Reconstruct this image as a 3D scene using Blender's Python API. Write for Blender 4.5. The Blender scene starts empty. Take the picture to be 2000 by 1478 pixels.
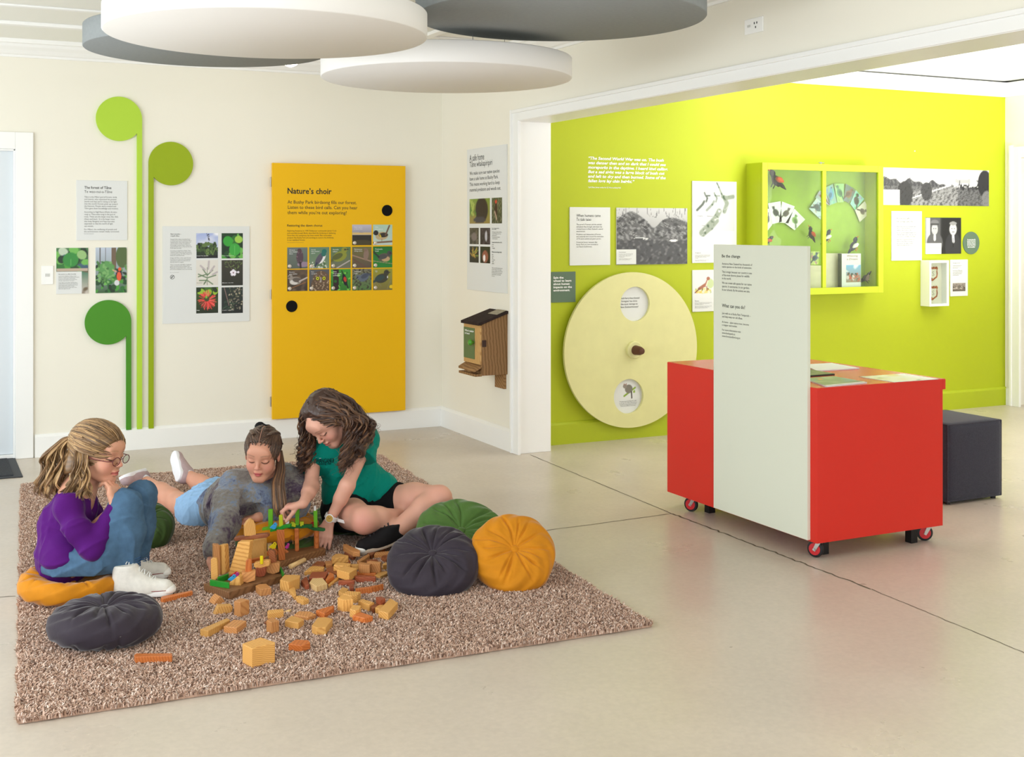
import bpy, math, random
import numpy as np
from mathutils import Vector, Matrix
S = bpy.context.scene
COL = S.collection
random.seed(7); RNG = np.random.default_rng(7)
# ---------------------------------------------------------------- camera, light, exposure
F = 2360.0; HY = 448.0; CH = 1.48; TH = math.atan2(1160, F)
FW = np.array([math.sin(TH), math.cos(TH), 0.0]); RT = np.array([math.cos(TH), -math.sin(TH), 0.0]); UP = np.array([0, 0, 1.0])
cd = bpy.data.cameras.new('camera'); cam = bpy.data.objects.new('camera', cd); COL.objects.link(cam); S.camera = cam
cam.location = (0, 0, CH); cam.rotation_euler = (math.pi/2, 0, -TH)
cd.sensor_width = 36; cd.lens = F/2000*36; cd.shift_y = (HY-739)/2000; cd.clip_start = .05
S.view_settings.view_transform = 'Standard'; S.view_settings.look = 'None'; S.view_settings.gamma = 1
S.view_settings.use_curve_mapping = False; S.view_settings.exposure = 0.42
w = bpy.data.worlds.new('sky'); S.world = w; w.use_nodes = True
w.node_tree.nodes['Background'].inputs[0].default_value = (.92, .96, 1.0, 1)
w.node_tree.nodes['Background'].inputs[1].default_value = 1.25
def area(name, loc, to, sx, sy, power, col=(1, 1, 1), spread=180):
    l = bpy.data.lights.new(name, 'AREA'); l.shape = 'RECTANGLE'; l.size = sx; l.size_y = sy; l.energy = power; l.color = col
    l.spread = math.radians(spread)
    o = bpy.data.objects.new(name, l); COL.objects.link(o); o.location = loc
    o.rotation_euler = (Vector(to)-Vector(loc)).to_track_quat('-Z', 'Y').to_euler(); return o
area('window_daylight_left', (-2.4, 3.4, 1.55), (2.4, 5.2, .7), 2.6, 1.7, 50, (.86, .94, 1))
area('fill_left_up', (-2.4, 5.6, .9), (1.2, 7.2, 2.7), 2.0, 1.0, 26, (.88, .97, 1))  # added low fill aimed up to brighten the main ceiling, not a window
area('window_daylight_behind', (1.2, -2.2, 1.7), (2.0, 6, .9), 3.2, 1.7, 52, (.96, .98, 1))
area('window_daylight_side_room', (7.4, 3.6, 1.5), (5.9, 7.3, 1.7), 2.4, 1.8, 19, (1, .99, .95))
area('fill_side_up', (6.9, 4.6, 1.0), (6.9, 5.6, 2.72), 2.0, 1.2, 66, (1, 1, 1), 130)  # extra unseen uplight, put in to whiten the side room ceiling
area('fill_side_wall', (5.9, 6.5, 2.62), (5.85, 7.33, 2.3), .5, .12, 4.2, (1, .98, .9))  # invented fill that brightens the top of the green wall, no real fitting
# ---------------------------------------------------------------- rays on to known planes (the camera of the photograph)
TUFTS = 420000
CP = np.array([0, 0, CH])
def ray(px, py): return FW+RT*((px-1000)/F)+UP*((HY-py)/F)
def zp(px, py, z=0.0): d = ray(px, py); return CP+d*((z-CH)/d[2])
def xp(px, py, X): d = ray(px, py); return CP+d*(X/d[0])
def yp(px, py, Y): d = ray(px, py); return CP+d*(Y/d[1])
def J(px, py, D): return CP+ray(px, py)*D
def pj(P): P = np.asarray(P)-CP; z = P@FW; return 1000+F*(P@RT)/z, HY-F*P[..., 2]/z
# ---------------------------------------------------------------- colour and materials
def lin(c):
    return tuple(((v/255)/12.92 if v/255 <= .04045 else ((v/255+.055)/1.055)**2.4) for v in c)
MATS = {}
def mat(name, rgb, rough=.6, spec=.4, noise=0.0, nscale=8, bump=0.0, bscale=60, metal=0, sheen=0, sss=0, emit=0, coat=0):
    if name in MATS: return MATS[name]
    m = bpy.data.materials.new(name); m.use_nodes = True; nt = m.node_tree; b = nt.nodes['Principled BSDF']
    c = lin(rgb)+(1,); b.inputs['Base Color'].default_value = c
    b.inputs['Roughness'].default_value = rough; b.inputs['Specular IOR Level'].default_value = spec; b.inputs['Metallic'].default_value = metal
    if sheen: b.inputs['Sheen Weight'].default_value = sheen; b.inputs['Sheen Roughness'].default_value = .35
    if sss: b.inputs['Subsurface Weight'].default_value = sss; b.inputs['Subsurface Radius'].default_value = (.01, .004, .002); b.inputs['Subsurface Scale'].default_value = .6
    if coat: b.inputs['Coat Weight'].default_value = coat
    if emit: b.inputs['Emission Color'].default_value = c; b.inputs['Emission Strength'].default_value = emit
    if noise or bump:
        tc = nt.nodes.new('ShaderNodeTexCoord')
        if noise:
            n = nt.nodes.new('ShaderNodeTexNoise'); n.inputs['Scale'].default_value = nscale; n.inputs['Detail'].default_value = 5
            nt.links.new(tc.outputs['Object'], n.inputs['Vector'])
            mp = nt.nodes.new('ShaderNodeMapRange'); mp.inputs[1].default_value = .25; mp.inputs[2].default_value = .75
            mp.inputs[3].default_value = 1-noise; mp.inputs[4].default_value = 1+noise*.5; nt.links.new(n.outputs['Fac'], mp.inputs[0])
            mx = nt.nodes.new('ShaderNodeVectorMath'); mx.operation = 'SCALE'; mx.inputs[0].default_value = c[:3]
            nt.links.new(mp.outputs[0], mx.inputs['Scale']); nt.links.new(mx.outputs[0], b.inputs['Base Color'])
        if bump:
            n = nt.nodes.new('ShaderNodeTexNoise'); n.inputs['Scale'].default_value = bscale; n.inputs['Detail'].default_value = 3
            nt.links.new(tc.outputs['Object'], n.inputs['Vector'])
            bp = nt.nodes.new('ShaderNodeBump'); bp.inputs['Strength'].default_value = bump; bp.inputs['Distance'].default_value = .004
            nt.links.new(n.outputs['Fac'], bp.inputs['Height']); nt.links.new(bp.outputs[0], b.inputs['Normal'])
    MATS[name] = m; return m
def attr_mat(name, rough=.6, spec=.3, sheen=0, sss=0, bump=0, bscale=200):
    if name in MATS: return MATS[name]
    m = mat(name, (200, 200, 200), rough, spec, sheen=sheen, sss=sss, bump=bump, bscale=bscale); nt = m.node_tree
    a = nt.nodes.new('ShaderNodeAttribute'); a.attribute_name = 'Col'
    nt.links.new(a.outputs['Color'], nt.nodes['Principled BSDF'].inputs['Base Color']); return m
def wood(name, a, b, scale=9.0, rough=.45, dist=2.0):
    if name in MATS: return MATS[name]
    m = bpy.data.materials.new(name); m.use_nodes = True; nt = m.node_tree; N = nt.nodes; L = nt.links; p = N['Principled BSDF']
    p.inputs['Roughness'].default_value = rough; p.inputs['Specular IOR Level'].default_value = .35
    tc = N.new('ShaderNodeTexCoord'); oi = N.new('ShaderNodeObjectInfo')
    rot = N.new('ShaderNodeVectorRotate'); rot.rotation_type = 'EULER_XYZ'
    sc = N.new('ShaderNodeVectorMath'); sc.operation = 'SCALE'; sc.inputs[0].default_value = (1.3, .9, 6.28); L.new(oi.outputs['Random'], sc.inputs['Scale'])
    L.new(tc.outputs['Object'], rot.inputs['Vector']); L.new(sc.outputs[0], rot.inputs['Rotation'])
    ad = N.new('ShaderNodeVectorMath'); ad.operation = 'ADD'; L.new(rot.outputs[0], ad.inputs[0]); L.new(sc.outputs[0], ad.inputs[1])
    wv = N.new('ShaderNodeTexWave'); wv.inputs['Scale'].default_value = scale*3; wv.inputs['Distortion'].default_value = dist
    wv.inputs['Detail'].default_value = 2; wv.inputs['Detail Scale'].default_value = 1.2; L.new(ad.outputs[0], wv.inputs['Vector'])
    cr = N.new('ShaderNodeValToRGB'); cr.color_ramp.elements[0].color = lin(b)+(1,); cr.color_ramp.elements[1].color = lin(a)+(1,)
    cr.color_ramp.elements[0].position = .0; cr.color_ramp.elements[1].position = .55
    L.new(wv.outputs['Fac'], cr.inputs[0])
    hs = N.new('ShaderNodeHueSaturation'); L.new(cr.outputs[0], hs.inputs['Color'])
    mr = N.new('ShaderNodeMapRange'); mr.inputs[3].default_value = .85; mr.inputs[4].default_value = 1.1; L.new(oi.outputs['Random'], mr.inputs[0]); L.new(mr.outputs[0], hs.inputs['Value'])
    L.new(hs.outputs[0], p.inputs['Base Color']); MATS[name] = m; return m
# ---------------------------------------------------------------- objects
WL = {}
def tag(o, label=None, cat=None, group=None, kind=None):
    if label: o['label'] = label
    if cat: o['category'] = cat
    if group: o['group'] = group
    if kind: o['kind'] = kind
    return o
def place(o, wloc, parent):
    wloc = np.array(wloc, float)
    if parent is not None: o.parent = parent; o.location = tuple(wloc-WL[parent.name])
    else: o.location = tuple(wloc)
    WL[o.name] = wloc; return o
def empty(name, loc, label, cat, group=None):
    o = bpy.data.objects.new(name, None); COL.objects.link(o); o.empty_display_size = .05
    place(o, loc, None); return tag(o, label, cat, group)
def mesh_np(name, v, f, m, parent=None, smooth=False, col=None, origin=None, bevel=0):
    """v: (n,3) world coordinates; f: list of faces or (m,k) array"""
    v = np.asarray(v, float)
    if origin is None: origin = np.array([(v[:, 0].min()+v[:, 0].max())/2, (v[:, 1].min()+v[:, 1].max())/2, v[:, 2].min()])
    me = bpy.data.meshes.new(name); vv = v-origin
    if isinstance(f, np.ndarray):
        k = f.shape[1]; me.vertices.add(len(vv)); me.vertices.foreach_set('co', vv.astype(np.float32).ravel())
        me.loops.add(f.size); me.loops.foreach_set('vertex_index', f.astype(np.int32).ravel())
        me.polygons.add(len(f)); me.polygons.foreach_set('loop_start', np.arange(0, f.size, k, dtype=np.int32))
        me.update(calc_edges=True); me.validate()
    else: me.from_pydata([tuple(x) for x in vv], [], [tuple(int(i) for i in q) for q in f]); me.update()
    if col is not None:
        ca = me.color_attributes.new('Col', 'FLOAT_COLOR', 'POINT'); c = np.ones((len(vv), 4), np.float32); c[:, :3] = col; ca.data.foreach_set('color', c.ravel())
    if smooth: me.polygons.foreach_set('use_smooth', np.ones(len(me.polygons), bool))
    me.materials.append(m); o = bpy.data.objects.new(name, me); COL.objects.link(o); place(o, origin, parent)
    if bevel:
        b = o.modifiers.new('bevel', 'BEVEL'); b.width = bevel; b.segments = 2; b.limit_method = 'ANGLE'; b.angle_limit = math.radians(35)
    return o
class MB:
    def __init__(s): s.v = []; s.f = []
    def add(s, v, f):
        n = len(s.v); s.v += [tuple(map(float, x)) for x in v]; s.f += [tuple(i+n for i in q) for q in f]; return s
    def box(s, a, b):
        x0, y0, z0 = np.minimum(a, b); x1, y1, z1 = np.maximum(a, b)
        return s.add([(x0, y0, z0), (x1, y0, z0), (x1, y1, z0), (x0, y1, z0), (x0, y0, z1), (x1, y0, z1), (x1, y1, z1), (x0, y1, z1)],
                     [(3, 2, 1, 0), (4, 5, 6, 7), (0, 1, 5, 4), (1, 2, 6, 5), (2, 3, 7, 6), (3, 0, 4, 7)])
    def prism(s, pts, off):
        """pts: planar polygon; off: extrusion vector"""
        pts = np.asarray(pts, float); n = len(pts); off = np.asarray(off, float)
        nrm = sum(np.cross(pts[i]-pts[0], pts[(i+1) % n]-pts[0]) for i in range(n))
        if nrm@off > 0: pts = pts[::-1]
        v = np.vstack([pts, pts+off])
        return s.add(v, [tuple(range(n)), tuple(range(2*n-1, n-1, -1))]+[((i+1) % n, i, n+i, n+(i+1) % n) for i in range(n)])
    def tube(s, path, r, n=8, cap=True):
        path = np.asarray(path, float); k = len(path); r = np.ones(k)*r; t = np.gradient(path, axis=0); t /= np.linalg.norm(t, axis=1)[:, None]+1e-9
        a = np.array([0, 0, 1.]) if abs(t[0][2]) < .9 else np.array([1., 0, 0]); u = np.cross(t, a); u /= np.linalg.norm(u, axis=1)[:, None]+1e-9; w_ = np.cross(u, t)
        v = []
        for i in range(k):
            for j in range(n):
                q = 2*math.pi*j/n; v.append(path[i]+r[i]*(u[i]*math.cos(q)+w_[i]*math.sin(q)))
        f = [(i*n+j, i*n+(j+1) % n, (i+1)*n+(j+1) % n, (i+1)*n+j) for i in range(k-1) for j in range(n)]
        if cap: f += [tuple(range(n-1, -1, -1)), tuple(range((k-1)*n, k*n))]
        return s.add(v, f)
    def cyl(s, a, b, r, n=32): return s.tube([a, b], r, n)
    def lathe(s, c, axis, prof, n=32):
        """prof: list of (r, h) along axis"""
        axis = np.asarray(axis, float); axis /= np.linalg.norm(axis); a = np.array([0, 0, 1.]) if abs(axis[2]) < .9 else np.array([1., 0, 0])
        u = np.cross(axis, a); u /= np.linalg.norm(u); w_ = np.cross(axis, u); v = []
        for r, h in prof:
            for j in range(n):
                q = 2*math.pi*j/n; v.append(np.asarray(c)+axis*h+r*(u*math.cos(q)+w_*math.sin(q)))
        k = len(prof)
        f = [(i*n+j, i*n+(j+1) % n, (i+1)*n+(j+1) % n, (i+1)*n+j) for i in range(k-1) for j in range(n)]
        f += [tuple(range(n-1, -1, -1)), tuple(range((k-1)*n, k*n))]
        return s.add(v, f)
    def build(s, name, m, parent=None, **k):
        return mesh_np(name, np.array(s.v), s.f, m, parent, **k)
def fix_normals(o):
    import bmesh
    bm = bmesh.new(); bm.from_mesh(o.data); bmesh.ops.recalc_face_normals(bm, faces=bm.faces); bm.to_mesh(o.data); bm.free(); return o
def struct(o): o['kind'] = 'structure'; return o
def autosmooth(o, ang=40):
    o.data.polygons.foreach_set('use_smooth', np.ones(len(o.data.polygons), bool)); o.data.update()
    try: o.data.set_sharp_from_angle(angle=math.radians(ang))
    except Exception: pass
    return o
# ---------------------------------------------------------------- walls as drawing planes: (s, z, offset) -> world
class Wall:
    def __init__(s, org, sx, nrm, rot): s.o = np.array(org, float); s.x = np.array(sx, float); s.n = np.array(nrm, float); s.rot = rot
    def P(s, a, z, d=0.0): return s.o+s.x*a+UP*z+s.n*d
    def px(s, px, py):      # pixel to (s, z)
        d = ray(px, py); t = ((s.o-CP)@s.n)/(d@s.n); q = CP+d*t-s.o; return float(q@s.x), float(q[2])
WB = Wall((0, 8.42, 0), (1, 0, 0), (0, -1, 0), (math.pi/2, 0, 0))          # cream back wall
WS = Wall((3.55, 0, 0), (0, -1, 0), (-1, 0, 0), (math.pi/2, 0, -math.pi/2))  # cream side wall (s = -Y)
WG = Wall((0, 7.33, 0), (1, 0, 0), (0, -1, 0), (math.pi/2, 0, 0))          # green wall
def rect_px(W, x0, y0, x1, y1):      # tl, br pixels (centre-lines) -> s0,z1,s1,z0
    a = W.px(x0, y0); b = W.px(x1, y1); return a[0], a[1], b[0], b[1]
def slab(mb, W, s0, z0, s1, z1, d0, d1):
    return mb.prism([W.P(s0, z0, d0), W.P(s1, z0, d0), W.P(s1, z1, d0), W.P(s0, z1, d0)], W.n*(d1-d0))
def slabobj(name, W, s0, z0, s1, z1, d0, d1, m, parent=None, bevel=0):
    return slab(MB(), W, s0, z0, s1, z1, d0, d1).build(name, m, parent, bevel=bevel)
INK = mat('ink', (52, 52, 48), .7, .2)
INKL = mat('ink_light', (74, 74, 70), .7, .2)
PAPER = mat('board_white', (227, 229, 227), .5, .3)
def text(name, W, body, s0, z1, width, height, d, m, parent=None, shear=0, bold=0, align='LEFT', rot=None):
    """block of text whose ink box is width x height with its top left at (s0, z1)"""
    cu = bpy.data.curves.new(name, 'FONT'); cu.body = body; cu.size = .1; cu.shear = shear; cu.offset = bold*.1; cu.align_x = align; cu.resolution_u = 2; cu.space_line = 1.1
    to = bpy.data.objects.new('tmp', cu); COL.objects.link(to); bpy.context.view_layer.update()
    me = bpy.data.meshes.new_from_object(to.evaluated_get(bpy.context.evaluated_depsgraph_get())); COL.objects.unlink(to); bpy.data.objects.remove(to)
    n = len(me.vertices); co = np.empty(n*3, np.float32); me.vertices.foreach_get('co', co); co = co.reshape(-1, 3)
    lo = co.min(0); hi = co.max(0)
    sx = width/(hi[0]-lo[0]); sy = height/(hi[1]-lo[1])
    x = (co[:, 0]-lo[0])*sx; y = (co[:, 1]-hi[1])*sy
    P = W.o+np.outer(s0+x, W.x)+np.outer(z1+y, UP)+W.n*d
    org = P.mean(0); me.vertices.foreach_set('co', (P-org).astype(np.float32).ravel()); me.materials.clear(); me.materials.append(m); me.update()
    o = bpy.data.objects.new(name, me); COL.objects.link(o); place(o, org, parent); return o
def text_px(name, W, body, x0, y0, x1, y1, d, m, parent=None, **k):
    a = W.px(x0, y0); b = W.px(x1, y1); b2 = W.px(x0, y1)
    return text(name, W, body, a[0], a[1], b[0]-a[0], a[1]-b2[1], d, m, parent, **k)
# ---------------------------------------------------------------- painted prints (a fine grid coloured by a function)
def vnoise(x, y, s, seed=0):
    r = np.random.default_rng(seed); o = 0
    for i in range(7):
        a = r.uniform(0, 6.28); fr = s*r.uniform(.6, 1.9); o = o+np.sin(x*math.cos(a)*fr+y*math.sin(a)*fr+r.uniform(0, 6.28)+1.3*np.sin(y*fr*.7+i))
    return o/7
PRINT = attr_mat('photo_print', .35, .4)
def pic(name, W, s0, z0, s1, z1, d, fn, parent=None, n=44, m=None):
    h, v = n, max(6, int(n*abs(z1-z0)/abs(s1-s0)))
    U, V = np.meshgrid(np.linspace(0, 1, h+1), np.linspace(0, 1, v+1)); U = U.ravel(); V = V.ravel()
    C = fn(U, V, abs(s1-s0)/abs(z1-z0)); P = W.o+np.outer(s0+(s1-s0)*U, W.x)+np.outer(z0+(z1-z0)*V, UP)+W.n*d
    i = np.arange(h*v); r, c = i//h, i % h; a = r*(h+1)+c
    f = np.stack([a, a+1, a+h+2, a+h+1], 1)
    return mesh_np(name, P, f, m or PRINT, parent, col=C)
class Paint:
    """u, v in 0..1; colours sRGB; shapes are laid over each other"""
    def __init__(s, u, v, asp): s.u = u; s.v = v; s.a = asp; s.c = np.zeros((len(u), 3))
    def bg(s, top, bot): t = s.v[:, None]; s.c[:] = np.array(lin(bot))*(1-t)+np.array(lin(top))*t; return s
    def put(s, mask, col): 
        mk = np.clip(mask, 0, 1)[:, None]; s.c = s.c*(1-mk)+np.array(lin(col))*mk; return s
    def ell(s, cx, cy, rx, ry, col, ang=0):
        x = (s.u-cx)*s.a; y = s.v-cy; c, n = math.cos(ang), math.sin(ang); X = x*c+y*n; Y = -x*n+y*c
        return s.put((1.08-np.sqrt((X/(rx*s.a))**2+(Y/ry)**2))*9, col)
    def line(s, x0, y0, x1, y1, w, col):
        X = s.u*s.a; a = np.array([x0*s.a, y0]); b = np.array([x1*s.a, y1]); t = np.clip(((X-a[0])*(b-a)[0]+(s.v-a[1])*(b-a)[1])/((b-a)@(b-a)+1e-9), 0, 1)
        return s.put((w-np.hypot(X-a[0]-t*(b-a)[0], s.v-a[1]-t*(b-a)[1]))/w*2.5, col)
    def rect(s, x0, y0, x1, y1, col): return s.put(((s.u > x0) & (s.u < x1) & (s.v > y0) & (s.v < y1))*1.0, col)
    def noise(s, sc, seed, thr, col, k=3, where=None):
        m = np.clip((vnoise(s.u*s.a, s.v, sc, seed)-thr)*k, 0, 1)
        return s.put(m if where is None else m*where, col)
# ================================================================ the rooms
CREAM = mat('wall_cream', (241, 237, 223), .75, .2, bump=.05, bscale=300)
WHITE = mat('trim_white', (246, 246, 243), .35, .4)
CEIL = mat('ceiling_white', (243, 243, 236), .8, .1)
GREEN = mat('wall_green', (180, 192, 34), .55, .3)
GREENB = mat('baseboard_green', (178, 191, 40), .45, .3)
def floor_mat():
    m = mat('polished_concrete', (205, 193, 178), .28, .42, noise=.1, nscale=1.6); nt = m.node_tree; N = nt.nodes; L = nt.links; b = N['Principled BSDF']
    tc = N.new('ShaderNodeTexCoord'); n = N.new('ShaderNodeTexNoise'); n.inputs['Scale'].default_value = 3; n.inputs['Detail'].default_value = 8; L.new(tc.outputs['Object'], n.inputs['Vector'])
    mr = N.new('ShaderNodeMapRange'); mr.inputs[3].default_value = .2; mr.inputs[4].default_value = .42; L.new(n.outputs['Fac'], mr.inputs[0]); L.new(mr.outputs[0], b.inputs['Roughness'])
    n2 = N.new('ShaderNodeTexNoise'); n2.inputs['Scale'].default_value = 55; n2.inputs['Detail'].default_value = 4; L.new(tc.outputs['Object'], n2.inputs['Vector'])
    src = b.inputs['Base Color'].links[0].from_socket
    m2 = N.new('ShaderNodeMapRange'); m2.inputs[1].default_value = .3; m2.inputs[2].default_value = .7; m2.inputs[3].default_value = .94; m2.inputs[4].default_value = 1.03; L.new(n2.outputs['Fac'], m2.inputs[0])
    sc = N.new('ShaderNodeVectorMath'); sc.operation = 'SCALE'; L.new(src, sc.inputs[0]); L.new(m2.outputs[0], sc.inputs['Scale']); L.new(sc.outputs[0], b.inputs['Base Color'])
    return m
struct(MB().box((-3.2, -3, -.1), (10.2, 9.4, 0)).build('floor', floor_mat()))
LINE = mat('joint_dark', (104, 94, 78), .8, .1)
def joint(name, pts, w):
    mb = MB(); v = []; pts = np.array(pts)
    d = np.gradient(pts, axis=0); d /= np.linalg.norm(d, axis=1)[:, None]; nn = np.stack([-d[:, 1], d[:, 0], 0*d[:, 0]], 1)
    for i, p in enumerate(pts): v += [p+nn[i]*w[i]/2, p-nn[i]*w[i]/2]
    mb.add(v, [(2*i, 2*i+1, 2*i+3, 2*i+2) for i in range(len(pts)-1)]); return struct(mb.build(name, LINE))
def wob(a, b, n, amp, seed, w0, w1):
    r = np.random.default_rng(seed); t = np.linspace(0, 1, n)[:, None]; p = a*(1-t)+b*t; p[:, :2] += r.normal(0, amp, (n, 2)); p[:, 2] = .0012
    return p, np.linspace(w0, w1, n)*r.uniform(.7, 1.3, n)
A_ = zp(1035, 888); B_ = zp(1312, 1003); C_ = zp(1700, 1150); D_ = zp(2060, 1299)
joint('trim_1', *wob(A_, B_, 30, .0015, 1, .004, .005)); joint('trim_2', *wob(B_, C_, 50, .004, 2, .009, .007)); joint('trim_3', *wob(C_, D_, 40, .0015, 3, .0035, .0035))
joint('trim_4', *wob(zp(1030, 1041), B_, 30, .002, 4, .004, .006)); joint('trim_5', *wob(zp(-60, 1170), zp(30, 1164), 8, .001, 5, .005, .005))
ZC = 2.70
# back wall with its door opening
dx0, dx1, dz = -.36, .563, 1.998
mb = MB(); mb.box((-3.2, 8.42, 0), (dx0, 8.62, 3)); mb.box((dx1, 8.42, 0), (3.80, 8.62, 3)); mb.box((dx0, 8.42, dz), (dx1, 8.62, 3)); struct(mb.build('wall_back', CREAM))
# side wall: solid end part, lintel over the wide opening
mb = MB(); mb.box((3.55, 7.17, 0), (3.77, 8.42, 3)); mb.box((3.55, .6, 2.235), (3.77, 7.17, 3)); mb.box((3.55, -3, 0), (3.77, .6, 3)); struct(mb.build('wall_side', CREAM))
struct(MB().box((3.535, 7.125, 0), (3.792, 7.17, 2.2)).build('trim_6', WHITE, bevel=.003))     # jamb lining
mb = MB(); mb.box((3.528, 7.09, 0), (3.55, 7.185, 2.253)); mb.box((3.518, 7.172, 0), (3.55, 7.196, 2.27)); struct(mb.build('trim_7', WHITE, bevel=.003))
mb = MB(); mb.box((3.528, .6, 2.193), (3.55, 7.125, 2.253)); mb.box((3.518, .6, 2.246), (3.55, 7.17, 2.268)); mb.box((3.535, .6, 2.19), (3.795, 7.125, 2.235)); struct(mb.build('trim_8', WHITE, bevel=.003))
# green wall and right-hand wall of the side room
struct(MB().box((3.77, 7.33, 0), (8.25, 7.53, 3)).build('wall_green', GREEN))
mb = MB(); mb.box((8.25, 7.255, 0), (8.4, 7.53, 3)); mb.box((8.25, 6.2, 2.08), (8.4, 7.255, 3)); mb.box((8.25, -3, 0), (8.4, 6.2, 3)); struct(mb.build('wall_right', CREAM))
struct(MB().box((8.95, 5, 0), (9.1, 9, 3)).build('wall_passage', CREAM))
struct(MB().box((8.93, 5, 0), (8.95, 9, .14)).build('baseboard_passage', WHITE))
mb = MB(); mb.box((8.225, 7.165, 0), (8.25, 7.255, 2.17)); mb.box((8.225, 6.2, 2.08), (8.25, 7.165, 2.17)); mb.box((8.215, 7.24, 0), (8.25, 7.265, 2.185)); struct(mb.build('trim_9', WHITE, bevel=.003))
struct(MB().box((8.235, 7.265, 0), (8.25, 7.33, .14)).build('baseboard_right', WHITE))
# ceilings
mb = MB(); mb.box((-3.2, -3, ZC), (3.55, 8.42, ZC+.1)); struct(mb.build('ceiling', CEIL))
struct(MB().box((3.77, -3, ZC+.02), (9.1, 7.33, ZC+.12)).build('ceiling_side_room', mat('ceiling_bright', (250, 250, 248), .8, .1)))
mb = MB(); mb.box((-3.2, 7.62, ZC-.022), (3.2, 7.68, ZC)); mb.box((-3.2, 7.05, ZC-.012), (3.2, 7.09, ZC)); mb.box((2.83, -3, ZC-.022), (2.89, 7.68, ZC)); struct(mb.build('trim_10', WHITE, bevel=.003))
COR = [(0, 0), (.012, 0), (.016, .014), (.03, .02), (.05, .042), (.075, .06), (.085, .078), (.10, .082), (.105, .107), (0, .107)]
def cornice(name, a, b, nrm, z):
    a = np.array(a, float); b = np.array(b, float); nrm = np.array(nrm, float)
    return struct(MB().prism([a+nrm*o+UP*(z+h) for o, h in COR], b-a).build(name, WHITE))
cornice('trim_11', (-3.2, 8.42, 0), (3.55, 8.42, 0), (0, -1, 0), 2.593)
cornice('trim_12', (3.55, -3, 0), (3.55, 8.42, 0), (-1, 0, 0), 2.593)
cornice('trim_13', (3.77, 7.33, 0), (8.25, 7.33, 0), (0, -1, 0), 2.597)
cornice('trim_14', (8.25, -3, 0), (8.25, 7.33, 0), (-1, 0, 0), 2.597)
# baseboards
mb = MB(); mb.prism([(.68, 8.42, 0), (.68, 8.4, 0), (.68, 8.4, .13), (.68, 8.413, .145), (.68, 8.42, .148)], (2.87, 0, 0)); struct(mb.build('baseboard_back', WHITE))
mb = MB(); mb.prism([(3.55, 8.42, 0), (3.53, 8.42, 0), (3.53, 8.42, .13), (3.543, 8.42, .145), (3.55, 8.42, .148)], (0, -1.225, 0)); struct(mb.build('baseboard_side', WHITE))
mb = MB(); mb.prism([(3.77, 7.33, 0), (3.77, 7.31, 0), (3.77, 7.31, .135), (3.77, 7.323, .15), (3.77, 7.33, .153)], (4.48, 0, 0)); struct(mb.build('baseboard_green', GREENB))
# left door
struct(MB().box((dx0, 8.44, .028), (dx1-.012, 8.48, dz-.012)).build('door_1', mat('door_white', (218, 225, 230), .4, .4), bevel=.002))
mb = MB(); mb.box((dx1, 8.398, 0), (dx1+.108, 8.42, 2.108)); mb.box((dx0-.108, 8.398, 0), (dx0, 8.42, 2.108)); mb.box((dx0, 8.398, dz), (dx1, 8.42, 2.108))
mb.box((dx1-.012, 8.41, 0), (dx1, 8.6, dz)); mb.box((dx0, 8.41, dz-.012), (dx1, 8.6, dz)); mb.box((dx0, 8.42, 0), (dx1, 8.6, .026))
struct(mb.build('trim_15', WHITE, bevel=.003))
DG = mat('mat_charcoal', (72, 74, 78), .9, .1, noise=.35, nscale=120, bump=.8, bscale=160)
t = empty('door_mat', (.1, 8.0, 0), 'charcoal ribbed door mat lying in front of the white door', 'mat')
a0, a1 = zp(45, 932), zp(30, 895)
MB().box((-.45, a0[1], .001), (a0[0], a1[1], .006)).build('mat_border', mat('mat_rubber', (52, 54, 58), .6, .3), t, bevel=.002)
MB().box((-.41, a0[1]+.05, .006), (a0[0]-.05, a1[1]-.03, .012)).build('mat_pile', DG, t)
# ---------------------------------------------------------------- hanging acoustic discs
DW = mat('disc_white', (242, 240, 236), .85, .15, bump=.1, bscale=500); DGY = mat('disc_grey', (152, 157, 158), .9, .1, noise=.06, nscale=60, bump=.15, bscale=500)
WIRE = mat('wire', (120, 120, 120), .4, .5, metal=.8)
def disc(px, cx, cy, R, z, th, m, label):
    t = empty('ceiling_disc', (cx, cy, z), label, 'acoustic panel', 'round acoustic discs hung from the ceiling')
    autosmooth(MB().lathe((cx, cy, z), (0, 0, 1), [(R-.004, 0), (R, .004), (R, th-.004), (R-.004, th)], 128).build('disc_panel', m, t), 50)
    for k in range(3):
        q = k*2.094+.4; MB().cyl((cx+math.cos(q)*R*.7, cy+math.sin(q)*R*.7, z+th), (cx+math.cos(q)*R*.7, cy+math.sin(q)*R*.7, ZC), .0012, 6).build('wire', WIRE, t)
DISCS = {1: (1.631, 6.182, .822, .73, .095), 4: (3.16, 7.411, .832, .72, .098), 2: (1.462, 6.85, .6654, .9017, .11), 3: (2.739, 5.05, .6877, .8725, .10)}
LBL = {1: 'large white round ceiling disc hanging lowest above the left wall', 4: 'white round ceiling disc hanging nearest the corner and opening', 2: 'grey round ceiling disc half hidden behind the large white one', 3: 'grey round ceiling disc hanging beside the lintel, partly out of frame'}
for k in (1, 2, 3, 4):
    x, y, r, dh, th = DISCS[k]; disc(k, x*dh, y*dh, r*dh, CH+dh, th, DW if k in (1, 4) else DGY, LBL[k])
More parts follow.
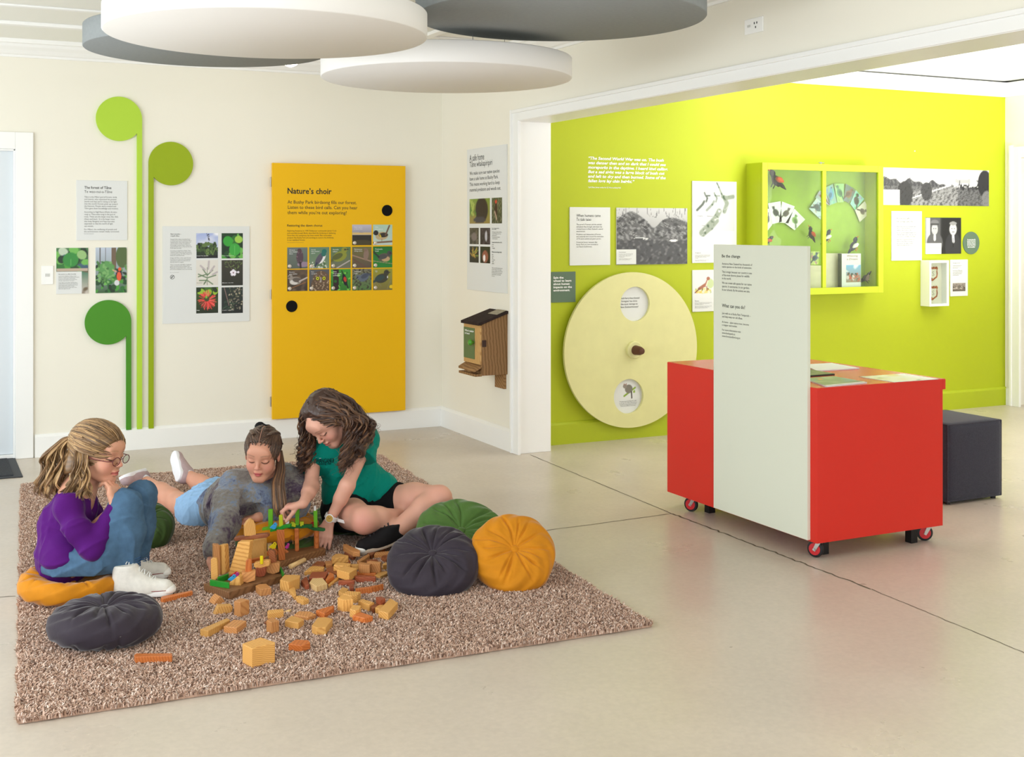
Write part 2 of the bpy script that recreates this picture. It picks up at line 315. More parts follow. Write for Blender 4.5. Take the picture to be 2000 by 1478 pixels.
# small ceiling spotlight behind the grey disc
sp = J(567, 127, 7.55); t = empty('ceiling_spotlight', sp, 'small lit spotlight on the ceiling behind the grey disc', 'spotlight')
sp = np.array(sp); MB().lathe(sp+UP*.012, (0, 0, 1), [(.03, 0), (.034, .004), (.034, .05), (.012, .06), (.012, ZC-sp[2]-.012)], 24).build('lamp_housing', WHITE, t)
autosmooth(MB().lathe(sp+UP*-.012, (0, 0, 1), [(.008, 0), (.03, .008), (.043, .016), (.045, .024), (.03, .026)], 24).build('lamp_lens', mat('lamp_glow', (255, 250, 235), emit=6), t))
l = bpy.data.lights.new('spot_glow', 'POINT'); l.energy = 3; l.shadow_soft_size = .05; l.color = (1, .95, .85); o = bpy.data.objects.new('spot_glow', l); COL.objects.link(o); o.location = tuple(sp+UP*-.05+np.array([0, -.03, 0]))
# ---------------------------------------------------------------- switches and sockets
def plate(name, W, r, label, cat, parts):
    s0, z1, s1, z0 = r; c = W.P((s0+s1)/2, (z0+z1)/2, 0); t = empty(name, c, label, cat)
    slabobj('face_plate', W, s0, z0, s1, z1, 0, .009, WHITE, t, .002)
    for (n, a, b, c_, d, m) in parts: slabobj(n, W, s0+(s1-s0)*a, z0+(z1-z0)*b, s0+(s1-s0)*c_, z0+(z1-z0)*d, .009, .012, m, t, .0007)
    return t
GRYP = mat('plate_grey', (205, 205, 200), .4, .4); SLOT = mat('slot_dark', (70, 70, 70), .5, .3)
plate('light_switch', WB, rect_px(WB, 81, 519, 104, 555), 'white light switch plate on the cream wall beside the door', 'switch', [('rocker', .3, .42, .68, .58, GRYP)])
rr = rect_px(WS, 1457, 37, 1492, 66); a = WS.px(1457, 69); b = WS.px(1492, 61.5); s0, s1 = a[0], b[0]; z1 = WS.px(1457, 40)[1]; z0 = a[1]
t = plate('wall_socket', WS, (s0, z1, s1, z0), 'white wall socket high up above the lintel', 'socket', [('rocker', .18, .45, .34, .6, GRYP)])
for q, (a, b, c_, d) in enumerate([(.54, .58, .58, .72), (.68, .58, .72, .72), (.61, .3, .65, .44)]): slabobj('socket_slot', WS, s0+(s1-s0)*a, z0+(z1-z0)*b, s0+(s1-s0)*c_, z0+(z1-z0)*d, .009, .0105, SLOT, t)
# ================================================================ wall signs, room one
def board(name, W, r, th, m, label, cat='sign', group=None, bevel=.001, d0=0):
    s0, z1, s1, z0 = r; t = empty(name, W.P((s0+s1)/2, z0, 0), label, cat, group)
    slabobj('board', W, s0, z0, s1, z1, d0, d0+th, m, t, bevel); return t
def Z(W, ox, oy, k):       # text helper in crop pixels
    def f(body, x0, y0, x1, y1, d, m, parent, **kw): return text_px('text', W, body, ox+x0/k, oy+y0/k, ox+x1/k, oy+y1/k, d, m, parent, **kw)
    return f
def RZ(W, ox, oy, k):
    def f(x0, y0, x1, y1): return rect_px(W, ox+x0/k, oy+y0/k, ox+x1/k, oy+y1/k)
    return f
def blob(P, n, seed, cols, r=(.04, .12), box=(0, 0, 1, 1)):
    q = np.random.default_rng(seed)
    for i in range(n): P.ell(q.uniform(box[0], box[2]), q.uniform(box[1], box[3]), q.uniform(*r), q.uniform(*r), cols[q.integers(len(cols))], q.uniform(0, 3))
    return P
def streaks(P, n, seed, cols, w=.012, box=(0, 0, 1, 1), L=.25, ang=(0, 3.1)):
    q = np.random.default_rng(seed)
    for i in range(n):
        x, y, a = q.uniform(box[0], box[2]), q.uniform(box[1], box[3]), q.uniform(*ang); l = L*q.uniform(.4, 1)
        P.line(x, y, x+math.cos(a)*l, y+math.sin(a)*l, w, cols[q.integers(len(cols))])
    return P
G1 = [(40, 110, 40), (70, 150, 50), (25, 70, 30), (110, 180, 80), (15, 45, 20)]
def p_leaf(u, v, a): P = Paint(u, v, a).bg((70, 120, 70), (30, 70, 40)); blob(P, 26, 3, G1+[(190, 205, 180), (60, 90, 110)], (.08, .2)); P.ell(.45, .5, .24, .3, (45, 135, 50), .3); P.ell(.8, .7, .14, .2, (150, 190, 120), .8); P.rect(0, 0, 1, .14, (190, 170, 150)); P.line(.45, .25, .47, .75, .01, (90, 170, 80)); return P.c
def p_leaf2(u, v, a): P = Paint(u, v, a).bg((60, 120, 90), (200, 190, 180)); P.noise(9, 2, .1, (110, 95, 70)); return P.c
def p_worker(u, v, a):
    P = Paint(u, v, a).bg((190, 200, 215), (50, 90, 40)); P.rect(.5, .5, .66, 1, (110, 90, 70)); P.rect(.12, .6, .16, 1, (90, 85, 80)); P.rect(.3, .65, .33, 1, (90, 85, 80)); P.ell(.85, .8, .2, .25, (80, 100, 50))
    blob(P, 60, 5, G1+[(90, 140, 70)], (.03, .09), (0, 0, 1, .62)); P.ell(.35, .5, .25, .2, (90, 150, 80)); blob(P, 30, 8, [(120, 170, 100), (70, 120, 60)], (.02, .05), (.05, .2, .6, .68))
    P.ell(.75, .4, .1, .13, (30, 30, 40)); P.ell(.75, .36, .07, .1, (225, 90, 50)); P.ell(.77, .52, .05, .04, (225, 90, 40)); P.line(.68, .46, .55, .5, .012, (220, 160, 130)); P.ell(.68, .22, .08, .06, (215, 215, 220)); return P.c
# board: the forest of Tane
z = Z(WB, 0, 150, 3.604); R = RZ(WB, 0, 150, 3.604)
t = board('forest_of_tane_board', WB, R(537, 727, 896, 1149), .006, PAPER, 'white text board headed The forest of Tāne, above two photos')
z('The forest of Tāne', 593, 768, 783, 788, .0065, INK, t, bold=.015); z('Te wao-nui-a-Tāne', 593, 797, 789, 816, .0065, INK, t)
z('Tāne is the Māori god of forests, birds\nand insects, who separated his parents\n(earth and sky) and in doing so let light\ninto the world. Forests grew up toward\nthe heavens. People were created and\nTāne gave them knowledge and wisdom.', 593, 839, 832, 934, .0065, INKL, t)
z('According to Ngā Rauru Kītahi, Ai-toko-\nrangi or Tāne-toko-rangi is the god of\ntrees. These are the larger trees like rātā,\ntōtara and kauri.  It is the larger trees\nthat keep Ranginui and Papa-tua-nuku\nseparated so that the world of light\ncan remain.', 592, 945, 832, 1055, .0065, INKL, t)
z('For Māori, the wellbeing of people and\nthe environment remain vitally connected.', 591, 1068, 839, 1097, .0065, INKL, t)
z('Bushy Park Tarapuruhi', 591, 1102, 658, 1108, .0065, INKL, t)
R = RZ(WB, 60, 460, 3.52); z = Z(WB, 60, 460, 3.52)
t = board('photo_board', WB, R(175, 85, 394, 397), .006, PAPER, 'photo board of heart-shaped green leaves with white caption, nearest the light switch')
r = R(175, 85, 394, 245); pic('photo', WB, r[0], r[3], r[2], r[1], .0066, p_leaf, t); r = R(350, 245, 394, 397); pic('photo', WB, r[0], r[3], r[2], r[1], .0066, p_leaf2, t, 14)
z('New superfood uses Māori knowledge', 190, 262, 311, 270, .0065, INK, t, bold=.01)
z('Local business Kākāriki is taking our bush\nmedicine to people with its superfood smoothies\nmade from native leaves. These include\nkawakawa leaves gathered from Bushy Park\nand other native forests in the region.', 190, 276, 333, 315, .0065, INKL, t)
z('Using Indigenous knowledge, Kākāriki tells us\nwe can eat with the land to create healthy food\nand the leaves provide. Kākāriki works closely\nwith the Bushy Park sanctuary manager,\ngathering fresh plants at specific times of the\nseasons throughout the year.', 190, 321, 323, 370, .0065, INKL, t)
t = board('photo_board', WB, R(445, 82, 659, 391), .006, PAPER, 'forest photo board with a worker in an orange vest among green bushes')
r = R(445, 82, 659, 391); pic('photo', WB, r[0], r[3], r[2], r[1], .0066, p_worker, t, 60)
# three green fern-shoot shapes
def frond(cx, cz, r, side, zb, rgb, label):
    w = .033; mt = mat('frond_%d_%d_%d' % rgb, rgb, .45, .3); e = cx+side*r; inn = e-side*w
    pts = [(e, zb), (e, cz)]
    a_end = math.acos((inn-cx)*side/r)    # angle from the side direction, below the centre
    for q in np.linspace(0, 2*math.pi-a_end, 72)[1:]: pts.append((cx+side*r*math.cos(q), cz+r*math.sin(q)))
    pts.append((inn, zb))
    o = MB().prism([WB.P(a, b, .0) for a, b in pts], WB.n*.02).build('frond_shape', mt); return tag(o, label, 'wall decoration', 'green unfurling frond shapes on the cream wall')
frond(1.206, 2.219, .148, 1, WB.px(270, 837)[1], (178, 214, 62), 'tallest light green round-headed frond shape, between the other two stems')
frond(1.545, 1.928, .148, -1, WB.px(291, 836)[1], (150, 172, 8), 'olive green round-headed frond shape with the disc on the right')
frond(1.136, .862, .148, 1, WB.px(250, 838.5)[1], (72, 142, 32), 'shortest dark green frond shape, its disc below the leaf photos')
# plant remedies board
def p_flax(u, v, a): P = Paint(u, v, a).bg((165, 180, 225), (225, 230, 240)); P.noise(6, 4, 0, (245, 245, 250), 2); P.rect(0, 0, 1, .45, (35, 50, 30)); blob(P, 40, 3, [(60, 85, 40), (90, 115, 60), (25, 35, 25)], (.04, .1), (0, .25, 1, .6)); P.rect(0, 0, 1, .12, (15, 18, 18)); streaks(P, 16, 4, [(110, 140, 70)], .01, (.3, .08, .8, .2), .3, (.9, 2.2)); P.line(.47, 1, .6, .7, .01, (50, 50, 60)); blob(P, 8, 6, [(50, 45, 60)], (.02, .03), (.5, .72, .62, .95)); return P.c
def p_kawa(u, v, a): P = Paint(u, v, a).bg((20, 60, 25), (10, 35, 15)); blob(P, 20, 9, G1, (.08, .16)); P.ell(.3, .68, .22, .2, (50, 160, 50), .4); P.ell(.62, .35, .26, .24, (60, 165, 60)); P.ell(.8, .75, .18, .14, (160, 205, 80), -.3); P.line(.62, .5, .62, .15, .008, (110, 200, 100)); return P.c
def p_koro(u, v, a):
    P = Paint(u, v, a).bg((226, 222, 214), (222, 218, 208)); P.line(.5, .02, .5, .7, .012, (90, 110, 70))
    for x0, y0, x1, y1 in [(.5, .3, .1, .45), (.5, .3, .9, .4), (.5, .2, .15, .2), (.5, .2, .75, .05), (.5, .4, .3, .65), (.5, .4, .75, .6), (.5, .25, .35, .05), (.5, .45, .1, .35)]: P.line(x0, y0, x1, y1, .028, (105, 130, 95))
    for x0, y0, x1, y1 in [(.55, .65, .58, .95), (.4, .62, .2, .78), (.65, .55, .82, .75), (.75, .42, .95, .52)]: P.line(x0, y0, x1, y1, .045, (190, 180, 182))
    return P.c
def p_manuka(u, v, a):
    P = Paint(u, v, a).bg((58, 56, 42), (38, 38, 28)); P.line(.25, .95, .55, .55, .01, (120, 110, 80)); streaks(P, 26, 5, [(110, 130, 70), (90, 110, 60)], .014, (.15, .6, .9, .95), .12); 
    for k in range(5): P.ell(.55+.09*math.cos(k*1.257+.3), .5+.08*math.sin(k*1.257+.3), .065, .055, (240, 235, 245))
    P.ell(.55, .5, .03, .025, (120, 60, 70)); P.ell(.78, .52, .06, .04, (230, 225, 235)); return P.c
def p_rata(u, v, a):
    P = Paint(u, v, a).bg((60, 90, 30), (25, 35, 18)); blob(P, 16, 6, [(150, 190, 50), (70, 110, 40), (30, 50, 20)], (.07, .14), (0, .7, 1, 1)); q = np.random.default_rng(4)
    for i in range(90):
        an = q.uniform(0, 6.28); L = q.uniform(.28, .44); P.line(.5, .5, .5+math.cos(an)*L, .5+math.sin(an)*L*.9, .012, [(225, 60, 55), (205, 40, 45), (240, 110, 95)][i % 3])
    P.ell(.48, .55, .12, .1, (70, 70, 30)); P.ell(.46, .62, .05, .05, (130, 190, 60)); return P.c
def p_cabb(u, v, a): P = Paint(u, v, a).bg((40, 50, 45), (20, 26, 24)); streaks(P, 22, 3, [(60, 85, 65), (35, 55, 45)], .012, (0, .1, .4, .5), .35, (-.6, .6)); P.line(.12, 1, .35, .3, .014, (150, 120, 115)); blob(P, 60, 8, [(175, 165, 140), (120, 110, 95), (90, 95, 70)], (.015, .04), (.35, .1, 1, 1)); return P.c
R = RZ(WB, 300, 430, 7.04); z = Z(WB, 300, 430, 7.04)
t = board('plant_remedies_board', WB, R(122, 82, 1318, 1385), .006, PAPER, 'large white board with six plant photos in two columns')
z('Plant remedies –\nrongoā rākau', 230, 182, 378, 228, .0066, INK, t, bold=.01)
z('Rongoā rākau (plant remedies) form\nan integral part of the traditional Māori\nhealing system. Many native plants are\nused to treat a variety of conditions.\nKnowledge is passed down. Plants are\nprepared with care, as they can be toxic\nif not used correctly.', 228, 254, 526, 396, .0066, INKL, t)
z('According to Ngā Rauru Kītahi, Tāne\ncombines with Rongo the god of peace\nto become Rongo-mā-Tāne, the god of\nbirds and cultivated foods.', 227, 414, 522, 492, .0066, INKL, t)
z('Rongo-mā-Tāne is also a god of trees,\nbut these are trees such as kawakawa\nand karamū, which are food and can\nalso be used for rongoā.', 226, 511, 515, 588, .0066, INKL, t)
z('These commonly used Māori medicinal\nplants can all be found at Bushy Park.\nPlease do not pick them here – they are\npart of the ecosystem we are protecting.', 225, 606, 526, 686, .0066, INKL, t)
z('Do not pick plants', 226, 716, 348, 724, .0066, INKL, t)
c = WB.px(300+255/7.04, 430+781/7.04); rr_ = .0146
o = autosmooth(MB().lathe(WB.P(c[0], c[1], .006), WB.n, [(rr_*.82, 0), (rr_*.82, .0008), (rr_, .0008), (rr_, 0)], 32).build('no_picking_symbol', INK, t)); 
MB().lathe(WB.P(c[0], c[1], .006), WB.n, [(rr_*.8, 0), (rr_*.8, .0009)], 32).build('symbol_ground', PAPER, t)
mb = MB(); mb.prism([WB.P(c[0]+a, c[1]+b, .007) for a, b in [(-.011, -.010), (-.009, -.012), (.011, .010), (.009, .012)]], WB.n*.0005); mb.prism([WB.P(c[0]+a, c[1]+b, .007) for a, b in [(-.008, .0), (-.002, .005), (.002, .001), (-.003, -.004)]], WB.n*.0005); mb.build('symbol_slash', INK, t)
CAPW = mat('caption_white', (240, 240, 240), .6, .2)
names = [('Harakeke / New Zealand flax', p_flax, 0, 0), ('Kawakawa / Māori pepper tree', p_kawa, 1, 0), ('Koromiko / Hebe', p_koro, 0, 1), ('Mānuka / tea tree', p_manuka, 1, 1), ('Rātā', p_rata, 0, 2), ('Tī kōuka / cabbage tree', p_cabb, 1, 2)]
XS = [(583, 884), (932, 1224)]; YS = [(178, 523), (549, 893), (923, 1272)]
for nm, fn, i, j in names:
    r = R(XS[i][0], YS[j][0], XS[i][1], YS[j][1]); o = pic('photo', WB, r[0], r[3], r[2], r[1], .0066, fn, t, 44)
    w_ = min(160, 9*len(nm)); cm = INKL if j == 1 and i == 0 else CAPW
    text_px('caption', WB, nm, 300+(XS[i][0]+8)/7.04, 430+(YS[j][1]-38)/7.04, 300+(XS[i][0]+8+w_)/7.04, 430+(YS[j][1]-28)/7.04, .0072, cm, t, bold=.01)
# ---------------------------------------------------------------- the yellow door board
WY = Wall((0, 8.36, 0), (1, 0, 0), (0, -1, 0), (math.pi/2, 0, 0)); YEL = mat('board_yellow', (240, 186, 0), .5, .3)
R = RZ(WY, 510, 300, 4.928); z = Z(WY, 510, 300, 4.928)
r = list(R(110, 88, 1393, 200)); r[1] = (WY.px(532, 318)[1]+WY.px(792, 324)[1])/2; r[3] = (WY.px(531, 819)[1]+WY.px(791, 801)[1])/2; r[0] = WY.px(532, 500)[0]; r[2] = WY.px(792, 500)[0]
t = empty('yellow_display_panel', WY.P((r[0]+r[2])/2, r[3], 0), "tall yellow panel headed Nature's choir with bird photos and two speakers", 'display panel')
slabobj('board', WY, r[0], r[3], r[2], r[1], -.022, 0, YEL, t, .0015); slabobj('backing_box', WY, r[0]+.012, r[3]+.012, r[2]-.012, r[1]-.012, -.06, -.023, YEL, t)
HINGE = mat('hinge_steel', (170, 170, 165), .3, .5, metal=.9)
for y in (355, 575, 785):
    q = WY.px(532, y); MB().cyl(WY.P(q[0]-.006, q[1]-.035, -.022), WY.P(q[0]-.006, q[1]+.035, -.022), .005, 12).build('hinge', HINGE, t)
z('Nature’s choir', 254, 328, 679, 386, .0005, INK, t, bold=.02)
z('At Bushy Park birdsong fills our forest.\nListen to these bird calls. Can you hear\nthem while you’re out exploring?', 254, 448, 927, 592, .0005, INK, t, bold=.005)
z('Restoring the dawn chorus', 251, 680, 589, 708, .0005, INK, t, bold=.015)
z('Exploring Aotearoa in 1769, Endeavour commander James Cook\nand naturalist Joseph Banks described the birdsong as deafening.\nSince then this symphony has been muted. But restoration\nprojects like Bushy Park are working to restore the birdsong\nin our mainland forests.', 251, 735, 725, 838, .0005, INK, t)
z('Photos provided by local birdwatchers', 251, 852, 408, 858, .0005, INKL, t)
SPK = mat('speaker_black', (26, 26, 26), .9, .1, bump=.6, bscale=700)
for px, py, k in ((756, 411, 0), (569.7, 598, 1)):
    q = WY.px(px, py); s_ = autosmooth(MB().lathe(WY.P(q[0], q[1], 0), WY.n, [(.041, 0), (.041, .003), (.038, .006), (.02, .007), (.001, .0075)], 48).build('speaker_cover', SPK, t), 30)
def bird(P, cx, cy, s, body, wing, flip=1, tilt=.0, tail=1, beak=(60, 55, 50), head=None, belly=None):
    f = flip; ct, st = math.cos(tilt), math.sin(tilt)
    def T(x, y): return cx+f*(x*ct-y*st)*s, cy+(x*st+y*ct)*s
    x, y = T(-.35, -.02); x2, y2 = T(-.9, -.12); P.line(x, y, x2, y2, .055*s*1.6, wing) if tail else None
    x, y = T(0, 0); P.ell(x, y, .42*s, .26*s, body, f*tilt)
    if belly: x, y = T(.1, -.1); P.ell(x, y, .28*s, .16*s, belly, f*tilt)
    x, y = T(-.12, .05); P.ell(x, y, .32*s, .15*s, wing, f*(tilt+.05))
    x, y = T(.38, .24); P.ell(x, y, .17*s, .16*s, head or body); x2, y2 = T(.62, .2); P.line(x, y, x2, y2, .03*s, beak)
    x, y = T(.43, .27); P.ell(x, y, .03*s, .03*s, (15, 15, 15)); return P
def leg(P, x, y, l): P.line(x, y, x+.01, y-l, .012, (120, 90, 60)); return P
def b1(u, v, a): P = Paint(u, v, a).bg((195, 190, 205), (40, 36, 24)); P.rect(0, .5, 1, .62, (215, 185, 120)); P.noise(6, 2, .1, (130, 130, 150), 3, where=(v > .6)); P.rect(0, 0, 1, .5, (42, 36, 24)); P.ell(.5, .1, .6, .15, (70, 60, 30)); return P.c
def b2(u, v, a): P = Paint(u, v, a).bg((175, 205, 185), (190, 205, 200)); P.line(0, .12, 1, .18, .05, (120, 85, 60)); bird(P, .45, .45, .75, (190, 170, 130), (50, 45, 40), -1, -.1, 0, head=(25, 25, 28)); P.line(.65, .5, .85, .95, .05, (110, 80, 60)); P.line(.35, .5, .4, .4, .04, (220, 190, 40)); leg(P, .45, .3, .15); return P.c
def b3(u, v, a): P = Paint(u, v, a).bg((110, 120, 112), (90, 100, 90)); P.ell(.8, .2, .3, .12, (150, 130, 150)); P.ell(.62, .55, .17, .32, (85, 65, 75)); P.ell(.6, .85, .1, .1, (90, 65, 70)); P.line(.64, .3, .66, .05, .06, (60, 45, 50)); P.noise(30, 2, .2, (130, 105, 115), 2, where=(np.hypot((u-.62)/.17, (v-.55)/.3) < 1)); return P.c
def b4(u, v, a): P = Paint(u, v, a).bg((100, 130, 105), (120, 140, 110)); blob(P, 30, 3, [(210, 215, 200), (80, 110, 70)], (.03, .07), (0, 0, .9, .3)); P.ell(.62, .5, .16, .3, (235, 235, 235), -.5); P.ell(.5, .45, .13, .33, (90, 85, 100), -.55); P.ell(.75, .8, .12, .11, (30, 110, 100)); P.ell(.72, .68, .12, .12, (40, 110, 100)); P.line(.38, .25, .3, .08, .05, (50, 60, 80)); return P.c
def b5(u, v, a): P = Paint(u, v, a).bg((90, 120, 70), (110, 110, 95)); P.line(.3, 0, .95, .35, .035, (185, 175, 170)); bird(P, .45, .55, .85, (140, 145, 50), (90, 95, 45), 1, .35, 1); return P.c
def b6(u, v, a): P = Paint(u, v, a).bg((115, 110, 60), (90, 75, 65)); P.line(0, .6, 1, .3, .035, (160, 130, 110)); P.line(.0, .45, .7, .02, .06, (100, 75, 60)); P.ell(.72, .62, .13, .27, (140, 115, 100), -.1); P.ell(.68, .85, .09, .08, (130, 105, 90)); return P.c
def b7(u, v, a): P = Paint(u, v, a).bg((30, 110, 40), (40, 130, 50)); P.line(0, .32, 1, .18, .02, (150, 140, 110)); bird(P, .58, .48, .75, (95, 85, 75), (75, 75, 75), 1, .05, 0, belly=(190, 160, 120), head=(70, 70, 72)); P.line(.3, .5, .02, .75, .05, (40, 45, 45)); return P.c
def b8(u, v, a): P = Paint(u, v, a).bg((85, 70, 55), (60, 48, 38)); P.noise(10, 4, .0, (110, 90, 70), 2); P.line(.1, .1, .9, .4, .02, (150, 100, 60)); bird(P, .4, .48, .7, (150, 140, 130), (95, 85, 78), -1, .05, 0, belly=(215, 210, 205)); P.line(.6, .45, .98, .62, .04, (190, 180, 175)); return P.c
def b9(u, v, a):
    P = Paint(u, v, a).bg((90, 90, 92), (80, 78, 80)); P.ell(.55, .2, .45, .5, (95, 75, 55)); P.ell(.58, .6, .38, .32, (105, 82, 62)); P.noise(40, 3, .15, (190, 165, 135), 3, where=(np.hypot((u-.56)/.42, (v-.3)/.6) < 1))
    for x in (.42, .74): P.ell(x, .58, .1, .1, (60, 50, 40)); P.ell(x, .58, .075, .075, (215, 215, 20)); P.ell(x, .58, .035, .035, (10, 10, 10))
    P.line(.58, .6, .58, .42, .035, (170, 165, 160)); return P.c
def b10(u, v, a): P = Paint(u, v, a).bg((60, 150, 50), (50, 120, 40)); P.rect(.12, 0, .4, 1, (45, 30, 30)); blob(P, 18, 5, [(120, 200, 70), (40, 100, 40)], (.03, .07)); P.ell(.7, .5, .11, .28, (20, 22, 28), .25); P.ell(.72, .52, .07, .12, (190, 60, 40), .25); P.line(.62, .75, .55, .92, .03, (15, 15, 15)); P.line(.8, .3, .88, .1, .04, (20, 20, 25)); return P.c
def b11(u, v, a): P = Paint(u, v, a).bg((120, 115, 95), (80, 120, 60)); P.noise(24, 4, .0, (60, 55, 45), 3); bird(P, .6, .6, .65, (95, 105, 120), (70, 78, 95), -1, -.5, 1); return P.c
def b12(u, v, a): P = Paint(u, v, a).bg((150, 150, 50), (120, 110, 60)); streaks(P, 8, 3, [(140, 130, 100)], .01, (0, 0, 1, .3), .6); P.ell(.95, .15, .1, .08, (235, 200, 30)); bird(P, .45, .55, .8, (60, 60, 50), (50, 70, 70), 1, .25, 1); P.ell(.75, .6, .03, .05, (240, 240, 240)); return P.c
XC = [(251, 446), (462, 655), (670, 861), (876, 1062), (1077, 1262)]; YR = [(683, 880), (898, 1100), (1112, 1315)]
GR = [(3, 0, b1, 'Dawn chorus\nat Bushy Park'), (4, 0, b2, 'Hihi\nstitchbird'), (0, 1, b3, 'Kārearea\nNew Zealand\nfalcon'), (1, 1, b4, 'Kererū\nNew Zealand\npigeon'), (2, 1, b5, 'Korimako\nbellbird'), (3, 1, b6, 'Pīpīwharauroa\nshining cuckoo'), (4, 1, b7, 'Pīwakawaka\nfantail'),
      (0, 2, b8, 'Riroriro\ngrey warbler'), (1, 2, b9, 'Ruru\nmorepork'), (2, 2, b10, 'Tīeke\nsouth island\nsaddleback'), (3, 2, b11, 'Toutouwai\nrobin'), (4, 2, b12, 'Tūī')]
BUT = mat('button_steel', (215, 205, 190), .3, .5, metal=.6)
for i, j, fn, cap in GR:
    sh = [0, 1, -1, -3, -5][i]*1.3; x0, x1 = XC[i]; y0, y1 = YR[j]
    if j: y0 += 3*(2-i)*.8; y1 += 3*(2-i)*.8
    r = R(x0, y0, x1, y1); pic('bird_photo', WY, r[0], r[3], r[2], r[1], .001, fn, t, 46)
    nl = cap.count('\n')+1; text_px('caption', WY, cap, 510+(x0+20)/4.928, 300+(y0+18)/4.928, 510+(x0+20+min(78, 7*max(map(len, cap.split(chr(10))))))/4.928, 300+(y0+18+16*nl)/4.928, .0016, CAPW, t)
    q = WY.px(510+(x0+23)/4.928, 300+(y1-22)/4.928); autosmooth(MB().lathe(WY.P(q[0], q[1], .001), WY.n, [(.013, 0), (.013, .003), (.008, .005), (.001, .0055)], 20).build('push_button', BUT, t), 30)
# ---------------------------------------------------------------- a safe home board
s0 = WS.px(913.7, 400)[0]; s1 = WS.px(991.3, 400)[0]; z1 = WS.px(913.7, 292.5)[1]; z0 = WS.px(913.7, 564.8)[1]
t = board('safe_home_board', WS, (s0, z1, s1, z0), .006, PAPER, 'tall white board headed A safe home above the wooden nest box')
HT = z1-z0; WD = s1-s0
def ST(body, a, b, c_, d, m, **k): text('text', WS, body, s0+WD*a, z1-HT*b, WD*(c_-a), HT*(d-b), .0066, m, t, **k)
ST('A safe home', .07, .04, .45, .085, INK); ST('Tāne whakapiripiri', .07, .087, .65, .14, INK)
ST('We make sure our native species\nhave a safe home at Bushy Park.\nThis means working hard to keep\nmammal predators and weeds out.', .07, .16, .86, .31, INK)
def SP(a, b, c_, d, fn, n=34): pic('photo', WS, s0+WD*a, z1-HT*d, s0+WD*c_, z1-HT*b, .0066, fn, t, n)
def q1(u, v, a): P = Paint(u, v, a).bg((120, 150, 60), (150, 130, 70)); P.ell(.6, .55, .3, .5, (28, 24, 30)); P.ell(.5, .15, .3, .12, (60, 60, 70)); blob(P, 10, 3, [(90, 130, 50), (170, 190, 90)], (.05, .1), (0, .3, .3, 1)); return P.c
def q2(u, v, a): P = Paint(u, v, a).bg((60, 80, 50), (50, 60, 45)); P.noise(22, 4, 0, (120, 125, 100), 3); P.ell(.42, .55, .14, .3, (45, 30, 35)); P.ell(.42, .85, .1, .07, (200, 60, 50)); P.line(.3, .45, .5, .15, .04, (200, 170, 150)); return P.c
def q3(u, v, a): P = Paint(u, v, a).bg((70, 65, 50), (50, 50, 40)); P.noise(20, 5, 0, (110, 105, 90), 3); P.ell(.5, .45, .3, .25, (120, 110, 108)); return P.c
def q4(u, v, a): P = Paint(u, v, a).bg((50, 45, 50), (25, 22, 26)); P.noise(14, 6, .1, (80, 70, 80), 3); P.ell(.6, .5, .12, .3, (190, 190, 200)); return P.c
def q5(u, v, a): P = Paint(u, v, a).bg((30, 40, 25), (15, 20, 14)); streaks(P, 12, 3, [(190, 150, 60), (120, 140, 60)], .05, (.3, .3, .7, .7), .4); return P.c
def q6(u, v, a): P = Paint(u, v, a).bg((30, 45, 25), (15, 20, 14)); P.ell(.5, .4, .3, .35, (150, 90, 70)); P.ell(.4, .3, .12, .2, (240, 235, 235)); return P.c
SP(.07, .355, .595, .53, q1); SP(.64, .355, .89, .53, q2, 24); SP(.07, .56, .31, .675, q3, 22); SP(.35, .56, .6, .675, q4, 22); SP(.07, .69, .31, .805, q5, 22); SP(.35, .69, .6, .805, q6, 22)
ST('We do things like this\npest proofing', .64, .56, .82, .575, INK, bold=.02)
ST('• maintaining our predator-proof fence\n• trapping and baiting to remove any\n  pests that sneak in\n• removing weeds that threaten\n  our native ecosystem.', .64, .585, .88, .64, INKL)
ST('Trapped inside Bushy Park in 2021:', .64, .655, .89, .665, INK, bold=.02); ST('• 36 rats\n• 6 mice\n• 4 hedgehogs', .64, .67, .72, .705, INKL)
ST('What else are we doing to help?', .64, .72, .88, .732, INK, bold=.02); ST('• kiwi\n• tīeke\n• hihi\n• toutouwai\n• kākā\n• pāteke', .64, .737, .72, .81, INKL)
ST('There are two kinds of pests. Some eat\nand others damage. You can help by\njoining our volunteers who work in the\nforest each week to check tracks and\ntraps and keep our sanctuary safe\nfrom pests.', .64, .83, .9, .895, INKL)
# ---------------------------------------------------------------- nest box on the side wall
NW = wood('nest_wood', (158, 120, 78), (128, 92, 56), 5, .7, 3); NWL = wood('nest_front_wood', (214, 172, 112), (190, 145, 88), 5, .6, 3); NR = mat('roof_felt', (58, 46, 42), .9, .15, noise=.3, nscale=30, bump=.8, bscale=200)
yn = xp(991.5, 700, 3.55)[1]; zt = lambda px, py, X: xp(px, py, X)[2]
xo = 3.55-.19; yf = yn+.27
t = empty('nest_box', (3.45, (yn+yf)/2, 0.7), 'small wooden nest box with dark sloping roof and green label mounted on the side wall', 'nest box')
def zat(px, py, X, Y): D = np.dot(np.array([X, Y, 0]), FW); return CH+(HY-py)/F*D
zb = zat(992, 731, 3.55, yn); ztw = zat(992, 612, 3.55, yn); ztf = zat(946, 634, xo, yn)
MB().prism([(3.55, yn, zb), (xo, yn, zb), (xo, yn, ztf), (3.55, yn, ztw)], (0, yf-yn, 0)).build('box_body', NW, t, bevel=.002)
MB().prism([(3.55, yn-.012, ztw), (xo-.03, yn-.012, ztf-.006), (xo-.03, yn-.012, ztf+.012), (3.55, yn-.012, ztw+.018)], (0, yf-yn+.024, 0)).build('roof', NR, t, bevel=.002)
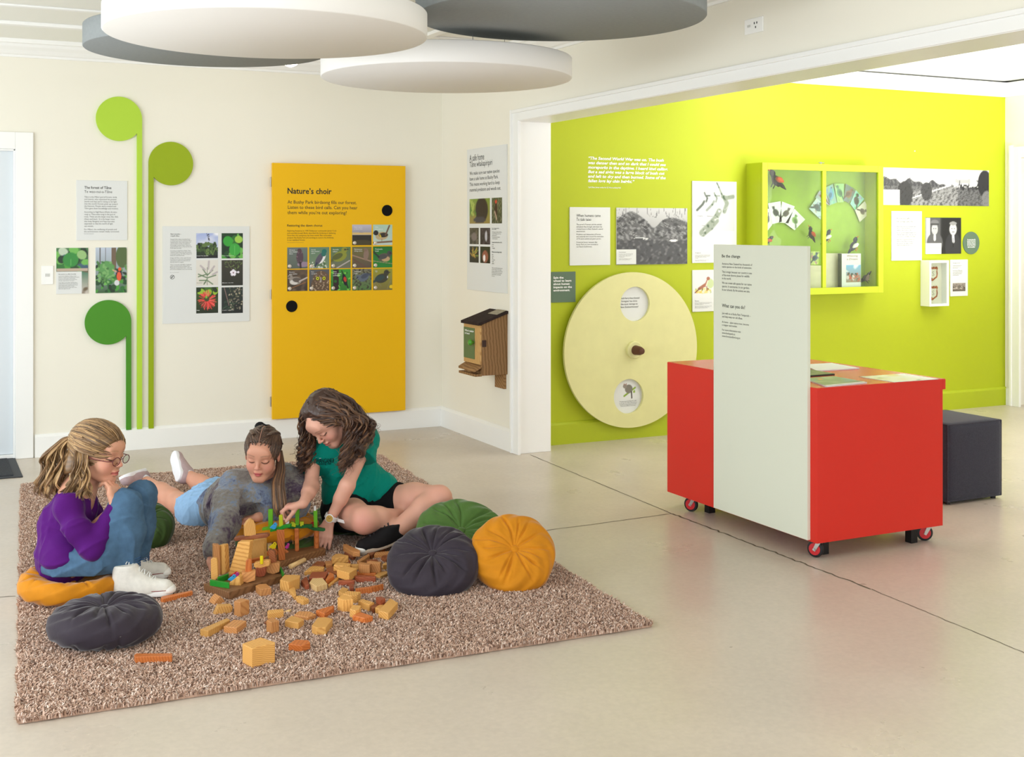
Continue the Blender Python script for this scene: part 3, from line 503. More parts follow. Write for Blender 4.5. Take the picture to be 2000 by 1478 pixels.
k_ = (ztw-ztf)/(3.55-xo); rz = lambda x: ztf+.0185+k_*(x-xo+.0)+.004
MB().prism([(3.47, yn+.0, rz(3.47)), (3.54, yn+.0, rz(3.54)), (3.54, yn+.14, rz(3.54)), (3.47, yn+.14, rz(3.47))], (0, 0, .002)).build('roof_patch', mat('patch_beige', (170, 160, 138), .8, .2, noise=.3, nscale=60), t)
WN = Wall((xo, 0, 0), (0, -1, 0), (-1, 0, 0), None); dzb = zb+.215*(ztf-zb)/1.0
slabobj('door', WN, -yf+.004, dzb, -yn-.004, ztf-.006, 0, .014, NWL, t, .0015)
LG = mat('label_green', (92, 116, 78), .5, .3); slabobj('label_panel', WN, -yf+.012, dzb+.03, -yn-.085, ztf-.03, .014, .018, LG, t)
text('text', WN, 'Who’s nesting\nin here?', -yf+.03, ztf-.045, .15, .032, .0185, CAPW, t, bold=.03)
kb = WN.P(-yn-.09, (dzb+ztf)/2+.01, .018); autosmooth(MB().lathe(kb, (-1, 0, 0), [(.006, 0), (.008, .01), (.018, .018), (.021, .028), (.016, .038), (.002, .042)], 24).build('knob', mat('knob_green', (70, 150, 40), .35, .5), t), 60)
MB().box((xo+.0, yn-.006, (dzb+ztf)/2-.015), (xo+.03, yn, (dzb+ztf)/2+.03)).build('latch', mat('latch_brown', (60, 38, 28), .5, .4), t, bevel=.002)
MB().prism([(xo, yf, dzb-.02), (xo-.052, yf, dzb-.045), (xo-.052, yf, dzb-.03), (xo, yf, dzb-.003)], (0, -(yf-yn), 0)).build('entrance_hood', NW, t, bevel=.001)
MB().box((xo-.05, yf, zb-.004), (xo, yn, zb+.012)).build('landing_shelf', NW, t, bevel=.001)
MB().box((xo-.03, yf-.05, zb+.012), (xo+.0, yn+.1, dzb-.03)).build('entrance_block', NW, t, bevel=.001)
MB().box((3.53, yn+.02, zb-.1), (3.55, yn+.16, zb+.01)).build('mounting_board', NW, t, bevel=.001)
# ================================================================ green wall of the side room
R = RZ(WG, 1080, 280, 2.4625); z = Z(WG, 1080, 280, 2.4625)
t = empty('wall_quotation', WG.P(4.9, 1.8, 0), 'white italic quotation lettered straight on the green wall', 'lettering')
z('“The Second World War was on. The bush\nwas denser then and so dark that I could see\nmoreporks in the daytime. I heard kiwi calling.\nBut a sad sight was a large block of bush cut\nand left to dry and then burned. Some of the\nfallen logs lay chin height.”', 168, 62, 552, 191, .001, CAPW, t, shear=.25, bold=.035)
z('Cyril Olsen, former worker for G.F. Moore at Bushy Park', 170, 207, 327, 216, .001, CAPW, t, bold=.02)
t = board('when_humans_came_board', WG, R(78, 306, 273, 584), .008, PAPER, 'white text board headed When humans came, left of the hillside photo')
z('When humans came', 110, 340, 226, 353, .0088, INK, t); z('Te tiaki taiao', 110, 358, 181, 372, .0088, INK, t)
z('The arrival of humans and the animals\nand plants they brought with them has\ncreated havoc in New Zealand’s natural\nenvironment.', 110, 386, 237, 426, .0088, INKL, t)
z('Predation and destruction of forests\nand wetlands have caused the extinction\nof 76 native animal and plant species.', 110, 434, 240, 464, .0088, INKL, t)
z('Protected forest remnants like\nBushy Park are now essential to\nour future biodiversity.', 110, 472, 214, 502, .0088, INKL, t)
def p_hill(u, v, a):
    P = Paint(u, v, a).bg((205, 205, 205), (90, 90, 90)); h = .72+.22*np.exp(-((u-.2)/.2)**2)+.12*np.exp(-((u-.78)/.2)**2)-.1*np.exp(-((u-.52)/.08)**2)
    P.put((h-v)*60, (88, 88, 88)); m = np.clip((h-v)*60, 0, 1); q = np.random.default_rng(2); streaks(P, 26, 3, [(120, 120, 120)], .006, (0, .8, 1, .95), .16, (1.4, 1.7))
    P.noise(40, 7, -.05, (140, 140, 140), 2.5, m*(v > .3)); P.noise(30, 8, .1, (45, 45, 45), 3, m*(v > .3)); streaks(P, 90, 12, [(150, 150, 150), (60, 60, 60)], .006, (0, .42, 1, .85), .1, (2.2, 2.9))
    P.rect(0, 0, 1, .42, (62, 62, 64)); P.noise(35, 4, .1, (110, 110, 110), 2, v < .42); P.noise(35, 14, .2, (30, 30, 30), 2, v < .42)
    P.ell(.32, .46, .08, .02, (225, 225, 225)); P.rect(.25, .43, .37, .46, (60, 60, 60)); P.ell(.8, .42, .06, .018, (230, 230, 230)); P.ell(.42, .455, .02, .012, (220, 220, 220)); return P.c
t = board('hillside_photo_board', WG, R(303, 309, 643, 579), .008, PAPER, 'black and white photo board of a bare felled hillside with small huts')
r = R(303, 309, 643, 579); pic('photo', WG, r[0], r[3], r[2], r[1], .0085, p_hill, t, 110); r = R(303, 510, 397, 580); slabobj('caption_panel', WG, r[0], r[3], r[2], r[1], .0085, .0093, PAPER, t)
z('Cleared landscape', 313, 521, 347, 526, .0096, INK, t, bold=.01); z('An example of burned forest being felled\nand burnt to make way for farmland in\nthe district. Photo: settlers hut in\nthe background.', 313, 530, 381, 549, .0096, INKL, t); z('This photo from Whanganui is part of a\ncollection at the Regional Museum.', 313, 553, 375, 562, .0096, INKL, t)
def p_map(u, v, a):
    P = Paint(u, v, a).bg((226, 228, 228), (226, 228, 228)); P.rect(.07, .27, .95, .86, (208, 211, 213))
    def isl(pts, w, c):
        for i in range(len(pts)-1): P.line(*pts[i], *pts[i+1], w, c)
    gr = (120, 135, 118); pl = (146, 156, 140)
    north = [(.55, .98), (.62, .88), (.68, .78), (.76, .76), (.92, .78)]; n2 = [(.72, .76), (.78, .68), (.72, .56)]; south = [(.6, .56), (.52, .46), (.38, .36), (.2, .24)]; s2 = [(.55, .42), (.42, .32), (.24, .22)]
    isl(north[:3], .018, pl); isl(north[2:], .038, pl); isl(n2, .042, pl); isl(south, .055, pl); isl(s2, .045, pl); P.ell(.23, .195, .03, .01, gr)
    for ox, oy, k, c in [(.02, .42, .4, (90, 100, 90)), (.24, .42, .4, (150, 158, 148))]:
        f = lambda L: [(ox+x*k, oy+y*k+.06) for x, y in L]; isl(f(north[1:]), .015, c); isl(f(n2), .018, c); isl(f(south), .023, c)
    m = (v < .6) & (v > .18); P.noise(60, 3, .15, (70, 92, 66), 3, (np.abs(P.c[:, 0]-lin(pl)[0]) < .02)*1.0); P.noise(40, 9, .3, (235, 235, 235), 3, (np.abs(P.c[:, 0]-lin(pl)[0]) < .02)*1.0); return P.c
s0, _ = WG.px(1351, 400); s1, _ = WG.px(1437.5, 400); z1 = (WG.px(1351, 353)[1]+WG.px(1437, 355.3)[1])/2; z0 = WG.px(1351, 513.5)[1]
t = board('forest_map_board', WG, (s0, z1, s1, z0), .008, PAPER, 'white board with three green maps of New Zealand, left of the display case'); pic('map_print', WG, s0+.002, z0+.1, s1-.002, z1-.002, .0085, p_map, t, 70)
z('The fragile year', 680, 524, 708, 530, .0088, INK, t); z('These maps show the forest, tussock and wetland\ncover through three time periods: before people\ncame, and after settlement took hold,\nand today.', 680, 536, 752, 554, .0088, INKL, t); z('These days few lowland forest remains; most\nof what is left is on the high country.', 680, 560, 745, 568, .0088, INKL, t)
z('Original', 692, 347, 716, 352, .0088, INKL, t); z('Settlement', 738, 347, 765, 352, .0088, INKL, t); z('Today', 712, 393, 728, 398, .0088, INKL, t)
def p_stoat(u, v, a): P = Paint(u, v, a).bg((227, 229, 227), (227, 229, 227)); P.ell(.45, .3, .38, .12, (235, 215, 130)); blob(P, 14, 3, [(235, 195, 80), (180, 190, 110), (120, 110, 80), (225, 225, 200)], (.03, .07), (.1, .2, .85, .42)); P.ell(.8, .6, .16, .2, (200, 215, 160)); P.line(.3, .4, .55, .55, .085, (165, 100, 70)); P.line(.55, .5, .68, .78, .06, (170, 105, 75)); P.ell(.7, .82, .08, .07, (165, 100, 72)); P.line(.3, .4, .08, .22, .03, (120, 70, 50)); P.line(.62, .5, .64, .3, .03, (160, 100, 70)); P.line(.68, .72, .6, .5, .03, (235, 225, 205)); return P.c
t = board('stoat_board', WG, R(668, 609, 778, 806), .008, PAPER, 'small white board with a painted brown stoat, beside the wheel'); r = R(672, 630, 774, 740); pic('stoat_picture', WG, r[0], r[3], r[2], r[1], .0085, p_stoat, t, 50)
z('The stoat', 679, 755, 699, 760, .0088, INK, t); z('Stoats are thought to be one of the most\ndamaging predators for native birds;\nour worst predators.', 679, 765, 760, 778, .0088, INKL, t); z('They were introduced to New Zealand in the\n1880s to control rabbits and have since\nspread through the entire country.', 679, 782, 760, 794, .0088, INKL, t)
SG = mat('sign_grey_green', (98, 120, 100), .5, .3)
r = R(-10, 618, 107, 762); t = board('spin_the_wheel_sign', WG, r, .006, SG, 'grey-green sign with white lettering left of the cream wheel')
z('Spin the\nwheel to learn\nabout human\nimpacts on the\nenvironment.', -1, 640, 89, 712, .0068, CAPW, t, bold=.04)
# ---- the wheel
WW = Wall((0, 7.27, 0), (1, 0, 0), (0, -1, 0), (math.pi/2, 0, 0)); WHC = mat('wheel_cream', (226, 222, 160), .5, .3, noise=.04, nscale=10)
xl, xr = WW.px(1102.5, 684)[0], WW.px(1361, 684)[0]; zt_, zb_ = WW.px(1240, 531)[1], WW.px(1222, 836.5)[1]; wc = ((xl+xr)/2, (zt_+zb_)/2); wr = ((xr-xl)+(zt_-zb_))/4
t = empty('information_wheel', WW.P(wc[0], zb_, 0), 'big cream spinning wheel with two round windows on the green wall', 'wheel')
holes = [WW.px(1240.5, 593.5), WW.px(1228, 774)]; hr = .122
def wheel_mesh():
    import bmesh
    bm = bmesh.new(); N = 96
    def ring(c, r, n, d): return [bm.verts.new(tuple(WW.P(c[0]+r*math.cos(2*math.pi*k/n), c[1]+r*math.sin(2*math.pi*k/n), d))) for k in range(n)]
    for d in (0, -.022):
        es = []
        for c, r, n in [(wc, wr, N)]+[(h, hr, 48) for h in holes]:
            vs = ring(c, r, n, d); es += [bm.edges.new((vs[i], vs[(i+1) % n])) for i in range(n)]
        bmesh.ops.triangle_fill(bm, use_beauty=True, use_dissolve=False, edges=es, normal=(0, -1 if d == 0 else 1, 0))
    for c, r, n in [(wc, wr, N)]+[(h, hr, 48) for h in holes]:
        a = ring(c, r, n, 0); b = ring(c, r, n, -.022)
        for i in range(n): bm.faces.new((a[i], a[(i+1) % n], b[(i+1) % n], b[i]))
    bmesh.ops.remove_doubles(bm, verts=bm.verts, dist=1e-5); bmesh.ops.recalc_face_normals(bm, faces=bm.faces)
    me = bpy.data.meshes.new('wheel_disc'); bm.to_mesh(me); bm.free(); org = WW.P(wc[0], wc[1], 0); me.transform(Matrix.Translation(-Vector(org))); me.materials.append(WHC)
    o = bpy.data.objects.new('wheel_disc', me); COL.objects.link(o); place(o, org, t); return o
wheel_mesh()
MB().lathe(WW.P(wc[0], wc[1], -.023), (0, 1, 0), [(wr-.02, 0), (wr-.02, .012)], 96).build('backing_board', PAPER, t)
q = WW.px(1237.5, 683); HW_ = mat('knob_brown', (92, 56, 40), .5, .3)
autosmooth(MB().lathe(WW.P(q[0], q[1], 0), WW.n, [(.062, 0), (.062, .02), (.055, .026), (.03, .026)], 40).build('wheel_hub', WHC, t))
autosmooth(MB().lathe(WW.P(q[0], q[1], .026), WW.n, [(.034, 0), (.03, .06), (.022, .085), (.001, .088)], 28).build('hub_knob', HW_, t))
def p_poss(u, v, a): P = Paint(u, v, a).bg((227, 229, 227), (227, 229, 227)); P.line(.25, .2, .9, .6, .06, (140, 170, 60)); blob(P, 8, 4, [(150, 180, 70)], (.04, .07), (.15, .2, .9, .6)); P.ell(.52, .55, .22, .22, (130, 125, 115)); P.ell(.3, .7, .12, .11, (150, 140, 130)); P.ell(.25, .8, .03, .05, (170, 130, 120)); P.ell(.37, .8, .03, .05, (170, 130, 120)); P.line(.68, .4, .7, .08, .045, (70, 60, 55)); return P.c
z('Which furry four-footed\nforeigner has done\nthe most damage to\nNew Zealand forests?', 325, 742, 424, 792, -.02, INK, t) if False else text_px('text', WW, 'Which furry four-footed\nforeigner has done\nthe most damage to\nNew Zealand forests?', 1212, 581, 1252, 602, -.0215, INK, t, align='CENTER')
a = WW.px(1214, 744); b = WW.px(1247, 780); pic('possum_picture', WW, a[0], b[1], b[0], a[1], -.022, p_poss, t, 44)
text_px('text', WW, 'Possums were introduced in 1837\nto set up a fur trade. They destroy\nforests by eating leaves and birds.\nThere are millions in the bush.', 1213, 784, 1247, 795, -.0215, INKL, t, align='CENTER')
# ---- display case
dcase = .17; WC = Wall((0, 7.33-dcase, 0), (1, 0, 0), (0, -1, 0), (math.pi/2, 0, 0)); R2 = RZ(WC, 1380, 280, 3.333); CASE = mat('case_green', (190, 204, 40), .45, .35); BACK = mat('case_back', (150, 180, 60), .7, .2, noise=.1, nscale=12)
r = list(R2(352, 122, 1140, 150)); z1 = (WC.px(1380+352/3.333, 280+120/3.333)[1]+WC.px(1380+1140/3.333, 280+152/3.333)[1])/2; z0 = (WC.px(1380+1140/3.333, 280+972/3.333)[1]+WC.px(1560, 575.5)[1])/2
s0, s1 = r[0], r[2]; t = empty('display_case', WC.P((s0+s1)/2, z0, -dcase/2), 'large green-framed glass display case on the green wall', 'display case')
fw = .05; sm = WC.px(1380+756/3.333, 400)[0]
mb = MB(); slab(mb, WC, s0, z0, s0+.02, z1, -dcase, 0); slab(mb, WC, s1-.02, z0, s1, z1, -dcase, 0); slab(mb, WC, s0+.02, z0, s1-.02, z0+.02, -dcase, 0); slab(mb, WC, s0+.02, z1-.02, s1-.02, z1, -dcase, 0); mb.build('case_box', CASE, t)
mb = MB(); slab(mb, WC, s0, z0, s0+fw, z1, 0, .02); slab(mb, WC, s1-fw, z0, s1, z1, 0, .02); slab(mb, WC, s0+fw, z0, s1-fw, z0+fw, 0, .02); slab(mb, WC, s0+fw, z1-fw, s1-fw, z1, 0, .02); slab(mb, WC, sm-.017, z0+fw, sm+.017, z1-fw, 0, .02); mb.build('front_frame', CASE, t, bevel=.002)
slabobj('back_panel', WC, s0+.02, z0+.02, s1-.02, z1-.02, -dcase, -dcase+.006, BACK, t)
def glass_mat():
    m = bpy.data.materials.new('case_glass'); m.use_nodes = True; nt = m.node_tree; N = nt.nodes; L = nt.links; N.remove(N['Principled BSDF'])
    tr = N.new('ShaderNodeBsdfTransparent'); tr.inputs[0].default_value = (.93, .97, .94, 1); gl = N.new('ShaderNodeBsdfGlossy'); gl.inputs['Roughness'].default_value = .03
    lw = N.new('ShaderNodeLayerWeight'); lw.inputs[0].default_value = .5; pw = N.new('ShaderNodeMath'); pw.operation = 'POWER'; pw.inputs[1].default_value = 4; L.new(lw.outputs['Facing'], pw.inputs[0]); fr = N.new('ShaderNodeMath'); fr.operation = 'MULTIPLY_ADD'; fr.inputs[1].default_value = .7; fr.inputs[2].default_value = .05; L.new(pw.outputs[0], fr.inputs[0]); tc = N.new('ShaderNodeTexCoord'); n = N.new('ShaderNodeTexNoise'); n.inputs['Scale'].default_value = 3; L.new(tc.outputs['Object'], n.inputs[0]); bp = N.new('ShaderNodeBump'); bp.inputs['Strength'].default_value = .3; bp.inputs['Distance'].default_value = .02; L.new(n.outputs[0], bp.inputs['Height']); L.new(bp.outputs[0], gl.inputs['Normal'])
    mx = N.new('ShaderNodeMixShader'); L.new(fr.outputs[0], mx.inputs[0]); L.new(tr.outputs[0], mx.inputs[1]); L.new(gl.outputs[0], mx.inputs[2]); L.new(mx.outputs[0], N['Material Output'].inputs[0]); return m
GL = glass_mat()
slabobj('glass_pane', WC, s0+fw, z0+fw, sm-.017, z1-fw, .004, .008, GL, t); slabobj('glass_pane', WC, sm+.017, z0+fw, s1-fw, z1-fw, .004, .008, GL, t)
mb = MB(); mb.cyl(WC.P(sm, z1, -.02), WC.P(sm, z1+.02, -.02), .006, 10); mb.cyl(WC.P(sm-.02, z1+.012, -.02), WC.P(sm+.03, z1+.012, -.02), .004, 8); mb.build('latch', HINGE, t)
# contents: cards pinned to the back panel
WK = Wall((0, 7.33-.02, 0), (1, 0, 0), (0, -1, 0), (math.pi/2, 0, 0)); WK2 = Wall((0, 7.33-.09, 0), (1, 0, 0), (0, -1, 0), (math.pi/2, 0, 0))
def kpt(W, x, y): return W.px(1380+x/3.333, 280+y/3.333)
def card_fn(bgc, bc, wc_, sd, white):
    def f(u, v, a):
        P = Paint(u, v, a).bg(bgc, bgc); q = np.random.default_rng(sd)
        if not white: blob(P, 14, sd, [tuple(int(c*q.uniform(.7, 1.2)) for c in bgc) for _ in range(3)], (.05, .15))
        bird(P, .5, .5, .62 if white else .8, bc, wc_, 1 if sd % 2 else -1, .5, 1); return np.clip(P.c, 0, 1)
    return f
def card(quad, fn, label, W=None, d=.003):
    W = W or WK; C4 = [np.array(kpt(W, *p)) for p in quad]   # tl, tr, br, bl
    n = 20; U, V = np.meshgrid(np.linspace(0, 1, n+1), np.linspace(0, 1, n+1)); U = U.ravel()[:, None]; V = V.ravel()[:, None]
    tl, tr, br, bl = C4; Q = (bl*(1-U)+br*U)*(1-V)+(tl*(1-U)+tr*U)*V; P = W.o+np.outer(Q[:, 0], W.x)+np.outer(Q[:, 1], UP)+W.n*(d+.0012); i = np.arange(n*n); r_, c = i//n, i % n; a = r_*(n+1)+c
    o = MB().prism([W.P(*c, d) for c in C4], W.n*.001).build('picture_card', PAPER); tag(o, label, 'card', 'picture cards in the display case')
    mesh_np('print', P, np.stack([a, a+1, a+n+2, a+n+1], 1), PRINT, o, col=fn(U.ravel(), V.ravel(), .72)); return o
WHc = (226, 227, 224)
CARDS = [([(384, 430), (403, 425), (425, 530), (390, 575)], WHc, (60, 60, 60), 1, 1, 'leftmost white card of the left fan, half behind the case frame'),
 ([(398, 390), (480, 376), (488, 510), (425, 525)], WHc, (50, 60, 55), 2, 1, 'white card with a dark oval owl, second in the left fan'),
 ([(490, 378), (572, 410), (530, 520), (468, 515)], WHc, (90, 80, 75), 3, 1, 'white card with a small grey bird, third in the left fan'),
 ([(570, 425), (640, 495), (570, 565), (510, 520)], WHc, (120, 160, 80), 4, 1, 'white card with a green bird, rightmost in the left fan'),
 ([(715, 355), (755, 390), (745, 500), (665, 425)], (175, 205, 195), (60, 90, 90), 5, 0, 'pale blue bird card at the left foot of the large fan'),
 ([(735, 305), (790, 350), (800, 400), (770, 440), (705, 355)][:2]+[(800, 405), (706, 352)], (150, 165, 160), (120, 70, 60), 6, 0, 'card crossing the middle bar of the case, second in the large fan'),
 ([(764, 290), (820, 264), (846, 385), (800, 402)], (130, 165, 150), (90, 150, 190), 7, 0, 'bird card with a blue kingfisher, third in the large fan'),
 ([(827, 262), (892, 262), (890, 382), (850, 384)], (150, 195, 130), (70, 130, 90), 8, 0, 'green card with a white-breasted pigeon, topmost in the large fan'),
 ([(905, 263), (970, 300), (930, 390), (888, 372)], (105, 120, 115), (130, 95, 70), 9, 0, 'dark card with a brown parrot in the large fan'),
 ([(970, 304), (1024, 362), (965, 435), (933, 392)], (150, 200, 190), (60, 60, 40), 10, 0, 'turquoise card with a dark orange bird, second from the right of the fan'),
 ([(1028, 376), (1063, 450), (995, 512), (965, 435)], (228, 220, 205), (110, 95, 80), 11, 1, 'cream card with a small brown bird, lowest right of the large fan'),
 ([(678, 702), (733, 702), (725, 788), (676, 790)], (190, 205, 120), (80, 100, 120), 13, 0, 'small green bird card above the left open pages')]
for quad, bgc, bc, sd, wh, lb in CARDS: card(quad, card_fn(bgc, bc, tuple(int(c*.7) for c in bc), sd, wh), lb)
# paper sheets and the book at the bottom
FLOORZ = z0+.02
def leaf_obj(name, quad, m, label, cat, W, th=.004): o = MB().prism([W.P(*kpt(W, *p), .002) for p in quad], W.n*th).build(name, m); return tag(o, label, cat)
OLD = mat('old_paper', (226, 216, 190), .8, .1, noise=.08, nscale=20)
leaf_obj('old_letter', [(640, 792), (745, 795), (745, 950), (640, 950)], OLD, 'cream handwritten page standing in the case left of the mullion', 'paper', WK)
leaf_obj('open_notebook', [(768, 715), (880, 715), (880, 946), (768, 946)], OLD, 'blank cream notebook page standing right of the mullion in the case', 'notebook', WK)
tb = empty('bird_book', WK2.P(*kpt(WK2, 935, 946), 0), 'white book with a colour village picture on its cover, standing in the case', 'book')
bq = [kpt(WK2, 880, 946), kpt(WK2, 1005, 716)]
slabobj('cover', WK2, bq[0][0], bq[0][1], bq[1][0], bq[1][1], -.03, 0, PAPER, tb, .001); slabobj('book_spine', WK2, bq[0][0]-.012, bq[0][1], bq[0][0], bq[1][1], -.03, 0, mat('spine_green', (60, 70, 50), .6, .2), tb)
def p_book(u, v, a): P = Paint(u, v, a).bg((120, 180, 225), (160, 140, 110)); P.noise(8, 3, .1, (240, 240, 245), 3, v > .6); blob(P, 20, 5, [(170, 120, 100), (60, 70, 60), (210, 200, 200), (190, 90, 70)], (.05, .12), (.1, .1, .9, .55)); return P.c
a = kpt(WK2, 908, 905); b = kpt(WK2, 1003, 790); pic('cover_picture', WK2, a[0], a[1], b[0], b[1], .0008, p_book, tb, 30)
RED = mat('title_red', (150, 60, 60), .6, .2); a = kpt(WK2, 912, 725); b = kpt(WK2, 985, 758); text('text', WK2, 'Weaving\na Dream', a[0], a[1], b[0]-a[0], a[1]-b[1], .0008, RED, tb, shear=.2)
FB = mat('felt_black', (28, 28, 34), .95, .05, bump=.5, bscale=300); FN = mat('felt_navy', (40, 46, 74), .95, .05, bump=.5, bscale=300); FO = mat('felt_orange', (214, 84, 34), .95, .05); FW_ = mat('felt_white', (232, 232, 226), .9, .1); FBR = mat('felt_brown', (120, 100, 88), .95, .05); FYG = mat('felt_yellow_green', (150, 180, 50), .9, .1)
def felt(x, y, s, ang, m, m2, label, flip=1):
    """small stuffed bird with wings, head, tail, beak and legs; x, y crop pixels; s metres"""
    c = kpt(WK2, x, y); c = WK2.P(c[0], c[1], -.01); t = empty('felt_bird', c, label, 'toy bird', 'felt birds in the display case'); ca, sa = math.cos(ang), math.sin(ang)
    def T(a, b, d=0): a *= flip; return c+WK2.x*(a*ca-b*sa)*s+UP*(a*sa+b*ca)*s+WK2.n*d*s
    def eg(a, b, ra, rb, name, mm): autosmooth(MB().tube([T(*(np.array(a)*(1-k)+np.array(b)*k)) for k in np.linspace(0, 1, 9)], [max(.001, s*(ra+(rb-ra)*k)*math.sin(math.pi*min(max(k, .08), .92))**.5) for k in np.linspace(0, 1, 9)], 12).build(name, mm, t), 80)
    eg((-.4, -.1), (.35, .15), .3, .2, 'bird_body', m); eg((.2, .15), (.6, .35), .18, .16, 'bird_head', m); eg((-.9, -.1), (-.25, 0), .06, .16, 'tail', m)
    eg((-.35, .1, .25), (.2, .02, .3), .12, .2, 'wing', m2); eg((.55, .3), (.85, .25), .05, .015, 'beak', FO)
    for k in (-.08, .1): MB().tube([T(k, -.2), T(k, -.5)], s*.03, 6).build('leg', FO if m is not FB else m, t)
felt(455, 240, .13, -.5, FB, FO, 'large black and orange felt bird at the top left of the case', -1); felt(685, 590, .085, -.9, FB, FO, 'black felt bird with orange wing in the middle of the left pane', -1)
felt(405, 635, .08, .1, FB, FO, 'black and orange felt bird at the lower left of the case'); felt(790, 610, .09, .6, FN, FW_, 'navy felt bird with white wing just right of the mullion'); felt(965, 665, .10, .7, FN, FW_, 'navy felt bird with white wing above the book'); felt(1040, 880, .09, .9, FB, FBR, 'black and brown felt bird at the lower right of the case', -1)
# ---- photos and signs right of the case
R = RZ(WG, 1380, 280, 3.333); z = Z(WG, 1380, 280, 3.333)
def r4(W, tl, tr, bl, k=3.333, ox=1380, oy=280):
    a, b, c = [W.px(ox+p[0]/k, oy+p[1]/k) for p in (tl, tr, bl)]; return a[0], (a[1]+b[1])/2, b[0], c[1]
def p_house(u, v, a):
    P = Paint(u, v, a).bg((236, 236, 236), (228, 228, 228)); h = .72-.2*u+.05*np.sin(u*30)+.04*np.sin(u*57+1); P.put((h-v)*40*(u < .66), (70, 70, 74)); P.noise(60, 3, .1, (110, 110, 112), 3, (h > v)*(u < .66)*1.0)
    P.put((.52-.0*u-v)*40, (110, 110, 112)); P.put((.3+.4*u-v)*14*(u < .7), (150, 150, 150)); P.noise(70, 5, 0, (70, 70, 72), 2.5, (v < .5)*1.0); P.rect(.67, .62, .82, .74, (175, 175, 175)); P.rect(.69, .72, .8, .78, (200, 200, 200))
    P.line(.25, .18, .68, .62, .022, (222, 222, 222)); blob(P, 12, 4, [(50, 50, 54), (70, 70, 74)], (.015, .03), (.66, .45, .9, .7)); P.ell(.96, .62, .07, .38, (50, 50, 54)); P.ell(.4, .38, .05, .25, (72, 72, 74)); P.ell(.2, .3, .07, .35, (60, 60, 62)); P.ell(.98, .2, .05, .22, (120, 120, 122)); P.noise(80, 9, .25, (30, 30, 32), 3, (v < .6)*1.0); return P.c
rr = r4(WG, (1143, 155), (1833, 178), (1143, 400)); t = board('house_photo_board', WG, rr, .008, PAPER, 'wide black and white photo board of a garden and distant house, right of the case'); pic('photo', WG, rr[0], rr[3], rr[2], rr[1], .0085, p_house, t, 150)
rr = r4(WG, (1143, 300), (1252, 302), (1143, 400)); slabobj('caption_panel', WG, *[rr[i] for i in (0, 3, 2, 1)], .0085, .0093, PAPER, t); z('The homestead', 1155, 313, 1200, 320, .0096, INKL, t); z('This early photo of the homestead\nshows the gardens and the first\nroads made of hand\nbroken stones. The house and trees\nare now a heritage garden.', 1155, 330, 1240, 372, .0096, INKL, t)
rr = r4(WG, (1200, 438), (1397, 444), (1200, 763)); t = board('precious_gift_board', WG, rr, .008, PAPER, 'white text board headed A precious gift, below the wide garden photo'); z('A precious gift', 1232, 482, 1316, 496, .0088, INKL, t); z('He taonga tuku iho', 1232, 502, 1340, 516, .0088, INKL, t)
z('Bushy Park forest and homestead were\ngifted to Forest and Bird by the late\nGeorge Frank Moore in 1962.', 1233, 536, 1360, 570, .0088, INKL, t); z('Moore’s parents settled at Bushy Park in\n1906 and raised cattle, sheep, and later\nrace horses on the Bushy Park estate.', 1233, 578, 1365, 612, .0088, INKL, t); z('Bushy Park Tarapuruhi and the trust\nMoore set up, keeps on caring for\nthe forest for the future of birds,\nnature and people for all of us.', 1233, 622, 1350, 668, .0088, INKL, t)
def p_men(u, v, a):
    P = Paint(u, v, a).bg((60, 60, 62), (40, 40, 42)); P.rect(0, 0, .12, 1, (200, 200, 200)); P.rect(.12, 0, .4, 1, (90, 90, 92)); P.rect(.45, 0, 1, 1, (42, 42, 44))
    P.ell(.25, .3, .22, .28, (95, 95, 97)); P.ell(.25, .68, .085, .15, (190, 190, 190)); P.ell(.25, .86, .11, .08, (120, 120, 122)); P.rect(.14, .8, .36, .84, (70, 70, 70)); P.line(.25, .5, .25, .4, .05, (225, 225, 225))
    P.ell(.77, .2, .22, .38, (58, 58, 62)); P.ell(.77, .68, .1, .16, (205, 205, 205)); P.ell(.77, .84, .1, .05, (150, 150, 150)); P.line(.77, .5, .78, .34, .05, (240, 240, 240)); P.line(.77, .44, .77, .2, .016, (20, 20, 20))
    for x in (.22, .28, .735, .805): P.ell(x, .7, .014, .012, (40, 40, 40))
    P.line(.74, .6, .8, .6, .01, (90, 80, 80)); return P.c
rr = r4(WG, (1422, 480), (1652, 486), (1422, 720)); t = board('two_men_photo_board', WG, rr, .008, PAPER, 'black and white photo board of a capped man and a man in a suit'); pic('photo', WG, rr[0], rr[3], rr[2], rr[1], .0085, p_men, t, 70)
rr = r4(WG, (1422, 648), (1523, 650), (1422, 720)); slabobj('caption_panel', WG, *[rr[i] for i in (0, 3, 2, 1)], .0085, .0093, PAPER, t); z('Jockey and owner', 1432, 660, 1480, 666, .0096, INKL, t); z('A champion jockey and racehorse\nowner at the races, photographed\nwith their horse at the track\nin Whanganui.', 1432, 672, 1512, 700, .0096, INKL, t)
c = WG.px(1380+1720/3.333, 280+648/3.333); rad = (WG.px(1380+1774/3.333, 474)[0]-WG.px(1380+1667/3.333, 474)[0])/2
t = empty('round_wall_sign', WG.P(c[0], c[1]-rad, 0), 'round grey-green sign with small white words at the far right', 'sign'); autosmooth(MB().lathe(WG.P(c[0], c[1], 0), WG.n, [(rad, 0), (rad, .006)], 64).build('board', SG, t), 30)
text_px('text', WG, 'For more about life\nat Bushy Park during\nthis time, check out\nthe heritage displays\nto your right as you\nenter the building.', 1380+1692/3.333, 280+622/3.333, 1380+1748/3.333, 280+680/3.333, .0068, CAPW, t, align='CENTER', bold=.04)
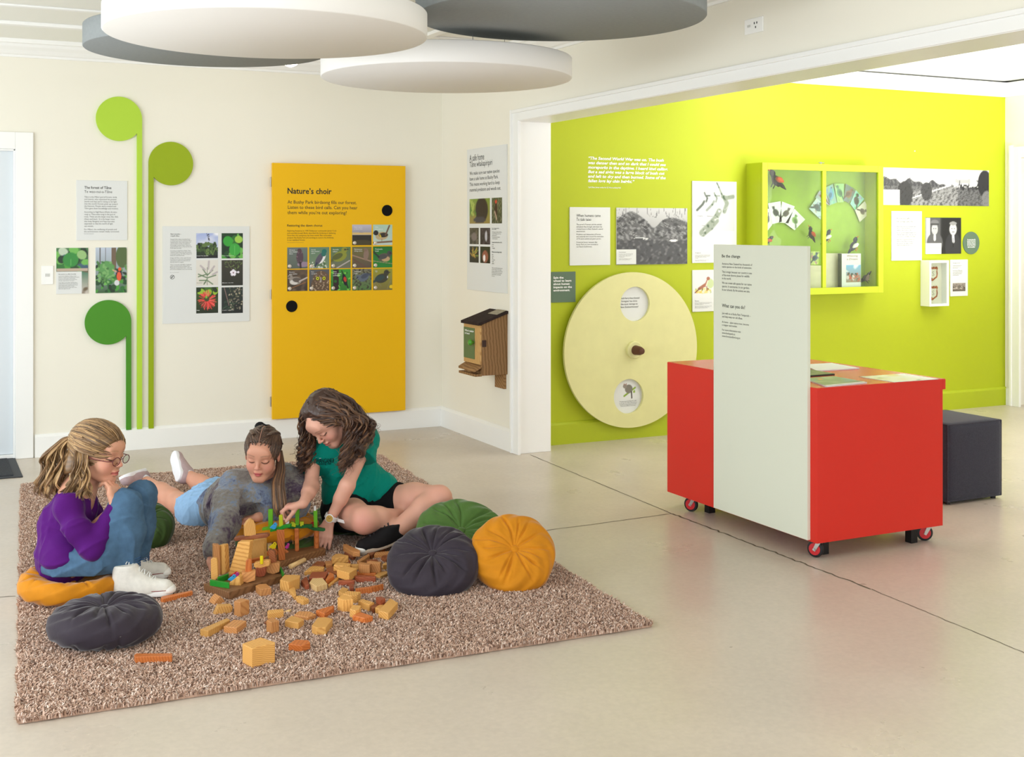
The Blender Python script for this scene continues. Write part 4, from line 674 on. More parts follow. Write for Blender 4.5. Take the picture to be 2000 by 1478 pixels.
# shield frame
WF = Wall((0, 7.33-.1, 0), (1, 0, 0), (0, -1, 0), (math.pi/2, 0, 0)); rr = r4(WF, (1452, 763), (1579, 760), (1452, 1062)); t = empty('shield_frame', WF.P((rr[0]+rr[2])/2, rr[3], 0), 'deep white box frame holding two small wooden shields', 'frame'); s0, z1, s1, z0 = rr
mb = MB(); b = .02; slab(mb, WF, s0, z0, s0+b, z1, -.1, 0); slab(mb, WF, s1-b, z0, s1, z1, -.1, 0); slab(mb, WF, s0+b, z0, s1-b, z0+b, -.1, 0); slab(mb, WF, s0+b, z1-b, s1-b, z1, -.1, 0); mb.build('box_frame', WHITE, t, bevel=.002); slabobj('frame_back', WF, s0+b, z0+b, s1-b, z1-b, -.1, -.06, mat('frame_linen', (226, 218, 204), .8, .1), t)
slabobj('glass_pane', WF, s0+b, z0+b, s1-b, z1-b, -.012, -.009, GL, t)
SW = wood('shield_wood', (170, 88, 48), (130, 60, 30), 6, .35, 2); SIL = mat('shield_cream', (225, 218, 205), .35, .4, metal=.1)
for y, lb in ((850, 'upper brown wooden shield with a pale centre plaque, inside the white box frame'), (976, 'lower brown wooden shield with a pale centre plaque, inside the white box frame')):
    c = WF.px(1380+1500/3.333, 280+y/3.333); c = (c[0]+.004, c[1]); wd = .115; hh = .118
    sh = [(-.8, 1), (-.55, .86), (-.3, .98), (0, .86), (.3, .98), (.55, .86), (.8, 1), (1, .75), (.85, .5), (.95, .0), (.85, -.5), (.4, -.75), (0, -1), (-.4, -.75), (-.85, -.5), (-.95, 0), (-.85, .5), (-1, .75)]
    so = MB().prism([WF.P(c[0]+a*wd/2, c[1]+q*hh/2, -.06) for a, q in sh], WF.n*.012).build('wooden_shield', SW, bevel=.002); tag(so, lb, 'shield')
    MB().prism([WF.P(c[0]+a*wd/2*.68, c[1]+q*hh/2*.68, -.048) for a, q in sh], WF.n*.003).build('plaque', SIL, so)
    text('text', WF, 'S', c[0]-.012, c[1]+.02, .024, .036, -.0445, mat('engraving', (150, 145, 135), .5, .4), so)
def p_team(u, v, a): P = Paint(u, v, a).bg((170, 160, 150), (90, 80, 72)); blob(P, 26, 3, [(215, 205, 195), (60, 52, 48), (120, 110, 100)], (.04, .07), (0, .3, 1, .65)); P.noise(20, 4, 0, (90, 82, 75), 2, v > .65); return P.c
rr = r4(WG, (1582, 755), (1696, 757), (1582, 995)); t = board('team_photo_board', WG, rr, .008, PAPER, 'narrow white board with a sepia team photo, right of the shield frame'); a = WG.px(1380+1597/3.333, 280+963/3.333); b = WG.px(1380+1680/3.333, 280+907/3.333); pic('photo', WG, a[0], a[1], b[0], b[1], .0085, p_team, t, 40)
z('Standing Ground', 1597, 776, 1645, 784, .0088, INKL, t); z('The Moore family raised sheep\nand held sports days at the\nBushy Park estate', 1597, 792, 1655, 815, .0088, INKL, t); z('From the early 1900s people\ncame and played cricket and\ntennis, gathered for picnics\nby the homestead.', 1597, 824, 1660, 862, .0088, INKL, t)
q = WG.px(1786, 295); tag(autosmooth(MB().lathe(WG.P(q[0], q[1], 0), WG.n, [(.004, 0), (.005, .006), (.001, .009)], 12).build('wall_pin', WHITE), 60), 'single tiny white pin high on the green wall', 'pin')
# ================================================================ red cabinet on castors
RED_ = mat('cabinet_red', (214, 44, 30), .42, .35); REDT = mat('cabinet_red_top', (212, 60, 42), .25, .45); PAN = mat('panel_pale', (222, 225, 208), .5, .3)  # top's paler red has a salmon reflection mixed into the colour
t = empty('display_cabinet', (3.98, 4.83, 0), 'bright red box cabinet on castors with a tall pale text panel on its side', 'cabinet')
X0, X1, Y0, Y1, ZB, ZT = 3.60, 4.36, 4.24, 5.44, .077, .77
MB().box((X0, Y0, ZB), (X1, Y1, ZT-.0)).build('cabinet_body', RED_, t, bevel=.0015)
MB().box((X1, Y0, ZT-.048), (X1+.018, Y1+.01, ZT)).build('top_lip', RED_, t, bevel=.001)
MB().box((X0+.002, Y0+.002, ZT), (X1+.016, Y1-.002, ZT+.0015)).build('cabinet_top', REDT, t)
pn = MB().box((X0-.018, 4.283, .085), (X0, 4.995, 1.405)).build('text_panel', PAN, t, bevel=.001)
WPn = Wall((X0-.018, 0, 0), (0, -1, 0), (-1, 0, 0), None); z = Z(WPn, 1380, 280, 3.333)
def PT(body, x0, y0, x1, y1, **k):
    a = WPn.px(1380+x0/3.333, 280+y0/3.333); b = WPn.px(1380+x1/3.333, 280+y0/3.333); c = WPn.px(1380+x0/3.333, 280+y1/3.333); text('text', WPn, body, a[0], a[1], b[0]-a[0], a[1]-c[1], .0005, INK, pn, **k)
PT('Be the change', 100, 722, 219, 748, bold=.01); PT('Aotearoa New Zealand has thousands of\nnative species on the brink of extinction.', 101, 776, 297, 812); PT('This is tragic because our country is one\nof the most diverse places for wildlife\nin the world.', 101, 828, 295, 884); PT('We can create safe spaces for our native\nspecies. In sanctuaries. In our gardens.\nIn our schools. By the actions we take.', 101, 899, 294, 962)
PT('What can you do?', 101, 1042, 251, 1072, bold=.01); PT('Join with us at Bushy Park Tarapuruhi –\nand help keep our ark afloat.', 101, 1097, 287, 1136); PT('At home – plant native trees, become\na trapper and tracker.', 101, 1154, 276, 1190); PT('For more information visit:\nwww.bushypark.nz\nwww.forestandbird.org.nz', 101, 1205, 224, 1262)
STEEL = mat('castor_steel', (178, 176, 170), .3, .5, metal=.9); RUB = mat('rubber_black', (24, 24, 26), .5, .4); CR = mat('castor_red', (196, 38, 44), .4, .4); LEGB = mat('leg_black', (16, 16, 17), .4, .4)
def castor(x, y, ang):
    c = empty('castor', (x, y, 0), None, None); del_ = c; c.parent = t; c.location = tuple(np.array((x, y, 0))-WL[t.name])
    ca, sa = math.cos(ang), math.sin(ang); ax = np.array([ca, sa, 0]); fd = np.array([-sa, ca, 0]); P0 = np.array([x, y, 0.])
    o = P0+UP*.038+fd*.012
    autosmooth(MB().lathe(o-ax*.011, ax, [(.026, 0), (.036, .002), (.038, .006), (.038, .016), (.036, .02), (.026, .022)], 32).build('tyre', RUB, c), 50)
    autosmooth(MB().lathe(o-ax*.013, ax, [(.006, 0), (.027, .001), (.027, .025), (.006, .026)], 32).build('wheel', CR, c), 40)
    mb = MB()
    for s_ in (-1, 1):
        q = o+ax*s_*.016; mb.prism([q-fd*.004+UP*-.01, q+fd*.008+UP*-.004, q+fd*.0+UP*.045-fd*.012+UP*-.006, q-fd*.035+UP*.039], ax*.002)
        mb.cyl(q, q+ax*s_*.005, .006, 10)
    mb.box(P0+np.array([-.026, -.026, .071]), P0+np.array([.026, .026, .077])); mb.build('castor_bracket', STEEL, c)
for x, y, a in ((X0+.045, Y0+.045, .45), (X1-.05, Y0+.05, 1.05), (X0+.05, Y1-.17, .5), (X1-.05, Y1-.1, 1.2)): castor(x, y, a)
for x, y in ((X0+.11, Y0+.09), (X1-.14, Y0+.06), (X0+.12, Y1-.22), (X1-.14, Y1-.2)): MB().box((x-.02, y-.02, 0), (x+.02, y+.02, ZB)).build('leg', LEGB, t, bevel=.001)
# papers on the cabinet top
def toppx(px, py, h=0): return zp(px, py, ZT+.0016+h)
def sheet(name, pts, h, m, label, cat, fn=None, n=40):
    z_ = 1560; P = [toppx(1560+x/6.667, 650+y/6.667, h) for x, y in pts]; o = MB().prism([p-UP*h for p in P], UP*h).build(name, m, bevel=.0005 if h > .003 else 0); tag(o, label, cat)
    if fn:
        U, V = np.meshgrid(np.linspace(0, 1, n+1), np.linspace(0, 1, n+1)); U = U.ravel()[:, None]; V = V.ravel()[:, None]; tl, tr, br, bl = [np.array(p) for p in P[:4]]; Q = (bl*(1-U)+br*U)*(1-V)+(tl*(1-U)+tr*U)*V+UP*.0004; i = np.arange(n*n); r_, c = i//n, i % n; a = r_*(n+1)+c
        mesh_np('cover_print', Q, np.stack([a, a+1, a+n+2, a+n+1], 1), PRINT, o, col=fn(U.ravel(), V.ravel(), 1.0))
    return o
def p_mag(u, v, a): P = Paint(u, v, a).bg((130, 150, 110), (110, 125, 95)); P.noise(9, 3, 0, (165, 175, 140), 2); P.rect(.3, .7, .42, .82, (225, 140, 80)); P.rect(0, 0, 1, .1, (235, 232, 235)); P.noise(6, 8, .2, (120, 160, 165), 2); return P.c
def p_leaflet(u, v, a): P = Paint(u, v, a).bg((226, 230, 205), (226, 230, 208)); P.noise(9, 3, .1, (225, 215, 120), 2); P.noise(16, 5, .3, (130, 150, 90), 2); P.rect(.75, 0, 1, 1, (238, 238, 236)); return P.c
def p_dark(u, v, a): P = Paint(u, v, a).bg((80, 86, 62), (95, 98, 78)); streaks(P, 8, 4, [(180, 180, 150)], .012, (0, 0, 1, 1), .3, (-.3, .3)); return P.c
sheet('white_booklet', [(60, 410), (430, 390), (790, 455), (230, 488)], .006, PAPER, 'white booklet lying farthest back on the red cabinet top', 'booklet')
sheet('dark_booklet', [(40, 455), (170, 478), (470, 530), (40, 560)], .008, mat('booklet_edge', (60, 62, 52), .5, .3), 'dark green booklet behind the magazine on the red cabinet', 'booklet', p_dark)
sheet('magazine', [(60, 590), (450, 562), (890, 640), (360, 690)], .006, PAPER, 'green-covered magazine nearest the front edge of the red cabinet', 'magazine', p_mag)
sheet('leaflet', [(785, 570), (1370, 528), (1820, 600), (1240, 640)], .0015, PAPER, 'yellow and white leaflet at the right end of the red cabinet top', 'leaflet', p_leaflet)
# ottoman
OT = mat('ottoman_fabric', (66, 66, 76), .95, .1, noise=.22, nscale=170, bump=.5, bscale=500, sheen=.25)
a = zp(1855, 989); b = zp(1954, 972); ow = b[0]-a[0]; oy = (a[1]+b[1])/2
def rbox(c, hx, hy, z0, z1, r, n=9):
    """soft upholstered box"""
    v = []; f = []; idx = {}
    def P(i, j, k, ax, s):
        pass
    import bmesh
    bm = bmesh.new(); bmesh.ops.create_cube(bm, size=2); bmesh.ops.subdivide_edges(bm, edges=bm.edges, cuts=n, use_grid_fill=True)
    h = np.array([hx, hy, (z1-z0)/2]); 
    for q in bm.verts:
        p = np.array(q.co)*h; core = np.clip(p, -(h-r), h-r); d = p-core; L = np.linalg.norm(d)
        if L > 0: p = core+d/L*r
        e = np.array(q.co); bul = .006; p = p+np.array([e[0]*bul*(1-e[1]**2)*(1-e[2]**2), e[1]*bul*(1-e[0]**2)*(1-e[2]**2), e[2]*bul*(1-e[0]**2)*(1-e[1]**2)]); q.co = tuple(p+np.array([c[0], c[1], (z0+z1)/2]))
    vs = np.array([tuple(q.co) for q in bm.verts]); bm.verts.index_update(); fs = [tuple(q.index for q in fc.verts) for fc in bm.faces]; bm.free(); return vs, fs
t = empty('cube_ottoman', (a[0]+ow/2, oy+ow/2, 0), 'dark grey fabric cube ottoman on the floor behind the red cabinet', 'ottoman')
vs, fs = rbox((a[0]+ow/2, oy+ow/2), ow/2, ow/2, .012, .437, .018, 13); o = mesh_np('ottoman_body', vs, fs, OT, t, smooth=True)
mb = MB(); c0 = np.array([a[0]+ow/2, oy+ow/2, 0]); h_ = ow/2-.006
for zz in (.431, .02):
    L = [c0+np.array([sx*h_, sy*h_, zz]) for sx, sy in ((-1, -1), (1, -1), (1, 1), (-1, 1), (-1, -1))]
    for i in range(4): mb.tube([L[i], L[i+1]], .0035, 6)
for sx, sy in ((-1, -1), (1, -1), (1, 1), (-1, 1)): mb.tube([c0+np.array([sx*h_, sy*h_, .02]), c0+np.array([sx*h_, sy*h_, .431])], .0035, 6)
mb.build('piping', OT, t)
for sx in (-1, 1):
    for sy in (-1, 1): MB().cyl(c0+np.array([sx*.17, sy*.17, 0]), c0+np.array([sx*.17, sy*.17, .02]), .015, 12).build('foot', LEGB, t)
# ================================================================ shag rug
RUGZ = .022
C_rug = np.array([[.262, 3.886], [2.455, 3.80], [2.70, 7.42], [.53, 7.49]])
def rug_inside(P):
    ok = np.ones(len(P), bool)
    for i in range(4):
        a = C_rug[i]; b = C_rug[(i+1) % 4]; e = b-a; n = np.array([-e[1], e[0]])/np.linalg.norm(e); ok &= ((P-a)@n > .004*np.sin(P@(e/np.linalg.norm(e))*23+i))
    return ok
t = empty('shag_rug', (1.5, 5.6, 0), 'large beige-brown shag rug under the three girls and the scattered blocks', 'rug')
MB().prism([tuple(c)+(.0015,) for c in C_rug+np.sign(C_rug.mean(0)-C_rug)*.006], (0, 0, .007)).build('rug_backing', mat('rug_base', (184, 152, 132), .95, .05, noise=.3, nscale=90), t)
def tufts(n, seed):
    r = np.random.default_rng(seed); P = np.stack([r.uniform(.2, 2.75, int(n*1.3)), r.uniform(3.75, 7.55, int(n*1.3))], 1); P = P[rug_inside(P)][:n]; n = len(P)
    # nearer tufts smaller than pile clump; a strand is a bent three-sided spike
    az = r.uniform(0, 2*np.pi, n); ln = r.uniform(.004, .013, n); ht = r.uniform(.011, .018, n); w_ = r.uniform(.0016, .0027, n)
    cl = .5+.5*np.sin(P[:, 0]*9+np.sin(P[:, 1]*7)*2)*np.sin(P[:, 1]*8+1.5*np.sin(P[:, 0]*6)); ht = ht*(.93+.1*cl)
    d = np.stack([np.cos(az), np.sin(az), 0*az], 1); s_ = np.stack([-np.sin(az), np.cos(az), 0*az], 1)
    b = np.c_[P, np.full(n, .006)]; m = b+d*(ln*.35)[:, None]+UP*(ht*.8)[:, None]; e = b+d*ln[:, None]+UP*ht[:, None]
    e = e+s_*(r.normal(0, .003, n))[:, None]
    V = np.stack([b-s_*w_[:, None], b+s_*w_[:, None], m+s_*w_[:, None]*1.1, m-s_*w_[:, None]*1.1, e+s_*w_[:, None]*.55, e-s_*w_[:, None]*.55], 1).reshape(-1, 3)
    i = np.arange(n)*6; f = np.concatenate([np.stack([i, i+1, i+2, i+3], 1), np.stack([i+3, i+2, i+4, i+5], 1)])
    pal = np.array([lin(c) for c in [(216, 186, 168), (202, 170, 150), (224, 198, 180), (190, 156, 136), (208, 176, 156), (176, 142, 122), (232, 212, 198)]])
    c = pal[r.integers(0, 7, n)]*r.uniform(.85, 1.12, (n, 1)); c = np.repeat(c, 6, 0); return V, f, c
V, f_, c_ = tufts(TUFTS, 11)
o = mesh_np('rug_pile', V, f_, attr_mat('pile', .9, .1), t, col=c_); o['kind'] = 'stuff'
# ================================================================ velvet cushions
def cushion(c, rgb, name_lbl, R=.2, T=.075, nrm=(0, 0, 1), seed=1, n=14, sag=None, dark=1.0):
    r = np.random.default_rng(seed); nu, nv = 180, 64; nrm = np.array(nrm, float); nrm /= np.linalg.norm(nrm)
    a = np.array([1., 0, 0]) if abs(nrm[0]) < .8 else np.array([0, 1., 0]); u = np.cross(a, nrm); u /= np.linalg.norm(u); v = np.cross(nrm, u)
    th = np.linspace(0, 2*np.pi, nu, endpoint=False); ph = np.linspace(0.0, np.pi, nv)
    TT, PH = np.meshgrid(th, ph); sp = np.sin(PH); cp = np.cos(PH)
    rad = R*np.sign(sp)*np.abs(sp)**.62; z = T*np.sign(cp)*np.abs(cp)**.85
    rho = rad/R
    dim = np.exp(-(rho/.22)**2)*.30+np.exp(-(rho/.07)**2)*.08; z = z*(1-dim)
    ang = (np.arange(n)+r.uniform(-.3, .3, n))*2*np.pi/n; plt_ = 0*TT; fine = 0*TT
    for s_ in (1, -1):
        side = (cp*s_ > -.05)
        for k, q in enumerate(ang):
            q2 = q+(0 if s_ > 0 else .2)+.22*r.uniform(-1, 1)*rho**1.5; L = r.uniform(.62, .98); w_ = r.uniform(.05, .085)
            dd = np.angle(np.exp(1j*(TT-q2))); fall = np.clip((L+.12-rho)/.3, 0, 1)*np.clip(rho/.12, .2, 1)
            plt_ += side*np.exp(-(dd*np.maximum(rho, .18)/(w_*.45))**2)*fall*r.uniform(.6, 1.1)
            d2 = np.angle(np.exp(1j*(TT-q2-.16))); fine += side*np.exp(-(d2*np.maximum(rho, .18)/.03)**2)*fall*.35
    bul = .02*np.sin(TT*3+seed)*rho**2+.012*np.sin(TT*7+seed*2)*rho**3
    rad = rad*(1+bul)-plt_*.006*np.abs(sp)*R/.2; z = z-np.sign(cp)*(plt_*.016+fine*.006)*R/.2*np.clip(rho*2.2, 0, 1)
    z += T*.06*np.sin(TT*2+seed)*rho+.004*np.sin(TT*11+PH*9+seed)*rho
    P = np.asarray(c)+rad[..., None]*(np.cos(TT)[..., None]*u+np.sin(TT)[..., None]*v)+z[..., None]*nrm
    if sag is not None: P = sag(P)
    P = P.reshape(-1, 3); P[:, 2] = np.maximum(P[:, 2], .0125+.0002*np.sin(P[:, 0]*90))
    i, j = np.meshgrid(np.arange(nv-1), np.arange(nu), indexing='ij'); a_ = i*nu+j; b_ = i*nu+(j+1) % nu; f = np.stack([a_, a_+nu, b_+nu, b_], -1).reshape(-1, 4)
    m = mat('velvet_%d_%d_%d' % rgb, rgb, .75, .25, sheen=.3, noise=.16, nscale=14, bump=.15, bscale=90)
    t = empty('round_cushion', (c[0], c[1], .012), name_lbl, 'cushion', 'round velvet floor cushions'); mesh_np('cushion_cover', P, f, m, t, smooth=True)
    bp = np.asarray(c)+nrm*(T*.63); 
    if sag is not None: bp = sag(bp[None])[0]
    autosmooth(MB().lathe(bp, nrm, [(.012, -.004), (.018, 0), (.0175, .005), (.013, .009), (.002, .011)], 24).build('button', m, t), 80)
    return t
MUS = (206, 132, 18); GRY = (54, 47, 56); GRN = (70, 98, 42); DGR = (54, 76, 30)
def onfloor(px, py, zc): return zp(px, py, zc)
Zc = .082
c = onfloor(204, 1212, Zc); cushion(c, GRY, 'dark grey cushion lying flat in front at the left, nearest the camera', .198, .072, seed=3)
c = onfloor(140, 1132, .07); PA = zp(140, 1135, .07)
def sagA(P):
    d = np.hypot(P[..., 0]-PA[0]-.02, P[..., 1]-PA[1]-.0); P = P.copy(); P[..., 2] = np.where(P[..., 2] > .06, .06+(P[..., 2]-.06)*np.clip((d-.05)/.14, 0.05, 1), P[..., 2]); return P
cushion(PA, MUS, 'mustard cushion at the left that the girl in purple sits on', .205, .066, seed=5, sag=sagA)
cushion(zp(266, 1044, .08)+FW*.10, DGR, 'dark green cushion standing behind the knees of the girl in jeans', .145, .07, seed=8, nrm=(-.2, -.5, .8))
cushion(zp(540, 1020, .115)-FW*.07, MUS, 'mustard cushion under the chest of the girl in the grey jumper', .205, .05, seed=9)
cushion(zp(545, 1060, .045)+FW*.08, DGR, 'dark green cushion beneath the mustard one under the grey jumper', .215, .038, seed=12)
cushion(zp(690, 1022, .05)+FW*.1, DGR, 'dark green cushion the girl in the teal shirt sits on', .24, .05, seed=14)
cushion(zp(870, 1032, .08)+FW*.03, (84, 110, 44), 'green cushion lying flat, partly under the leaning green cushion', .19, .07, seed=15)
cushion(J(899, 1050, 5.32), (78, 112, 50), 'bright green cushion leaning behind the grey and mustard pair, button showing', .205, .07, nrm=-FW*.55+UP*.8+RT*.12, seed=16)
cushion(J(846, 1098, 4.98), GRY, 'dark grey cushion in the right-hand pile, propped against the green ones', .193, .075, nrm=-FW*.45+UP*.82-RT*.02, seed=18)
cushion(J(1002, 1083, 5.02), MUS, 'bright mustard cushion leaning at the right end of the pile', .178, .075, nrm=-FW*.72+UP*.66+RT*.12, seed=21)
# ================================================================ building blocks
W_P = wood('pine', (226, 172, 96), (202, 143, 73), 18, .45, 1.5); W_P2 = wood('pale_pine', (236, 200, 142), (226, 185, 125), 11, .5, 0.8999999999999999); W_M = wood('tan_wood', (206, 146, 88), (186, 123, 71), 15, .45, 1.2)
W_O = wood('orange_wood', (204, 118, 58), (185, 98, 45), 13, .4, 1.2); W_D = wood('brown_wood', (150, 88, 52), (129, 71, 41), 13, .45, 1.2); W_D2 = wood('reddish_wood', (160, 84, 54), (143, 69, 44), 13, .45, 1.2); W_B = wood('plank_brown', (140, 98, 62), (116, 78, 47), 8, .6, 2.4)
WM = dict(p=W_P, q=W_P2, m=W_M, o=W_O, d=W_D, e=W_D2)
WN_ = dict(p='yellow pine', q='pale wooden', m='tan wooden', o='orange-brown wooden', d='dark brown wooden', e='reddish-brown wooden')
def block(name, mb, m, label, group='loose wooden blocks on the rug', bev=.0022):
    o = mb.build(name, m, bevel=bev); tag(o, label, 'block', group); return o
def flat(k, pts, h, wd, label, z0=RUGZ-.006, name='wooden_block', grp='loose wooden blocks on the rug', bev=.0022):
    """block lying flat: outline of its top face seen at height z0+h, extruded down by h"""
    ox, oy, s = k; P = [zp(ox+x/s, oy+y/s, z0+h) for x, y in pts]; return block(name, MB().prism([p-UP*h for p in P], UP*h), WM[wd] if isinstance(wd, str) else wd, label, grp, bev)
def stand(k, pts, D, th, yaw, wd, label, name='wooden_block', grp='blocks of the play building', bev=.0022):
    """block standing upright: outline of its front face in a vertical plane at distance D, turned by yaw, th deep"""
    ox, oy, s = k; a = math.radians(yaw); n = FW*math.cos(a)+RT*math.sin(a); q = [(ox+x/s, oy+y/s) for x, y in pts]; c = J(sum(x for x, _ in q)/len(q), sum(y for _, y in q)/len(q), D)
    P = []
    for x, y in q: d = ray(x, y); P.append(CP+d*(((c-CP)@n)/(d@n)))
    return block(name, MB().prism(P, n*th), WM[wd] if isinstance(wd, str) else wd, label, grp, bev)
K4 = (540, 1050, 7.692); K5 = (380, 1150, 7.143); K3 = (350, 960, 4.347); K0 = (0, 1000, 4.9275); K6 = (380, 960, 6.718)
L = [
 (K4, [(1335, 210), (1410, 155), (1485, 215), (1420, 265)], .02, 'd', 'dark brown diamond-turned block between the black shoe and the grey cushion'),
 (K4, [(1480, 140), (1540, 105), (1638, 125), (1560, 162)], .026, 'o', 'small orange cube, farthest right beside the black shoe'),
 (K4, [(1465, 250), (1490, 212), (1740, 195), (1735, 232)], .02, 'm', 'long tan bar just below the small orange cube'),
 (K4, [(1570, 288), (1600, 262), (1775, 255), (1790, 290), (1640, 322)], .018, 'd', 'dark bar running under the left edge of the grey cushion'),
 (K4, [(1210, 350), (1300, 280), (1385, 235), (1402, 262), (1330, 318), (1220, 375)], .022, 'm', 'curved tan arch piece left of the dark diamond block'),
 (K4, [(820, 325), (1080, 305), (1112, 350), (860, 352)], .014, 'o', 'reddish slab beneath the grooved yellow plank at the back of the heap'),
 (K4, [(530, 410), (610, 350), (720, 355), (735, 395), (700, 415)], .016, 'd', 'dark brown half-moon block at the back left of the heap'),
 (K4, [(725, 348), (830, 340), (845, 395), (745, 412)], .02, 'm', 'small tan square block right of the dark half-moon'),
 (K4, [(415, 512), (510, 430), (560, 420), (722, 432), (705, 460)], .02, 'p', 'long pale wedge pointing left at the back of the heap'),
 (K4, [(740, 470), (800, 430), (905, 425), (1045, 560), (1040, 580), (985, 585)], .012, 'd', 'flat dark brown slab under the big striped block'),
 (K4, [(1165, 565), (1265, 556), (1500, 575), (1490, 592), (1240, 596), (1180, 585)], .022, 'e', 'dark red-brown boat-shaped block at the front right of the heap'),
 (K4, [(1470, 560), (1560, 503), (1675, 500), (1660, 535), (1560, 580)], .014, 'p', 'yellow rectangular block touching the grey cushion'),
 (K4, [(1590, 392), (1700, 342), (1710, 392), (1600, 412)], .022, 'p', 'pale block pushed against the side of the grey cushion'),
 (K4, [(485, 595), (530, 512), (780, 500), (730, 590), (600, 600)], .028, 'e', 'large red-brown slab behind the pale pentagon'),
 (K4, [(735, 625), (800, 515), (862, 540), (866, 572), (750, 642)], .025, 'o', 'orange quarter-circle block behind the pale pentagon'),
 (K4, [(370, 640), (440, 580), (465, 590), (492, 705), (430, 712)], .022, 'e', 'red-brown fan-shaped block left of the pale pentagon'),
 (K4, [(495, 665), (540, 605), (695, 600), (765, 688), (600, 732)], .026, 'q', 'pale flat-topped pentagon block'),
 (K4, [(770, 700), (900, 590), (945, 590), (930, 610), (782, 722)], .012, 'p', 'thin pale stick pointing away from the pentagon'),
 (K4, [(50, 632), (115, 555), (270, 553), (355, 560), (348, 600), (185, 665)], .046, 'p', 'big striped pine block beside the right corner of the brown plank'),
 (K4, [(285, 880), (320, 865), (400, 872), (490, 918), (400, 940)], .022, 'p', 'small yellow pointed block in front of the big striped one'),
 (K4, [(930, 632), (1130, 622), (1180, 630), (1165, 652), (930, 655)], .02, 'e', 'short reddish bar above the long curved arch'),
 (K4, [(1092, 700), (1110, 688), (1155, 690), (1165, 748), (1100, 752)], .018, 'e', 'little red-brown stick between the bar and the arch'),
 (K4, [(930, 800), (990, 735), (1085, 765), (1005, 848)], .02, 'p', 'striped pine end block left of the little red-brown stick'),
 (K4, [(1000, 838), (1060, 795), (1270, 810), (1215, 860), (1130, 872)], .032, 'p', 'broad yellow block behind the stepped pine block'),
 (K4, [(915, 900), (985, 857), (1080, 862), (1155, 922), (1010, 935)], .05, 'p', 'stepped dark-ringed pine block in the middle right'),
 (K4, [(1225, 945), (1290, 915), (1470, 968), (1392, 1005)], .028, 'p', 'yellow rectangular block right of the stepped pine block'),
 (K4, [(1395, 1000), (1500, 978), (1550, 992), (1500, 1045), (1440, 1062)], .02, 'd', 'brown knotty block between two yellow blocks at the right'),
 (K4, [(1480, 1048), (1530, 1008), (1610, 1000), (1570, 1075)], .024, 'p', 'striped pale block under the tilted yellow plank'),
 (K4, [(1530, 1090), (1705, 905), (1825, 970), (1680, 1132)], .03, 'p', 'wide yellow plank block farthest right in the front scatter'),
 (K4, [(1098, 1070), (1150, 1005), (1272, 1015), (1242, 1072), (1190, 1090)], .034, 'p', 'striped pine cube left of the brown knotty block'),
 (K4, [(1140, 1162), (1260, 1110), (1450, 1175), (1330, 1208)], .022, 'o', 'orange-yellow brick in front of the striped pine cube'),
 (K4, [(590, 1085), (860, 1010), (866, 1030), (722, 1142)], .024, 'o', 'orange-brown triangle block pointing right'),
 (K4, [(530, 1312), (620, 1195), (745, 1190), (845, 1215), (742, 1345), (600, 1350)], .03, 'p', 'yellow block with one rounded end in front of the triangle'),
 (K4, [(262, 1152), (330, 1100), (500, 1102), (595, 1148), (470, 1192)], .018, 'm', 'flat tan plank piece left of the triangle, behind its twin'),
 (K4, [(125, 1240), (230, 1165), (415, 1222), (330, 1280)], .026, 'p', 'flat yellow plank piece left of the rounded block'),
 (K5, [(1015, 312), (1030, 292), (1240, 275), (1245, 308), (1030, 345)], .026, 'p', 'yellow bar at the back of the small pile with the pale half circle'),
 (K5, [(1000, 437), (1080, 388), (1182, 440), (1072, 466)], .042, 'm', 'tan cube in front of the small pile with the pale half circle'),
 (K5, [(965, 468), (1060, 382), (1120, 375), (1000, 472)], .008, 'd', 'dark flat wedge beneath the small pile, left of the tan cube'),
 (K5, [(548, 168), (650, 125), (766, 148), (640, 184)], .058, 'm', 'striped tan cube standing alone in front of the play building'),
 (K5, [(75, 560), (450, 403), (496, 425), (190, 584)], .026, 'p', 'long grooved pine bar pointing to the lower left'),
 (K5, [(403, 520), (545, 425), (726, 440), (590, 540)], .026, 'm', 'tan rectangular block touching the long grooved bar'),
 (K5, [(665, 762), (920, 670), (1040, 712), (1122, 738), (1120, 758), (960, 790), (800, 832)], .066, 'p', 'largest striped pine block, alone at the front of the rug'),
 (K5, [(1308, 765), (1410, 700), (1590, 712), (1615, 745), (1500, 788)], .024, 'o', 'small orange brick alone, right of the largest block'),
 (K0, [(1545, 822), (1560, 808), (1848, 750), (1855, 762), (1570, 835)], .018, 'o', 'thin orange stick beside the white shoe'),
 (K0, [(1290, 1372), (1312, 1357), (1655, 1355), (1658, 1382), (1305, 1392)], .022, 'o', 'orange-brown bar alone at the front left of the rug'),
 (K6, [(800, 1232), (840, 1212), (942, 1205), (1010, 1262), (865, 1282)], .03, 'm', 'tan block with a chamfered end touching the front edge of the brown plank'),
]
for k, pts, h, wd, lb in L: flat(k, pts, h, wd, lb)
z1_ = RUGZ-.006
